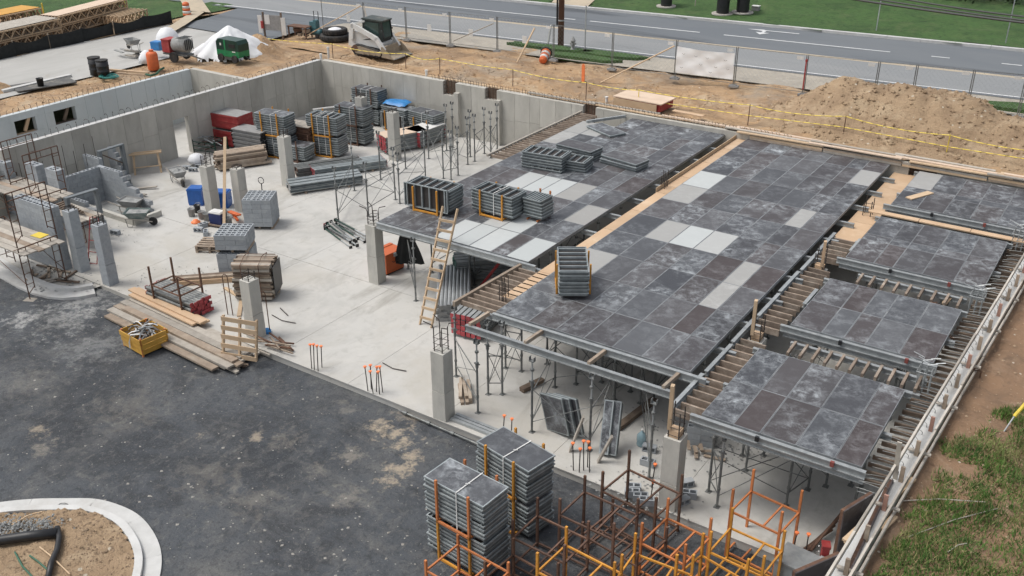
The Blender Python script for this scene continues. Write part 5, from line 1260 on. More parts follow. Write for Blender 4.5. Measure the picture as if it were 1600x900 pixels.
# ------------------------------------------------------------------ more on and under the decks
t = thing('tool_chest', 'orange steel job box beside the hooked column', 'tool box', (at(608, 430).x-.34, at(608, 430).y+.4, 0), -.12)
part('body', MB().box((0, 0, .42), (.74, .9, .72)), 'gang', t); part('lid', MB().prism([(-.39, -.47), (.39, -.47), (.39, .47), (-.39, .47)], .79, .86).box((-.28, 0, .87), (.16, .92, .03)), 'gang', t)
for s in (-1, 1): part('skid', MB().box((s*.3, 0, .03), (.08, .9, .06)), 'black', t); part('handle', MB().path([(s*.39, -.15, .5), (s*.46, -.15, .5), (s*.46, .15, .5), (s*.39, .15, .5)], .014, 5), 'black', t)
part('latch', MB().box((.42, 0, .76), (.04, .18, .14)), 'galv', t)
# black jacket hung on a brace
p = at(641, 415); b = MB(); n = 9; rows = 10
for s in (1, -1):
    for j in range(rows+1):
        for i in range(n+1):
            u = i/n-.5; v = j/rows; ww = .25+1.2*v-.3*v*v
            b.v.append((u*ww+.12*v, s*(.05+.05*math.sin(i*2.1+j*.4)*v), 1.85-1.5*v-.16*abs(u)*(1-v)))
for s in (0, 1):
    o = s*(n+1)*(rows+1)
    for j in range(rows):
        for i in range(n): a = o+j*(n+1)+i; f = (a, a+1, a+n+2, a+n+1); b.f.append(f if s == 0 else f[::-1]); b.mi.append(0)
for j in range(rows):
    for i in (0, n): a = j*(n+1)+i; c = a+(n+1)*(rows+1); b.f.append((a, a+n+1, c+n+1, c)); b.mi.append(0)
single('hung_cover', b, 'cloth', 'black cloth cover hung on the shoring post by the orange box', 'cloth cover', None, True, (p.x+.25, p.y-.5, 0), .55)
# timber ladder up to the left deck
l0, l1 = at(656, 507), at(674, 512); u0, u1 = at(692, 322, 3.85), at(715, 326, 3.85)
t = thing('ladder', 'pale site-made wooden ladder leaning on the stack-laden deck', 'ladder', ((l0+l1)/2))
wpart('side_rail', MB().bar(l0, u0, .04, .09), 'wood', t); wpart('side_rail', MB().bar(l1, u1, .04, .09), 'wood', t)
for k in range(11):
    f = .07+k*.082; wpart('rung', MB().bar(l0.lerp(u0, f)+Vector((-.03, -.05, 0)), l1.lerp(u1, f)+Vector((.03, -.05, 0)), .035, .09), 'wood', t)
a, c = at(745, 455, .2), at(780, 410, 1.4)
t = thing('ladder', 'reddish aluminium ladder lying in the dark under the stack-laden deck', 'ladder', a)
for s in (0, .4): wpart('side_rail', MB().bar(a+Vector((0, s, s*.3)), c+Vector((0, s, s*.3)), .03, .08), 'red', t)
for k in range(9): f = .06+k*.11; wpart('rung', MB().tube(a.lerp(c, f), a.lerp(c, f)+Vector((0, .4, .12)), .016, 5), 'galv', t)
# orange capped dowels
CAP = MB().lathe((0, 0, 0), [(.025, -.03), (.03, .02), (.055, .03), (.052, .05), (.01, .055)], 8).mesh('cap', mm('cap'))
def dowels(pts, lab, h=.75, group=''):
    for i, (x, y) in enumerate(pts):
        hh = h*random.uniform(.85, 1.1); t = thing('capped_dowel', lab, 'rebar', (x, y, 0), 0, group)
        lx, ly = random.uniform(-.05, .08), random.uniform(-.04, .04)
        part('bar', MB().path([(0, 0, -.02), (lx, ly, hh)], .016, 5), 'rebar', t); link('cap', CAP, t, (lx, ly, hh))
g = 'rebar dowels with orange caps'
dowels(P((487, 576), (491, 578), (497, 580), (503, 574)), 'orange capped dowel in the left cluster by the slab edge', .85, g)
dowels(P((575, 611), (580, 608), (583, 615), (588, 612), (593, 616), (598, 613)), 'orange capped dowel in the six-strong cluster at the slab edge', .85, g)
dowels(P((896, 735), (905, 738), (912, 735), (921, 738), (918, 730)), 'orange capped dowel in the cluster behind the tall brown rack', .85, g)
dowels(P((1016, 783), (1018, 762)), 'orange capped dowel among the loose cinder blocks', .7, g)
dowels(P((1238, 862), (1258, 870)), 'orange capped dowel near the leaning dark form board', .7, g)
dowels(P((786, 678), (799, 682)), 'orange capped dowel behind the dark topped stack', .6, g)
for i, (pts, lab) in enumerate((((598, 568), 'thin bent bar lying alone on the new slab'), ((425, 493), 'crossed dark bars lying by the wood bundle'))):
    p = at(*pts); q = at(pts[0]+37, pts[1]+13); r = at(pts[0]+16, pts[1]+9); b = MB(); b.path([p+Vector((0, 0, .03)), r+Vector((0, 0, .03)), q+Vector((0, 0, .03))], .016, 5)
    if i: b.path([at(438, 483)+Vector((0, 0, .05)), at(450, 494)+Vector((0, 0, .03))], .02, 5)
    single('bent_bar', b, 'rebar', lab, 'bar')
# edge channels and pipe right of the front column
t = thing('edge_channel', 'two bright steel channels along the slab edge right of the front column', 'steel channel', (-14.5, 18.9, 0))
for k in range(3): wpart('channel', MB().bar((-14.85, 18.95+.13*k, .05), (-11.9, 18.9+.13*k, .05), .10, .08), 'galv', t)
t = thing('edge_pipe', 'grey pipe with couplings along the foot of the slab edge', 'pipe', (-16, 18.6, ZY))
wpart('pipe', MB().tube((-16.6, 18.66, ZY+.12), (-12.2, 18.5, ZY+.12), .028, 7), 'post', t)
for k in range(5): wpart('coupling', MB().tube((-16.4+k*.9, 18.655-.033*k, ZY+.12), (-16.28+k*.9, 18.65-.033*k, ZY+.12), .055, 7), 'post', t)
# loose blocks round the board-topped column
for i, (a, c, rz, sd, lab) in enumerate(((1015, 700, .2, 1, 'cinder block standing behind the board-topped column'), (1012, 722, .1, 0, 'cinder block at the left foot of the board-topped column'), (1077, 772, .35, 0, 'pale cinder block right of the board-topped column'), (1066, 783, 1.1, 1, 'half hidden cinder block by the coiled hose'), (1072, 755, .9, 1, 'cinder block among chips right of the column'), (990, 762, .5, 0, 'cinder block on the slab edge left of the column'), (1001, 776, .5, 0, 'cinder block nearest the slab edge'), (1010, 783, .5, 0, 'cinder block touching the column foot'), (988, 770, .5, 0, 'cinder block farthest left on the slab edge'))):
    p = at(a, c, .1); o = link('cinder_block', BH, None, (p.x, p.y, .1), (math.pi/2 if sd else 0, 0, rz)); tag(o, lab, 'cinder block', 'loose cinder blocks')
p = at(1002, 695); t = thing('water_bottle', 'pale blue water bottle on the slab under the outrigger beam', 'bottle', (p.x, p.y, 0))
part('bottle', MB().lathe((0, 0, 0), [(.13, 0), (.14, .05), (.13, .1), (.14, .16), (.14, .32), (.06, .42), (.035, .44), (.035, .5)], 14), 'aqua', t, True); part('cap', MB().tube((0, 0, .5), (0, 0, .53), .04, 8), 'white', t)
t = thing('offcuts', 'scatter of short timber offcuts right of the column', 'offcuts', (at(1095, 705).x, at(1095, 705).y, 0))
for k in range(7): part('offcut', MB().box((random.uniform(-.5, .5), random.uniform(-.4, .4), .02+.03*k), (random.uniform(.25, .6), .1, .03), random.uniform(0, 3)), 'oldwood', t)
p = at(720, 615); t = thing('offcuts', 'bundle of short timbers on the slab by the front frame', 'offcuts', (p.x, p.y, 0), -.9)
for k in range(6): part('offcut', MB().box((random.uniform(-.1, .1), (k % 3)*.13, .05+.1*(k//3)), (1.1, .1, .09), random.uniform(-.1, .1)), 'oldwood', t)
for i, (a, c, q0, lab) in enumerate(((815, 613, (848, 597), 'dark damp timber lying under the long deck'), (965, 672, (1022, 628), 'long dark timber under the deck near the leaning panels'))):
    b = MB(); b.bar(at(a, c)+Vector((0, 0, .08)), at(*q0)+Vector((0, 0, .08)), .2, .14); single('timber', b, 'darkwood', lab, 'timber')
for i, (a, c, q0, lab) in enumerate(((890, 705, (905, 645), 'grey plank standing up in front of the leaning panels'), (934, 722, (938, 690), 'short pale board propped beside the narrow panels'))):
    A = at(a, c); b = MB(); b.bar(A, A+Vector((.3, .2, 1.15-.3*i)), .14, .05); single('propped_board', b, 'greywood', lab, 'board')
p = at(1083, 693); t = thing('block_stack', 'dark little stack of cinder blocks under the small deck nearest the rails end', 'cinder blocks', (p.x, p.y, 0), .3)
for k in range(6): block(t, .4*(k % 2), 0, .2*(k//2), 0, k > 3)
# rubble chips
b = MB(); rg = random.Random(3)
for k in range(420):
    cx, cy = (at(1100, 690) if k % 3 else at(1000, 775)).xy; b.rock((cx+rg.gauss(0, .8), cy+rg.gauss(0, .5), .015), rg.uniform(.015, .05), rg, 0, .5)
struct('rubble', b, 'mud', False, 'stuff')
b = MB()
for k in range(300):
    if k < 200: c = at(rg.uniform(150, 420), rg.uniform(415, 460)); 
    else: c = at(rg.uniform(150, 240), rg.uniform(300, 380))
    b.rock((c.x, c.y, .012), rg.uniform(.01, .035), rg, 0, .5)
for k in range(260):
    c = at(rg.uniform(40, 145), rg.uniform(400, 455)); b.rock((c.x, c.y, .0), rg.uniform(.015, .06), rg, 0, .5)
struct('debris', b, 'mud', False, 'stuff')
t = thing('offcuts', 'splintered dark sticks on the footpath under the front scaffold', 'offcuts', (at(90, 435).x, at(90, 435).y, 0))
for k in range(14): part('offcut', MB().box((random.uniform(-1.2, 1.0), random.uniform(-.5, .6), .03), (random.uniform(.4, 1.2), .09, .05), random.uniform(0, 3)), random.choice(('darkwood', 'oldwood', 'greywood')), t)
# yard stones
b = MB()
for k in range(420):
    c = at(rg.uniform(-60, 760), rg.uniform(480, 930), ZY)
    if c.y < 18.3 and c.y > 5: b.rock((c.x, c.y, zyard(c.x, c.y)+.004), rg.choice((.012, .015, .02, .03, .05)), rg, 0, .45)
struct('gravel', b, 'stone', False, 'stuff')
# things at the right end: steel trough, props, red tool, standing form boards
p = at(1260, 905, .0); t = thing('steel_trough', 'pale grey steel channel box at the bottom edge by the yellow rack', 'steel box', (p.x-.1, p.y+.1, ZY), -.1)
part('body', MB().box((0, 0, .3), (1.2, .7, .6)), 'alu', t); part('lid', MB().box((0, 0, .63), (1.26, .76, .05)), 'galv', t); part('rib', MB().box((.3, 0, .68), (.2, .74, .05)), 'galv', t)
t = thing('prop_heap', 'dark steel props lying crossed by the standing form board', 'props', (at(1270, 850).x, at(1270, 850).y, 0))
for k in range(5): A = at(1235+k*8, 872-k*3, .05+.06*k); B = at(1300+k*4, 828-k*7, .1+.06*k); wpart('prop', MB().tube(A, B, .035, 6), 'rust', t)
p = at(1285, 885, 0); t = thing('plate_lifter', 'small red machine tool beside the standing form board', 'tool', (p.x, p.y, 0), .4)
part('body', MB().box((0, 0, .32), (.16, .22, .6)), 'red', t); part('top', MB().box((0, 0, .65), (.2, .24, .07)), 'red', t); part('foot', MB().box((0, 0, .03), (.3, .4, .06)), 'black', t)
for i in range(4): part('bolt', MB().tube((-.12, -.1+.07*i, .2+.1*i), (-.15, -.1+.07*i, .2+.1*i), .02, 6), 'white', t)
def form_board(lab, x, y, rz, l_, h, z0):
    t = thing('form_board', lab, 'form board', (x, y, z0), rz, 'dark form boards at the wall end')
    part('board', MB().box((0, 0, h/2), (l_, .03, h)), 'ply_brown', t)
    for s in (-1, 1): part('edge_rib', MB().box((s*(l_/2-.03), .05, h/2), (.06, .07, h)), 'rust', t)
    part('edge_rib', MB().box((0, .05, h-.03), (l_-.12, .07, .06)), 'rust', t)
form_board('dark form board standing behind the front end of the right rails', -3.15, 17.9, math.pi/2-.35, 1.0, 1.5, 1.35)
form_board('dark form board standing lowest by the red tool', -3.35, 16.0, math.pi/2-.5, 1.2, 1.5, 1.0)
form_board('dark form board lying under the lower rail', -2.75, 17.6, math.pi/2+.02, 3.4, .8, 1.9)
# rails along the right wall
t = thing('guard_rail', 'long double timber guard rail along the rail-side wall', 'guard rail', (-2.7, 15, 2.4))
ys_ = [14.2+2.45*i for i in range(12)]
for i in range(11):
    y0, y1 = ys_[i], ys_[i+1]+.2
    for (off, z) in ((.05, 3.0), (.36, 2.82), (.40, 2.5)):
        x0 = xr(y0)+off; x1 = xr(y1)+off; wpart('rail', MB().bar((x0, y0, z+random.uniform(-.03, .03)), (x1, y1, z+random.uniform(-.03, .03)), .05, .13 if z > 2.6 else .1), ('palely2', 'greywood', 'palely2')[i % 3], t)
for i in range(23):
    y = 14.6+1.2*i; x = xr(y)+.22
    wpart('post', MB().box((x, y, 2.55), (.09, .05, 1.0), -.05), 'oldwood' if i % 3 else 'pinkwood', t)
    if i % 2: wpart('cross_tie', MB().bar((x-.2, y+.06, 2.72), (x+.3, y+.1, 2.70), .09, .04), 'greywood', t)
t = thing('brace_board', 'tall board propped against the guard rail by the small deck nearest the rails end', 'board', (xr(19.5)+.1, 19.5, 2.4)); part('board', MB().bar((0, 0, -.2), (-.05, -.2, 1.3), .1, .04), 'greywood', t)
for a, c, rz, lab in ((1478, 623, .25, 'short pale board on the dirt beside the rail'), (1387, 823, .4, 'short board on the dirt near the front end of the rail'), (1375, 800, .42, 'long plank lying along the foot of the rail'), (1480, 470, .3, 'little pair of pale offcuts near the top of the rail')):
    p = at(a, c, 2.4); L_ = 3.0 if 'long' in lab else .6; b = MB(); b.box((0, 0, .04), (.14, L_, .05)); b.box((0, 0, .0), (.05, L_, .06)); single('loose_board', b, 'wood', lab, 'board', None, False, (p.x, p.y, zbank(p.x, p.y)+.03), -rz+.2)
for a, c, lab in ((1445, 480, 'small wire stake frame at the top of the bank'), (1540, 530, 'small wire stake frame half way along the bank'), (1505, 585, 'small wire stake frame nearest the short board')):
    p = at(a if a != 1540 else 1465, c, 2.4); b = MB(); b.path([(0, 0, .0), (0, 0, .2), (.35, .05, .22), (.6, .1, .2), (.6, .1, 0)], .02, 4); b.path([(.1, -.1, .0), (.15, 0, .2), (.5, .12, .25)], .015, 4); single('stake_frame', b, 'rust', lab, 'stake', None, False, (p.x-.2, p.y, zbank(p.x, p.y)))
p = at(1573, 658, 2.6); t = thing('marker_pole', 'yellow pole with a grey tip leaning at the right edge', 'pole', (p.x, p.y, zbank(p.x, p.y)))
part('sleeve', MB().tube((.12, .25, .35), (.9, 1.7, 1.75), .045, 8), 'yel', t); part('tip', MB().tube((0, 0, 0), (.12, .25, .35), .02, 6), 'galv', t)
for i, ((a, c), (d, e), lab) in enumerate((((1395, 780), (1540, 783), 'pale straight root stick across the dirt path'), ((1420, 838), (1560, 790), 'thin long stick lying in the rough grass'), ((1480, 865), (1510, 852), 'short pale stick in the rough grass'))):
    A, B = at(a, c, 2.45), at(d, e, 2.5); A.z = zbank(A.x, A.y)+.05; B.z = zbank(B.x, B.y)+.08; b = MB(); b.path([A, A.lerp(B, .5)+Vector((0, .05, .04)), B], .013, 5); single('stick', b, 'greywood', lab, 'stick')
# rough grass on the bank
b = MB(); rg = random.Random(11)
gl = [at(x, y, 2.45).xy for x, y in ((1372, 935), (1385, 893), (1412, 845), (1432, 800), (1478, 765), (1508, 715), (1500, 690), (1528, 660), (1580, 648), (1640, 640))]
def edge_x(y):
    if y <= gl[0][1]: return gl[0][0]
    for k in range(len(gl)-1):
        if gl[k][1] <= y <= gl[k+1][1]: f = (y-gl[k][1])/(gl[k+1][1]-gl[k][1]+1e-6); return gl[k][0]+(gl[k+1][0]-gl[k][0])*f
    return 99
cnt = 0; tr_ = 0
while cnt < 82000 and tr_ < 900000:
    tr_ += 1
    y = rg.uniform(12, gl[-1][1]); ex = edge_x(y); x = ex-.5+rg.random()**1.35*9
    d = fbm(x, y, .6)+.6*fbm(x, y, 1.7); e = (x-ex)*1.1
    if d+min(.55, e-.15) < rg.uniform(-.4, .4): continue
    z = zbank(x, y); tall = 1+.9*max(0, fbm(x, y, .9)); h = rg.uniform(.05, .17)*tall; a = rg.uniform(0, 6.28); w_ = rg.uniform(.008, .016); lx, ly = rg.gauss(0, .08), rg.gauss(0, .08)
    ca, sa = math.cos(a)*w_, math.sin(a)*w_
    b.face([(x-ca, y-sa, z-.01), (x+ca, y+sa, z-.01), (x+lx, y+ly, z+h)], 0 if rg.random() < .8 else 1); cnt += 1
o = struct('grass', b, ['blade', 'dryblade'], False, 'stuff')
b = MB()
for k in range(1500):
    x = rg.uniform(-2.6, 3); y = rg.uniform(11, 40)
    b.rock((x, y, zbank(x, y)+.005), rg.choice((.02, .025, .03, .05)), rg, 0, .6)
struct('soil_crumbs', b, 'clod', False, 'stuff')

# ------------------------------------------------------------------ kerbed island at the bottom left
ip = [at(x, y, ZY+.08).xy for x, y in ((-110, 812), (-50, 792), (0, 783), (50, 778), (100, 777), (150, 778), (190, 789), (220, 806), (242, 834), (252, 865), (249, 900), (235, 945))]
ip = [tuple(p) for p in ip][::-1]
def smooth_line(pts, n=4):
    out = []
    for i in range(len(pts)-1):
        p0, p1, p2, p3 = (Vector(pts[max(i-1, 0)]), Vector(pts[i]), Vector(pts[i+1]), Vector(pts[min(i+2, len(pts)-1)]))
        for k in range(n):
            s = k/n; out.append(tuple(.5*((2*p1)+(p2-p0)*s+(2*p0-5*p1+4*p2-p3)*s*s+(3*p1-p0-3*p2+p3)*s**3)))
    return out+[tuple(pts[-1])]
ip = smooth_line(ip)
inn2 = None
cache = MB(); L_ = ribbon(cache, ip, .42, -.5, ZY+.05)
for i in range(0, len(ip)-1, 8):
    b = MB(); q = ip[i:i+9]; ribbon(b, [Vector(q[0]).lerp(Vector(q[1]), .03)[:]]+q[1:-1]+[Vector(q[-1]).lerp(Vector(q[-2]), .03)[:]], .41, -.5, ZY+.05); struct('kerb_gutter', b, 'kerb')
b = MB(); L2_ = ribbon(b, L_, .19, -.5, ZY+.17); struct('kerb', b, 'kerb')
b = MB(); cxm = Vector((sum(p[0] for p in L2_)/len(L2_), sum(p[1] for p in L2_)/len(L2_)))
def zisl(x, y): return ZY+.10+.07*fbm(x, y, 1.3)+.05*fbm(x, y, 4)+.13*math.exp(-((x+19.9)**2/1.2+(y-10.1)**2/.8))
def inpoly(x, y, P_):
    c = False; n = len(P_)
    for i in range(n):
        (x1, y1), (x2, y2) = P_[i], P_[i-1]
        if (y1 > y) != (y2 > y) and x < (x2-x1)*(y-y1)/(y2-y1)+x1: c = not c
    return c
ply = [tuple(p) for p in L2_]+[(-30, 2), (-14, 2)]
grid(b, -27, -16, 3, 12, .11, zisl, keep=lambda x, y: inpoly(x, y, ply))
struct('island_soil', b, 'mound', True)
b = MB()
for k in range(1300):
    c = at(rg.uniform(0, 215), rg.uniform(800, 910), ZY+.1)
    if inpoly(c.x, c.y, ply): 
        dd = math.hypot((c.x+19.6)/1.2, (c.y-10.2)/.8)
        b.rock((c.x, c.y, zisl(c.x, c.y)), rg.uniform(.01, .035)*(1.5 if dd < 1 else 1), rg, 0, .7)
struct('soil_clods', b, 'clod', False, 'stuff')
def isl(x, y, dz=.0): p = at(x, y, ZY+.12); return Vector((p.x, p.y, zisl(p.x, p.y)+dz))
single('drain_pipe', MB().path([isl(-40, 862, .14), isl(0, 851, .15), isl(45, 845, .15), isl(92, 841, .14)], .13, 10), 'black', 'thick black pipe lying across the island soil', 'pipe', None, True)
single('drain_hose', MB().path([isl(92, 834, .12), isl(95, 848, .12), isl(91, 865, .08), isl(82, 885, .08), isl(76, 910, .08)], .075, 9), 'black', 'black hose bending down from the pipe end', 'hose', None, True)
b = MB()
for k in range(500): c = at(rg.gauss(38, 28), rg.gauss(828, 7), ZY+.1); b.rock((c.x, c.y, zisl(c.x, c.y)+.03+rg.random()*.12*max(0, 1-abs(c.x+21)/2)), rg.uniform(.02, .05), rg)
struct('rubble', b, 'mud', False, 'stuff')
for i, (pts, ms, r, lab) in enumerate((([(24, 865), (35, 885), (52, 905)], 'greentwine', .025, 'green tube at the left of the island soil'), ([(47, 870), (60, 880), (78, 895)], 'greentwine', .025, 'green tube with a white tip nearer the black hose'), ([(63, 858), (80, 872), (110, 900)], 'wood', .02, 'thin pale stick under the black hose'), ([(20, 825), (45, 812), (67, 804)], 'wood', .022, 'pale stick with a red tip on the island edge'), ([(45, 842), (58, 820), (80, 812)], 'grey', .02, 'grey wire lying on the rubble by the pipe'))):
    b = MB(); b.path([isl(x, y, .05+.05*(i == 3)) for x, y in pts], r, 5, 0)
    o = single(('hose', 'hose', 'stick', 'stick', 'wire')[i], b, ms, lab, ('hose', 'hose', 'stick', 'stick', 'wire')[i])
p = at(100, 793, ZY+.05); t = thing('wire_hoop', 'loose hoop of wire and paper on the island kerb', 'wire', (p.x, p.y, ZY+.06))
for k in range(3): part('wire', MB().path([((.2-.03*k)*math.cos(6.283*i/12), (.13-.02*k)*math.sin(6.283*i/12), .02+.015*k) for i in range(13)], .01, 4), ('white', 'black', 'grey')[k], t)
part('paper', MB().face([(.1, .05, .03), (.25, 0, .02), (.28, .12, .06), (.12, .16, .05)]) or MB().box((.17, .07, .03), (.16, .1, .02), .4), 'oldwood', t)

# ------------------------------------------------------------------ edge timbers along the back wall
t = thing('edge_timbers', 'long stacked pine planks laid along the top of the back wall', 'planks', (-9, 41.5, TOPW))
for i in range(7):
    x0 = -26.5+3.7*i
    for k in range(2 if i < 3 else 4):
        wpart('plank', MB().box((x0+1.8+random.uniform(-.4, .4), 41.48-.165*k if i > 2 else 41.45-.15*k, TOPW+.07+.05*((k+i) % 2)), (3.9, .16, .05), random.uniform(-.014, .014)), ('wood', 'greywood', 'wood', 'palely')[(i+k) % 4], t)
t = thing('edge_timbers', 'pine planks along the inner lip of the back wall behind the long deck', 'planks', (-9, 40.9, TOPW))
for i in range(4):
    x0 = -14.6+3.3*i
    for k in range(2): wpart('plank', MB().box((x0+1.6, 40.97, 2.80-.09*k), (3.25, .05+.02*k, .085), random.uniform(-.004, .004)), ('wood', 'oldwood', 'greywood')[(i+k) % 3], t)
for i, (a, c, L_, rz, lab) in enumerate(((1075, 183, 1.6, -.05, 'pale plywood strip on the wall top by the slot'), (1300, 230, .9, -.2, 'short plywood offcut near the black bag'), (1270, 222, 1.0, .1, 'second plywood offcut left of the black bag'))):
    p = at(a, c, 2.75); b = MB(); b.box((0, 0, .02), (L_, .3, .025)); single('plywood_offcut', b, 'plywood', lab, 'board', None, False, (p.x, p.y, 2.93 if i == 0 else ZD+.02), rz)
p = at(1296, 236, ZD); b = MB(); b.lathe((0, 0, 0), [(.25, 0), (.3, .1), (.22, .22), (.08, .3), (.01, .31)], 9); single('black_bag', b, 'cloth', 'black bag lying on the back edge of the long deck', 'bag', None, False, (p.x, p.y, ZD))
b = MB(); b.box((0, 0, .3), (2.2, 1.0, .6)); 
p = at(1007, 168, ZG); t = thing('covered_box', 'low red box under a pale plywood lid on the dirt behind the wall', 'box', (p.x-.2, p.y+.35, ZG), -.05)
part('body', MB().box((0, 0, .19), (2.5, 1.3, .38)), 'red', t); part('lid', MB().box((0, 0, .41), (2.7, 1.5, .05)), 'palely', t); part('front_board', MB().box((-.1, -.76, .17), (2.4, .04, .36)), 'wood', t)
# skid steer
def track_loader(x, y, z, rz):
    t = thing('track_loader', 'white compact track loader with dark cab and dusty bucket', 'loader', (x, y, z), rz)
    MX = lambda s: Matrix.Translation((0, s, 0)) @ Matrix.Rotation(math.pi/2, 4, 'X')
    for s in (-1, 1):
        prof = [(-1.15, .22), (-1.0, .05), (.85, .05), (1.05, .2), (1.0, .34), (-.6, .62), (-.95, .62), (-1.2, .42)]
        b = MB(); b.prism(prof, -.2, .2, 0, MX(s*.75)); o = part('track', b, 'rubber', t)
        b = MB(); b.prism([(x_*.86, .08+y_*.78) for x_, y_ in prof], -.215, .215, 0, MX(s*.75)); part('track_frame', b, 'tanmetal', o)
        for k, (wx, wz, r) in enumerate(((-.9, .42, .2), (.82, .24, .14), (-.35, .2, .11), (.05, .2, .11), (.45, .2, .11))): part('roller', MB().tube((wx, s*.52, wz), (wx, s*.98, wz), r, 12), 'tanmetal' if k else 'rust', o)
        for k in range(22): part('lug', MB().box((-1.0+k*.09, s*.75, .04), (.04, .4, .035)), 'rubber', o)
        b = MB(); b.bar((-1.2, s*.74, 1.72), (.6, s*.74, 1.02), .15, .27); b.bar((.52, s*.74, 1.08), (1.05, s*.74, .40), .15, .27); b.bar((-1.28, s*.74, .9), (-1.14, s*.74, 1.78), .15, .24); b.bar((-1.15, s*.74, 1.76), (-.35, s*.6, 1.98), .08, .1); part('lift_arm', b, 'white', t); part('side_panel', MB().prism([(-1.3, .62), (.7, .5), (.75, .85), (.1, 1.15), (-1.3, 1.4)], -.06, .06, 0, MX(s*.60)), 'white', t)
        part('cylinder', MB().tube((-.9, s*.6, .8), (.35, s*.66, 1.05), .045, 8), 'black', t)
        part('decal', MB().box((-.05, s*.785, 1.15), (.34, .006, .1), 0, 0, Matrix.Rotation(.36, 3, 'Y')), 'red', t)
        part('headlight', MB().tube((.78, s*.5, 1.5), (.82, s*.5, 1.5), .06, 10), 'glass', t)
    part('body', MB().prism([(-1.2, .4), (.75, .4), (.8, .75), (.3, .95), (-1.2, .98)], -.5, .5, 0, MX(0)), 'white', t)
    part('engine_hood', MB().prism([(-1.62, .45), (-1.1, .4), (-.95, 1.2), (-1.5, 1.32)], -.66, .66, 0, MX(0)), 'white', t)
    for k in range(5): part('grille_bar', MB().box((-1.61+.02*k, 0, .6+.1*k), (.03, .8, .03)), 'black', t)
    for s in (-1, 1): part('tail_lamp', MB().box((-1.56, s*.55, 1.0), (.04, .1, .14)), 'red', t)
    cab = [(-.72, .95), (.62, .72), (.82, 1.0), (.70, 2.0), (-.62, 2.05)]
    o = part('cab', MB().prism(cab, -.44, .44, 0, MX(0)), 'cabdark', t)
    part('roof', MB().prism([(-.72, 2.04), (.84, 1.99), (.84, 2.07), (-.6, 2.13)], -.5, .5, 0, MX(0)), 'cabroof', o)
    for s in (-1, 1): part('side_window', MB().prism([(-.5, 1.2), (.5, 1.12), (.54, 1.9), (-.45, 1.92)], -.01, .01, 0, MX(s*.445)), 'cabglass', o)
    part('windscreen', MB().face([(.795, -.36, 1.05), (.795, .36, 1.05), (.625, .36, 1.85), (.625, -.36, 1.85)]) or MB().box((.775, 0, 1.5), (.02, .74, .86), 0, 0, Matrix.Rotation(-.12, 3, 'Y')), 'cabglass', o)
    for s in (-1, 1): part('pillar', MB().bar((.85, s*.42, 1.0), (.74, s*.42, 2.0), .06, .06), 'black', o)
    b = MB(); b.prism([(.98, .06), (1.85, .0), (1.85, .05), (1.1, .12), (1.05, .62), (.98, .66)], -.92, .92, 0, MX(0))
    for s in (-1, 1): b.prism([(.98, .06), (1.85, .0), (1.1, .66), (.98, .66)], -.02, .02, 0, MX(s*.93))
    part('bucket', b, 'tanmetal', t); part('cutting_edge', MB().box((1.87, 0, .02), (.08, 1.88, .03)), 'galv', t); part('coupler', MB().box((.92, 0, .35), (.12, 1.0, .4)), 'tanmetal', t)
p = at(590, 84, ZG); track_loader(p.x, p.y, ZG+.02, .08)
# stakes and yellow tape
tape = [(-47, 41.6, .7), (-40.6, 41.9, 1.0), (-35.7, 42.6, .9), (-33.2, 42.5, .9), (-28.5, 42.7, .9), (-24.1, 42.8, 1.0), (-21.2, 42.9, .95), (-15.6, 43.2, 1.0), (-11.2, 43.3, 1.0), (-6.8, 43.2, 1.0), (-2.2, 43.0, 1.0)]
tn = ('by the dark green machine', 'at the wall corner', 'left of the loader bucket', 'right of the loader bucket', 'above the wall pockets', 'in front of the orange marker', 'wrapped in yellow by the red box', 'right of the red box', 'at the left foot of the mound', 'in front of the mound, wrapped in yellow', 'at the right foot of the mound')
for (x, y, h), lab in zip(tape, tn):
    z = zdirt(x, y); b = MB(); b.path([(0, 0, -.2), (.02, 0, h)], .022, 5); single('tape_stake', b, 'yel' if 'wrapped' in lab else 'rust', 'thin tape stake '+lab, 'stake', 'stakes holding the yellow tape', False, (x, y, z))
t = thing('caution_tape', 'yellow caution tape sagging from stake to stake along the pit', 'tape', (-24, 42.5, ZG))
for i in range(len(tape)-1):
    for lvl in ((.9,) if i not in (6, 7, 8, 9) else (.92, .42)):
        (x0, y0, h0), (x1, y1, h1) = tape[i], tape[i+1]; b = MB(); n = 12; sag = random.uniform(.05, .2)*(lvl > .5)
        ps = []
        for k in range(n+1):
            f = k/n; ps.append(Vector((x0+(x1-x0)*f, y0+(y1-y0)*f, zdirt(x0, y0)*(1-f)+zdirt(x1, y1)*f+.05+(h0*(1-f)+h1*f)*lvl-sag*4*f*(1-f))))
        b.path(ps, .019, 4)
        wpart('tape', b, 'tapem', t)
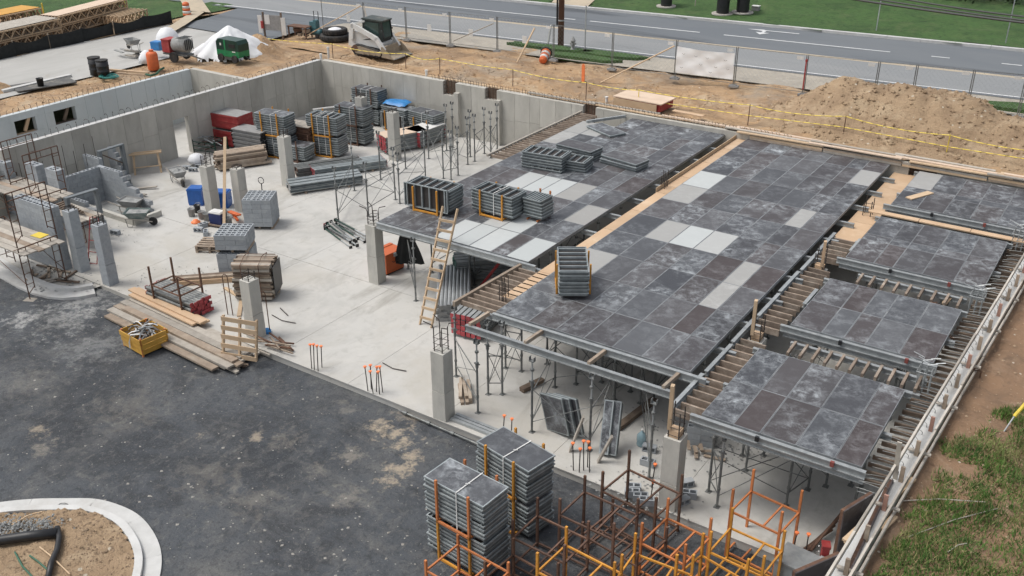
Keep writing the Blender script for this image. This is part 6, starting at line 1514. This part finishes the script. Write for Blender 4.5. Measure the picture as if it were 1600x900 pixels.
# standing pipes at the wall corner
for i, (a, c, h, lab) in enumerate(((509, 90, .65, 'white plastic pipe standing at the wall corner'), (497, 94, .4, 'grey pipe stub left of the wall corner'), (662, 120, .4, 'white pipe stub above the first wall pocket'), (937, 112, 0, ''), (944, 158, .25, 'short white pipe stub by the yellow stake'))):
    if h: p = at(a, c, TOPW); single('pipe_stub', MB().tube((0, 0, -.1), (0, 0, h), .07, 10).tube((0, 0, h), (0, 0, h+.05), .085, 10), 'white', lab, 'pipe', None, False, (p.x, p.y+.25, ZG))
b = MB(); b.tube((0, 0, 0), (0, 0, 1.3), .05, 9); p = at(537, 155, 0); single('standpipe', b, 'white', 'white pipe rising in front of the back wall', 'pipe', None, False, (-36.5, 40.2, 0))
b = MB(); b.tube((-38.9, 38.2, .9), (-37.0, 40.6, 1.0), .045, 8); b.tube((-37.0, 40.6, 1.0), (-37, 40.6, 1.35), .05, 8); single('drain_pipe', b, 'white', 'long white drain pipe lying over the back stacks', 'pipe')

# fence
WIRE = {}
def wire_mesh(l_, h):
    b = MB(); st = .24; r = .002; n = int((l_+h)/st)
    for s in (1, -1):
        for k in range(n):
            x0 = k*st-h; pts = []
            xa, za = (x0, 0); xb, zb = (x0+h, h)
            if xa < 0: za -= xa; xa = 0
            if xb > l_: zb -= (xb-l_); xb = l_
            if xb <= xa: continue
            if s < 0: za, zb = h-za, h-zb
            b.bar((xa, .004*s, za), (xb, .004*s, zb), r*2, r*2)
    return b.mesh('wire_mesh', mm('galv'))
def fence_panel(i, a, c, lab, foot=True, h=2.1):
    A, C = Vector((a[0], a[1], ZG)), Vector((c[0], c[1], ZG)); L_ = (C-A).length; rz = math.atan2(C.y-A.y, C.x-A.x)
    t = thing('wire_fence', lab, 'fence', A, rz, 'wire fence panels along the street')
    for x in (.04, L_-.04): part('post', MB().tube((x, 0, .02), (x, 0, h), .024, 7), 'post', t)
    for z in (.2, h-.03): part('rail', MB().tube((.07, 0, z), (L_-.07, 0, z), .014, 6), 'post', t)
    k = round(L_, 1)
    if k not in WIRE: WIRE[k] = wire_mesh(L_-.1, h-.25)
    o = link('wire_mesh', WIRE[k], t, (.05, 0, .21)); o['kind'] = 'stuff'
    if foot: part('foot', MB().box((0, 0, .05), (.5, .25, .1)).box((0, 0, .12), (.3, .15, .05)), 'grey', t)
    part('tag', MB().box((L_-.35, -.03, h-.2), (.32, .01, .16)), 'white', t)
    return t
fx = [(-46.8, 47.6), (-43.4, 47.9), (-40.2, 48.2), (-36.9, 48.4), (-33.6, 48.7), (-29.6, 48.6), (-25.7, 48.5), (-21.9, 48.6), (-18.6, 48.8), (-15.0, 49.1), (-11.6, 49.6), (-9.9, 49.95), (-7.4, 50.3), (-5.2, 50.7), (-2.6, 51.1), (.6, 51.5)]
fl = ('behind the notice board', 'behind the stacked tyres', 'left of the loader', 'behind the loader cab', 'left of the utility pole', 'behind the orange barrel', 'next to the hydrant, leaning brace at its end', 'carrying the white banner', 'just right of the banner', 'left of the mound', 'behind the mound, left part', 'short panel behind the mound peak', 'behind the right slope of the mound', 'by the grass tuft at the right', 'at the far right edge')
for i in range(len(fx)-1): fence_panel(i, fx[i], fx[i+1], 'grey wire fence panel '+fl[i])
# banner
A, C = Vector((*fx[7], ZG)), Vector((*fx[8], ZG)); b = MB(); nx_, ny_ = 22, 14
for s in (0, 1):
    for j in range(ny_+1):
        for i in range(nx_+1):
            u, v = i/nx_, j/ny_; q = A.lerp(C, .02+.96*u); sg = .10*math.sin(math.pi*u)*(1-.3*v)
            wr = .02*math.sin(5*u+4*v)+.010*math.sin(13*(u-.8*v)+1)+.008*math.sin(21*(u+.6*v))+.012*fbm(u*6, v*6, 1.2)
            b.v.append((q.x, q.y-.05-.06-wr+.012*s, ZG+.42+1.38*v-sg*v*v-.12*(1-v)*abs(math.sin(3*u))*0))
for s in (0, 1):
    o = s*(nx_+1)*(ny_+1)
    for j in range(ny_):
        for i in range(nx_): a = o+j*(nx_+1)+i; f = (a, a+1, a+nx_+2, a+nx_+1); b.f.append(f if not s else f[::-1]); b.mi.append(0)
ban = single('banner', b, 'banner', 'blank creased white banner tied to the wire fence', 'banner', None, True)
for k, (u, v) in enumerate(((.15, .78), (.36, .74), (.55, .72), (.85, .72), (.45, .45), (.7, .42), (.13, .25), (.9, .4), (.62, .2))):
    q = A.lerp(C, u); part('wind_slit', MB().path([(q.x-.09, q.y-.22, ZG+.42+1.38*v), (q.x, q.y-.22, ZG+.36+1.38*v), (q.x+.09, q.y-.22, ZG+.42+1.38*v)], .012, 4), 'grey', ban)
for i, ((x0, y0, z0), (x1, y1, z1), lab) in enumerate((((-24.9, 45.7, 0), (-22.0, 48.5, 1.8), 'pale timber brace propping the fence at the banner'), ((-31.2, 47.2, 0), (-30.9, 48.6, 1.75), 'thin pale brace propping the fence near the barrel'), ((-46.3, 45.0, 0), (-43.5, 47.8, 1.9), 'long pale timber brace left of the tyres'), ((-41.7, 46.6, 0), (-43.3, 47.85, 1.9), 'grey brace leaning above the tyres'), ((-36, 47.5, .6), (-33.8, 48.6, 1.7), 'thin brace right of the loader cab'))):
    single('fence_brace', MB().bar((x0, y0, ZG+z0), (x1, y1, ZG+z1), .09, .05), 'greywood' if i in (3, 4) else 'wood', lab, 'brace', 'timber braces of the fence')
p = at(1258, 148, ZG); single('red_post', MB().box((0, 0, .9), (.06, .06, 1.5)).box((0, 0, 1.62), (.09, .08, .12)), 'red', 'red topped post on the fence left of the mound', 'post', None, False, (-15.0, 49.0, ZG+.2))
for i, (x, lab) in enumerate(((-44.6, 'small white notice on the fence behind the tyres'), (-38.4, 'small white notice on the fence left of the loader'), (-35.4, 'small white notice on the fence right of the loader'), (-31.6, 'white notice on the fence by the utility pole'))):
    k = 0
    while k < len(fx)-2 and fx[k+1][0] < x: k += 1
    f = (x-fx[k][0])/(fx[k+1][0]-fx[k][0]); y = fx[k][1]+(fx[k+1][1]-fx[k][1])*f
    single('notice', MB().box((0, 0, 0), (.3, .015, .42)).box((0, -.002, .14), (.22, .016, .05)), 'white', lab, 'notice', None, False, (x, y-.05, ZG+1.0))
# utility pole, hydrant, barrels, marker
p = at(876, 74, ZG); t = thing('utility_pole', 'thick brown timber utility pole standing by the street', 'utility pole', (p.x, p.y, ZG))
part('shaft', MB().tube((0, 0, -.3), (.05, 0, 11), .19, 12, 0, .14), 'pole', t, True); part('cable_guard', MB().box((-.22, -.1, 2.9), (.07, .1, 3.2)), 'black', t); part('guy_guard', MB().bar((-.8, -.2, 0), (-.62, -.15, 1.3), .3, .05), 'white', t)
part('band', MB().lathe((.02, 0, 1.6), [(.195, 0), (.195, .08)], 12), 'galv', t)
p = at(895, 82, ZG); t = thing('fire_hydrant', 'small grey fire hydrant on the verge grass', 'hydrant', (p.x, p.y, ZG+.15))
part('barrel', MB().lathe((0, 0, 0), [(.17, 0), (.17, .05), (.11, .06), (.11, .5), (.16, .52), (.16, .57), (.12, .6), (.1, .7), (.03, .76), (.03, .8)], 12), 'grey', t, True)
part('nozzle', MB().tube((-.2, 0, .4), (.2, 0, .4), .06, 8), 'grey', t); part('nozzle', MB().tube((0, -.2, .36), (0, 0, .36), .08, 8), 'grey', t)
def barrel(lab, x, y, z, lying=False, rz=0):
    t = thing('traffic_barrel', lab, 'traffic barrel', (x, y, z), rz, 'orange and white traffic barrels')
    A = Matrix.Rotation(math.pi/2+.35, 3, 'X') if lying else Matrix.Identity(3); o = Vector((0, .45, .28)) if lying else Vector((0, 0, 0))
    part('base', MB().lathe(o, [(.34, 0), (.36, .04), (.36, .1), (.30, .11)], 14, 0, A), 'rubber', t)
    zz = .1
    for k in range(5):
        r0 = .29-.014*k; r1 = .29-.014*(k+1); part('band', MB().lathe(o, [(r0, zz), (r1+.004, zz+.17)], 14, 0, A), 'white' if k % 2 else 'hivis', t, True); zz += .172
    part('handle', MB().lathe(o, [(.2, zz), (.14, zz+.06), (.02, zz+.07)], 10, 0, A), 'hivis', t)
p = at(851, 92, ZG); barrel('orange and white barrel lying tipped over by the fence', p.x, p.y, ZG+.05, True, .3)
p = at(293, 27, ZG); barrel('upright orange and white barrel at the street corner', p.x, p.y, ZG+.02)
p = at(911, 127, ZG); t = thing('marker_post', 'slim bright orange marker standing in the dirt', 'marker', (p.x, p.y, zdirt(p.x, p.y)-.02)); part('blade', MB().prism([(-.09, -.02), (.09, -.02), (.09, .02), (-.09, .02)], 0, .95).box((0, 0, .98), (.1, .04, .08)), 'cap', t); part('foot', MB().box((0, 0, .03), (.3, .3, .05)), 'rubber', t)
p = at(1600, 557, 2.4); 
# street signs beyond the fence
def sign_post(lab, a, c, h, plate=None, z=ZG+.2):
    p = at(a, c, z); t = thing('sign_post', lab, 'sign post', (p.x, p.y, z)); part('post', MB().box((0, 0, h/2), (.06, .05, h)), 'galv', t)
    if plate: part('plate', MB().box((0, -.04, h-plate[1]/2), (plate[0], .02, plate[1])), 'white', t); part('legend', MB().box((0, -.053, h-plate[1]*.4), (plate[0]*.5, .006, plate[1]*.3)).box((0, -.053, h-plate[1]*.75), (plate[0]*.6, .006, plate[1]*.08)), 'black', t)
    return t
sign_post('bare grey post by the road near the utility pole', 914, 77, 2.6, None, ZG); 
sign_post('thin grey post on the lawn edge behind the road', 1369, 48, 3.4)
sign_post('street sign with a white plate at the far right corner', 1571, 68, 3.3, (.45, .6))
# cable spools on the lawn
def spool(lab, a, c, r, h, z):
    p = at(a, c, z); t = thing('cable_spool', lab, 'cable spool', (p.x, p.y, zlawn(p.x, p.y)-.02), random.random(), 'cable spools on the lawn')
    for k, zz in enumerate((.0, h-.08)):
        o = part('flange', MB().lathe((0, 0, zz), [(r, 0), (r, .08), (.05, .08)], 18), 'spoolwood', t)
        for q in range(5): part('board_gap', MB().box((0, -r*.7+q*r*.35, zz+.082), (2*r*math.sqrt(max(.05, 1-(.7-q*.35)**2))*.96, .02, .006)), 'darkwood', o)
    part('core', MB().lathe((0, 0, .08), [(r*.55, 0), (r*.58, .1), (r*.58, h-.26), (r*.55, h-.16)], 16), 'black', t, True)
spool('upright cable spool with pale top, left of the lawn pair', 1129, 20, .75, 1.25, ZG+.3)
spool('upright cable spool with weathered top, right of the lawn pair', 1160, 20, .75, 1.2, ZG+.3)
spool('large dark cable spool cut off by the top of the picture', 1041, 8, .7, 1.4, ZG+.35)
p = at(1181, 14, ZG+.4); t = thing('utility_box', 'small pale utility box beside the cable spools', 'box', (p.x, p.y, zlawn(p.x, p.y))); part('body', MB().box((0, 0, .15), (.5, .35, .3)), 'grey', t); part('lid', MB().box((0, 0, .32), (.54, .4, .04)), 'white', t)
p = at(1086, 10, ZG+.3); single('lawn_stake', MB().path([(0, 0, 0), (.03, 0, 1.0)], .03, 5), 'greywood', 'pale stake on the lawn between the spools', 'stake', None, False, (p.x, p.y, zlawn(p.x, p.y)))
# hedge at the back of the lawn
HLEAF = []
def hedge(lab, x0, x1, y0, h, n, seed):
    rg = random.Random(seed); t = thing('hedge', lab, 'hedge', ((x0+x1)/2, y0, ZG)); b = MB()
    for k in range(n):
        x = rg.uniform(x0, x1); u = rg.random(); y = y0+rg.gauss(0, .8)+.6*fbm(x, 0, .5); z = zlawn(x, y0)+h*u*(1+.2*fbm(x, y, .6)); s = rg.uniform(.08, .17)
        d1 = Vector((rg.gauss(0, 1), rg.gauss(0, 1), rg.gauss(0, 1))).normalized()*s; d2 = d1.orthogonal().normalized()*s*.7; c = Vector((x, y, z)); b.face([c-d1, c-d2, c+d1, c+d2])
    o = wpart('foliage', b, 'leaf', t); b = MB()
    for k in range(int((x1-x0)/1.5)): x = x0+1.5*k+rg.random(); b.tube((x, y0, zlawn(x, y0)-.1), (x+.1, y0, zlawn(x, y0)+h*.7), .06, 5)
    wpart('stems', b, 'pole', t)
hedge('dark hedge along the far side of the lawn', -30, 8, 78.0, 2.6, 9000, 5)
hedge('dark hedge farther left behind the spools', -44, -31, 80.5, 2.2, 3500, 6)
# overhead cables
for i, (a, c, d, e, lab) in enumerate((((1365, -2), (1600, 28), 0, 0, 'lowest overhead cable crossing the upper right corner'), ((1395, -3), (1600, 24), 0, 0, 'middle overhead cable in the upper right corner'), ((1440, -3), (1600, 18), 0, 0, 'top overhead cable in the upper right corner'))):
    zc = 8.2+.4*i; A, B = at(*a, zc), at(*c, zc); D = (B-A); A2 = A-D*1.2; B2 = B+D*1.5
    b = MB(); b.path([A2.lerp(B2, k/14)+Vector((0, 0, .35*((k/7-1)**2)-.2)) for k in range(15)], .035 if i else .05, 6); single('overhead_cable', b, 'black', lab, 'cable', 'overhead cables')

# ------------------------------------------------------------------ machines and clutter at the upper left
p = at(374, 100, ZG); t = thing('light_generator', 'dark green and black generator on wheels by the return wall', 'generator', (p.x-.75, p.y+.3, ZG+.05), .05)
MX = lambda s: Matrix.Translation((0, s, 0)) @ Matrix.Rotation(math.pi/2, 4, 'X')
part('base', MB().box((0, 0, .48), (1.75, .85, .35)), 'green', t)
part('hood', MB().prism([(-.88, .65), (.88, .65), (.88, 1.05), (.75, 1.25), (-.7, 1.28), (-.86, 1.1)], -.42, .42, 0, MX(0)), 'dkgreen', t)
part('stripe', MB().box((-.18, 0, .86), (.12, .87, .78)), 'green', t); part('vent', MB().box((.4, -.43, .95), (.5, .015, .2)), 'black', t); part('badge', MB().box((.5, -.435, .62), (.25, .012, .06)).box((-.5, -.435, .98), (.12, .012, .14)), 'white', t)
for sx in (-.55, .55):
    for s in (-1, 1): part('wheel', MB().lathe((sx, s*.45, .22), [(.1, -.06), (.22, -.07), (.22, .07), (.1, .06)], 14, 0, Matrix.Rotation(math.pi/2, 3, 'X')), 'rubber', t)
part('tow_bar', MB().bar((.85, 0, .35), (1.3, 0, .2), .08, .06), 'black', t)
# tarp tent
p = at(355, 92, ZG); b = MB()
def ztarp(x, y):
    a = math.atan2(y/1.5, x/2.4); d = math.hypot(x/2.5, y/1.55); rim = 1+.13*math.sin(3*a+.5)+.08*math.sin(8*a)+.05*math.sin(15*a+1)
    h = 1.85*max(0, 1-d/rim)**.92 if d < rim else 0
    h = max(h, 1.05*math.exp(-((x-1.3)**2/.5+(y-.3)**2/.4))-.25)
    return h-(.12 if d > rim else 0)+(.05*math.sin(7*a+1.5*fbm(x, y, .8))*min(d, .8)+.035*math.sin(15*a+5*d)*min(d, .7)+.10*fbm(x, y, 1.1)*min(1, d*1.5)+.04*fbm(x, y, 3))*(d < rim)
grid(b, -3.4, 3.4, -2.3, 2.3, .09, ztarp, keep=lambda x, y: ztarp(x, y) > -.03)
o = single('tarp_heap', b, 'tarp', 'peaked heap covered with a white tarpaulin', 'tarpaulin', None, True, (p.x-.7, p.y+1.0, ZG-.02), .5); o.scale = (1.05, .95, .95)
p = at(400, 84, ZG); b = MB()
grid(b, -2.2, 2.6, -1.5, 1.5, .16, lambda x, y: max(-.1, 1.15*math.exp(-(x*x/1.6+y*y/.9))*(1+.3*fbm(x, y, 1.2))-.05)+.05*fbm(x, y, 2.5))
o = struct('dirt_heap', b, 'dirt', True); o.location = (p.x-.2, p.y+.4, ZG-.05)
# mixer
p = at(272, 98, ZG); t = thing('mortar_mixer', 'grey mortar mixer with a red engine cover and spoked wheel', 'mixer', (p.x, p.y+.4, ZG+.05), .15)
part('drum', MB().lathe((.35, 0, .95), [(.36, -.5), (.42, -.45), (.42, .45), (.36, .5)], 16, 0, Matrix.Rotation(math.pi/2, 3, 'Y')), 'mud', t, True)
part('engine_cover', MB().box((-.55, 0, .85), (.55, .75, .7)).box((-.55, 0, 1.22), (.6, .8, .05)), 'red', t); part('frame', MB().box((0, 0, .4), (1.8, .6, .1)), 'post', t)
for k in range(5): part('grate_bar', MB().box((.9, -.3+.15*k, 1.0), (.03, .04, .6)), 'black', t); part('grate_bar', MB().box((.35+.12*k, 0, 1.39), (.03, .8, .03)), 'post', t)
for s in (-1, 1): part('wheel', MB().lathe((.1, s*.5, .3), [(.1, -.05), (.3, -.06), (.3, .06), (.1, .05)], 16, 0, Matrix.Rotation(math.pi/2, 3, 'X')), 'rubber', t)
part('tow_bar', MB().bar((.9, 0, .4), (1.7, .1, .2), .07, .07), 'post', t)
p = at(254, 78, ZG); b = MB()
b.lathe((0, 0, 0), [(.75, .0), (.78, .1), (.6, .55), (.35, .85), (.1, .92), (.01, .93)], 14); single('wrapped_pile', b, 'tarp', 'rounded pile wrapped in white plastic behind the mixer', 'wrapped pile', None, True, (p.x, p.y+.5, ZG+.35), .3)
t = thing('pallet', 'pallet under the white wrapped pile', 'pallet', (p.x, p.y+.5, ZG+.1), .3); pallet(t, 1.5, 1.2)
p = at(238, 108, ZG); t = thing('gas_cylinder', 'squat orange cylinder drum in front of the mixer', 'drum', (p.x+.15, p.y, ZG)); part('shell', MB().lathe((0, 0, 0), [(.3, 0), (.32, .06), (.32, .85), (.26, .97), (.12, 1.03), (.01, 1.04)], 16), 'hivis', t, True); part('collar', MB().lathe((0, 0, 1.02), [(.13, 0), (.13, .1), (.1, .1)], 10), 'hivis', t)
p = at(242, 92, ZG); box_thing('cool_box', 'light blue cool box with pale foot behind the orange drum', p.x-.1, p.y+.4, ZG+.45, .2, (.65, .5, .5), 'ltblue')
p = at(226, 98, ZG); b = MB(); b.lathe((0, 0, 0), [(.5, 0), (.45, .3), (.25, .6), (.05, .7)], 9); single('plastic_sack', b, 'tarp', 'crumpled pale plastic sack left of the orange drum', 'sack', None, True, (p.x, p.y+.2, ZG))
p = at(205, 90, ZG); wheelbarrow('upturned grey wheelbarrow on the pile left of the mixer', p.x-.1, p.y+.3, 2.9, 'mud', False, ZG+.35)
b = MB()
for k in range(16): a = random.uniform(-.4, .4); c = Vector((random.uniform(-.8, .8), random.uniform(-.5, .5), random.uniform(.05, .4))); d = Vector((math.cos(a), math.sin(a), random.uniform(-.1, .1)))*.6; b.bar(c-d, c+d, .14, .05)
t = thing('scrap_pile', 'grey scrap boards and bags heaped under the upturned wheelbarrow', 'scrap', (p.x, p.y+.2, ZG))
for k in range(12): a = random.uniform(-.4, .4); c = Vector((random.uniform(-.8, .8), random.uniform(-.5, .5), .05+.03*k)); d = Vector((math.cos(a), math.sin(a), 0))*random.uniform(.4, .7); part('board', MB().bar(c-d, c+d, .16, .05), random.choice(('greywood', 'mud', 'oldwood')), t)
def drum(lab, a, c, r, h, ms='black'):
    p = at(a, c, ZG); t = thing('drum', lab, 'drum', (p.x, p.y, ZG-.02), 0, 'black drums by the access road'); part('shell', MB().lathe((0, 0, 0), [(r, 0), (r, h*.32), (r*1.05, h*.34), (r, h*.36), (r, h*.65), (r*1.05, h*.67), (r, h*.69), (r, h), (r*.94, h), (r*.92, h-.05), (.01, h-.06)], 16), ms, t, True)
    part('rim', MB().lathe((0, 0, h-.02), [(r*1.04, 0), (r*1.04, .05), (r*.95, .05)], 16), 'rubber', t)
drum('black drum with dented rim, left of the two', 151, 116, .33, .95); drum('black drum in front, right of the two', 163, 119, .33, .9)
p = at(64, 134, ZG); b = MB(); b.box((0, 0, .0), (1.6, 3.0, .05)); single('rubber_mat', b, 'greywood2', 'flat dark grey sheet on the dirt beside the road', 'sheet', None, False, (at(68, 133, ZG).x, at(68, 133, ZG).y, ZG+.06), -.3); 
p = at(64, 134, ZG+.1); bucket('black bucket standing on the flat grey sheet', p.x, p.y, 'black', ZG+.09, .18, .42, 'buckets')
p = at(172, 121, ZG); t = thing('hose_coil', 'coil of teal hose in front of the black drums', 'hose', (p.x, p.y-.2, ZG+.03))
for k in range(6): part('loop', MB().path([((.25+.07*k)*math.cos(6.283*i/14+k)+.04*k, (.2+.05*k)*math.sin(6.283*i/14+k), .02+.02*k+.03*math.sin(i)) for i in range(15)], .03, 5), 'teal3', t)
single('hose', MB().path([at(x, y, ZG+.08) for x, y in ((228, 116), (236, 118), (245, 115), (250, 109), (256, 106))], .06, 6), 'greentwine', 'green hose curling by the orange drum', 'hose')
single('timber', MB().bar(at(172, 109, ZG+.08), at(232, 114, ZG+.08), .14, .1), 'wood', 'long pale timber between the drums and the orange drum', 'timber')
b = MB(); b.bar(at(3, 143, ZG+.05), at(110, 118, ZG+.05), .3, .16); struct('kerb_edge', b, 'kerb')
p = at(5, 142, ZG); b = MB(); grid(b, -1.4, 1.4, -1.4, 1.4, .2, lambda x, y: .7*math.exp(-(x*x+y*y)/.7)+.1*fbm(x, y, 1.5)-.1); o = struct('dirt_heap', b, 'dirt', True); o.location = (p.x-.8, p.y-.3, ZG)
# notice board, welding cart, compressor, tyres
p = at(425, 60, ZG); t = thing('notice_board', 'brown notice board with white papers beside the access road', 'notice board', (p.x, p.y+.2, ZG), .35)
for s in (-1, 1): part('post', MB().box((s*.62, 0, .75), (.1, .1, 1.7)), 'darkwood', t)
part('panel', MB().box((0, 0, .95), (1.15, .05, .95)), 'grey', t); part('paper', MB().box((-.35, -.04, 1.15), (.35, .012, .6)), 'white', t); part('side_panel', MB().box((.75, -.05, .75), (.3, .04, 1.1)), 'white', t); part('side_panel', MB().box((-.85, -.05, .85), (.28, .04, 1.1)), 'white', t); part('extinguisher', MB().tube((-.68, -.12, .6), (-.68, -.12, 1.05), .09, 10), 'red', t)
p = at(470, 58, ZG); t = thing('tool_table', 'rusty work table with clutter left of the compressor', 'table', (p.x, p.y, ZG), .1)
part('top', MB().box((0, 0, .7), (1.5, .7, .06)), 'rust', t)
for sx in (-1, 1):
    for s in (-1, 1): part('leg', MB().box((sx*.68, s*.3, .34), (.07, .07, .68)), 'oldrust', t)
for k in range(6): part('clutter', MB().box((random.uniform(-.6, .6), random.uniform(-.25, .25), .2+.25*(k % 2)), (random.uniform(.2, .5), .3, .2), random.random()), random.choice(('rust', 'tanmetal', 'black', 'oldwood')), t)
p = at(494, 58, ZG); t = thing('compressor', 'teal compressor with a tall tube handle beside the tyres', 'compressor', (p.x, p.y, ZG), .1)
part('tank', MB().lathe((0, 0, .35), [(.02, -.55), (.2, -.5), (.24, -.4), (.24, .4), (.2, .5), (.02, .55)], 12, 0, Matrix.Rotation(math.pi/2, 3, 'Y')), 'teal', t, True); part('motor', MB().box((-.05, 0, .78), (.5, .4, .42)).box((.1, 0, 1.04), (.25, .3, .12)), 'teal', t); part('handle', MB().path([(-.2, .2, .5), (-.2, .2, 1.6), (.15, .2, 1.6), (.15, .2, .5)], .025, 6), 'black', t)
for s in (-1, 1): part('wheel', MB().lathe((.3, s*.25, .14), [(.04, -.04), (.14, -.04), (.14, .04), (.04, .04)], 12, 0, Matrix.Rotation(math.pi/2, 3, 'X')), 'rubber', t)
p = at(521, 62, ZG)
def tyre(lab, x, y, z, R_, h, fill):
    t = thing('tyre', lab, 'tyre', (x, y, z), 0, 'stacked tyres'); part('tread', MB().lathe((0, 0, 0), [(R_*.66, .02), (R_*.95, 0), (R_, h*.25), (R_, h*.75), (R_*.95, h), (R_*.68, h*.96), (R_*.62, h*.7), (R_*.62, h*.3)], 24), 'rubber', t, True)
    for k in range(24): a = 6.283*k/24; part('lug', MB().box((R_*.99*math.cos(a), R_*.99*math.sin(a), h/2), (.05, .06, h*.7), a), 'rubber', t)
    if fill: part('liner', MB().lathe((0, 0, h*.55), [(R_*.63, 0), (R_*.5, .12), (R_*.2, .2), (.01, .16)], 12), 'tarp', t)
tyre('lower wide tyre of the stack by the loader', p.x, p.y+.2, ZG, .98, .34, False); tyre('upper tyre of the stack filled with white plastic', p.x+.0, p.y+.2, ZG+.36, .78, .32, True)

# silt fence and roof trusses beyond the access road
t = thing('silt_fence', 'black fabric silt fence along the far side of the access road', 'fence', (-57.3, 30, ZG))
for i in range(13):
    y0 = 14+2.3*i; y1 = y0+2.3; b = MB(); n = 6; x0 = -57.35+.12*fbm(0, y0, .5)
    for s in (0, 1):
        for k in range(n+1):
            f = k/n
            for (z, bow) in ((-.1, .0), (.35, .12), (.82-.22*math.sin(math.pi*f)*(.4+.6*((i*7) % 3)/2), .02)): b.v.append((x0+bow*math.sin(3.14*f)+.015*s, y0+(y1-y0)*f, ZG+z))
    for s in (0, 1):
        o = s*3*(n+1)
        for k in range(n):
            for q in (0, 1): a = o+k*3+q; f_ = (a, a+3, a+4, a+1); b.f.append(f_ if s else f_[::-1]); b.mi.append(0)
    wpart('fabric', b, 'cloth', t, True); wpart('stake', MB().box((x0-.05, y0, ZG+.4), (.05, .05, 1.0)), 'oldwood', t)
def truss_stack(lab, a, c, l_, n, h, rz, cover=False, w_=1.6, off=0):
    p = at(a, c, ZG); t = thing('truss_stack', lab, 'truss stack', (p.x, p.y, ZG+.12), rz, 'stacks of timber floor trusses')
    for k in range(n):
        y = -w_/2+w_*k/(n-1); b = MB(); nb = int(l_/.75)
        for z in (.0, h): b.box((0, y, z+.04), (l_, .09, .07))
        for i in range(nb):
            x0 = -l_/2+l_*i/nb; x1 = x0+l_/nb; xm = (x0+x1)/2; b.bar((x0+.04, y, .07), (xm, y, h), .08, .05); b.bar((xm, y, h), (x1-.04, y, .07), .08, .05)
        for s in (-1, 1): b.box((s*(l_/2-.04), y, h/2+.04), (.07, .085, h-.07))
        part('truss', b, random.choice(('wood', 'oldwood', 'wood')), t)
    if cover: part('top_board', MB().box((0, 0, h+.11), (l_*.98, w_*.9, .03)), cover, t)
    return t
def trusses(lab, a, c, l_, tiers, rz, cover, w_=1.6):
    for k in range(tiers):
        t = truss_stack(('lower' if k == 0 else 'upper')+' tier of '+lab, a, c, l_, 7, .5, rz, cover if k == tiers-1 else False, w_); t.location.z += .62*k; t.location.x += .05*k
trusses('the pale roof truss stack below the grass at the top left', 137, 42, 6.6, 2, math.pi/2+.25, 'palely', 1.5)
truss_stack('small truss stack behind the right end of the pale one', 195, 35, 3.0, 6, .5, math.pi/2+.25)
trusses('the truss stack cut by the left edge', 18, 74, 6.0, 2, math.pi/2+.12, 'greywood', 2.2)
t = truss_stack('orange topped truss stack at the far left edge', 0, 45, 5.5, 6, .8, math.pi/2+.12, 'hivis2', 2.0)
for i, (a, c, lab) in enumerate(((72, 38, 'yellow marker tube at the left end of the truss stack'), (196, 12, 'yellow marker tube behind the truss stack'))):
    p = at(a, c, ZG); single('marker_tube', MB().tube((0, 0, 0), (0, 0, 1.4), .05, 8).lathe((0, 0, 1.4), [(.05, 0), (.01, .04)], 8), 'yel', lab, 'marker', None, False, (p.x, p.y, ZG))
p = at(300, 10, ZG); b = MB()
for i, (q0, q1) in enumerate((((296, -4), (310, 18)), ((310, 18), (280, 38)), ((280, 38), (262, 48)))):
    A, B = at(*q0, ZG+.2), at(*q1, ZG+.2); d = Vector((1.0 if i == 0 else .4, .25, 0)); b.face([A-d, A+d, B+d, B-d])
struct('corner_sidewalk', b, 'sand')
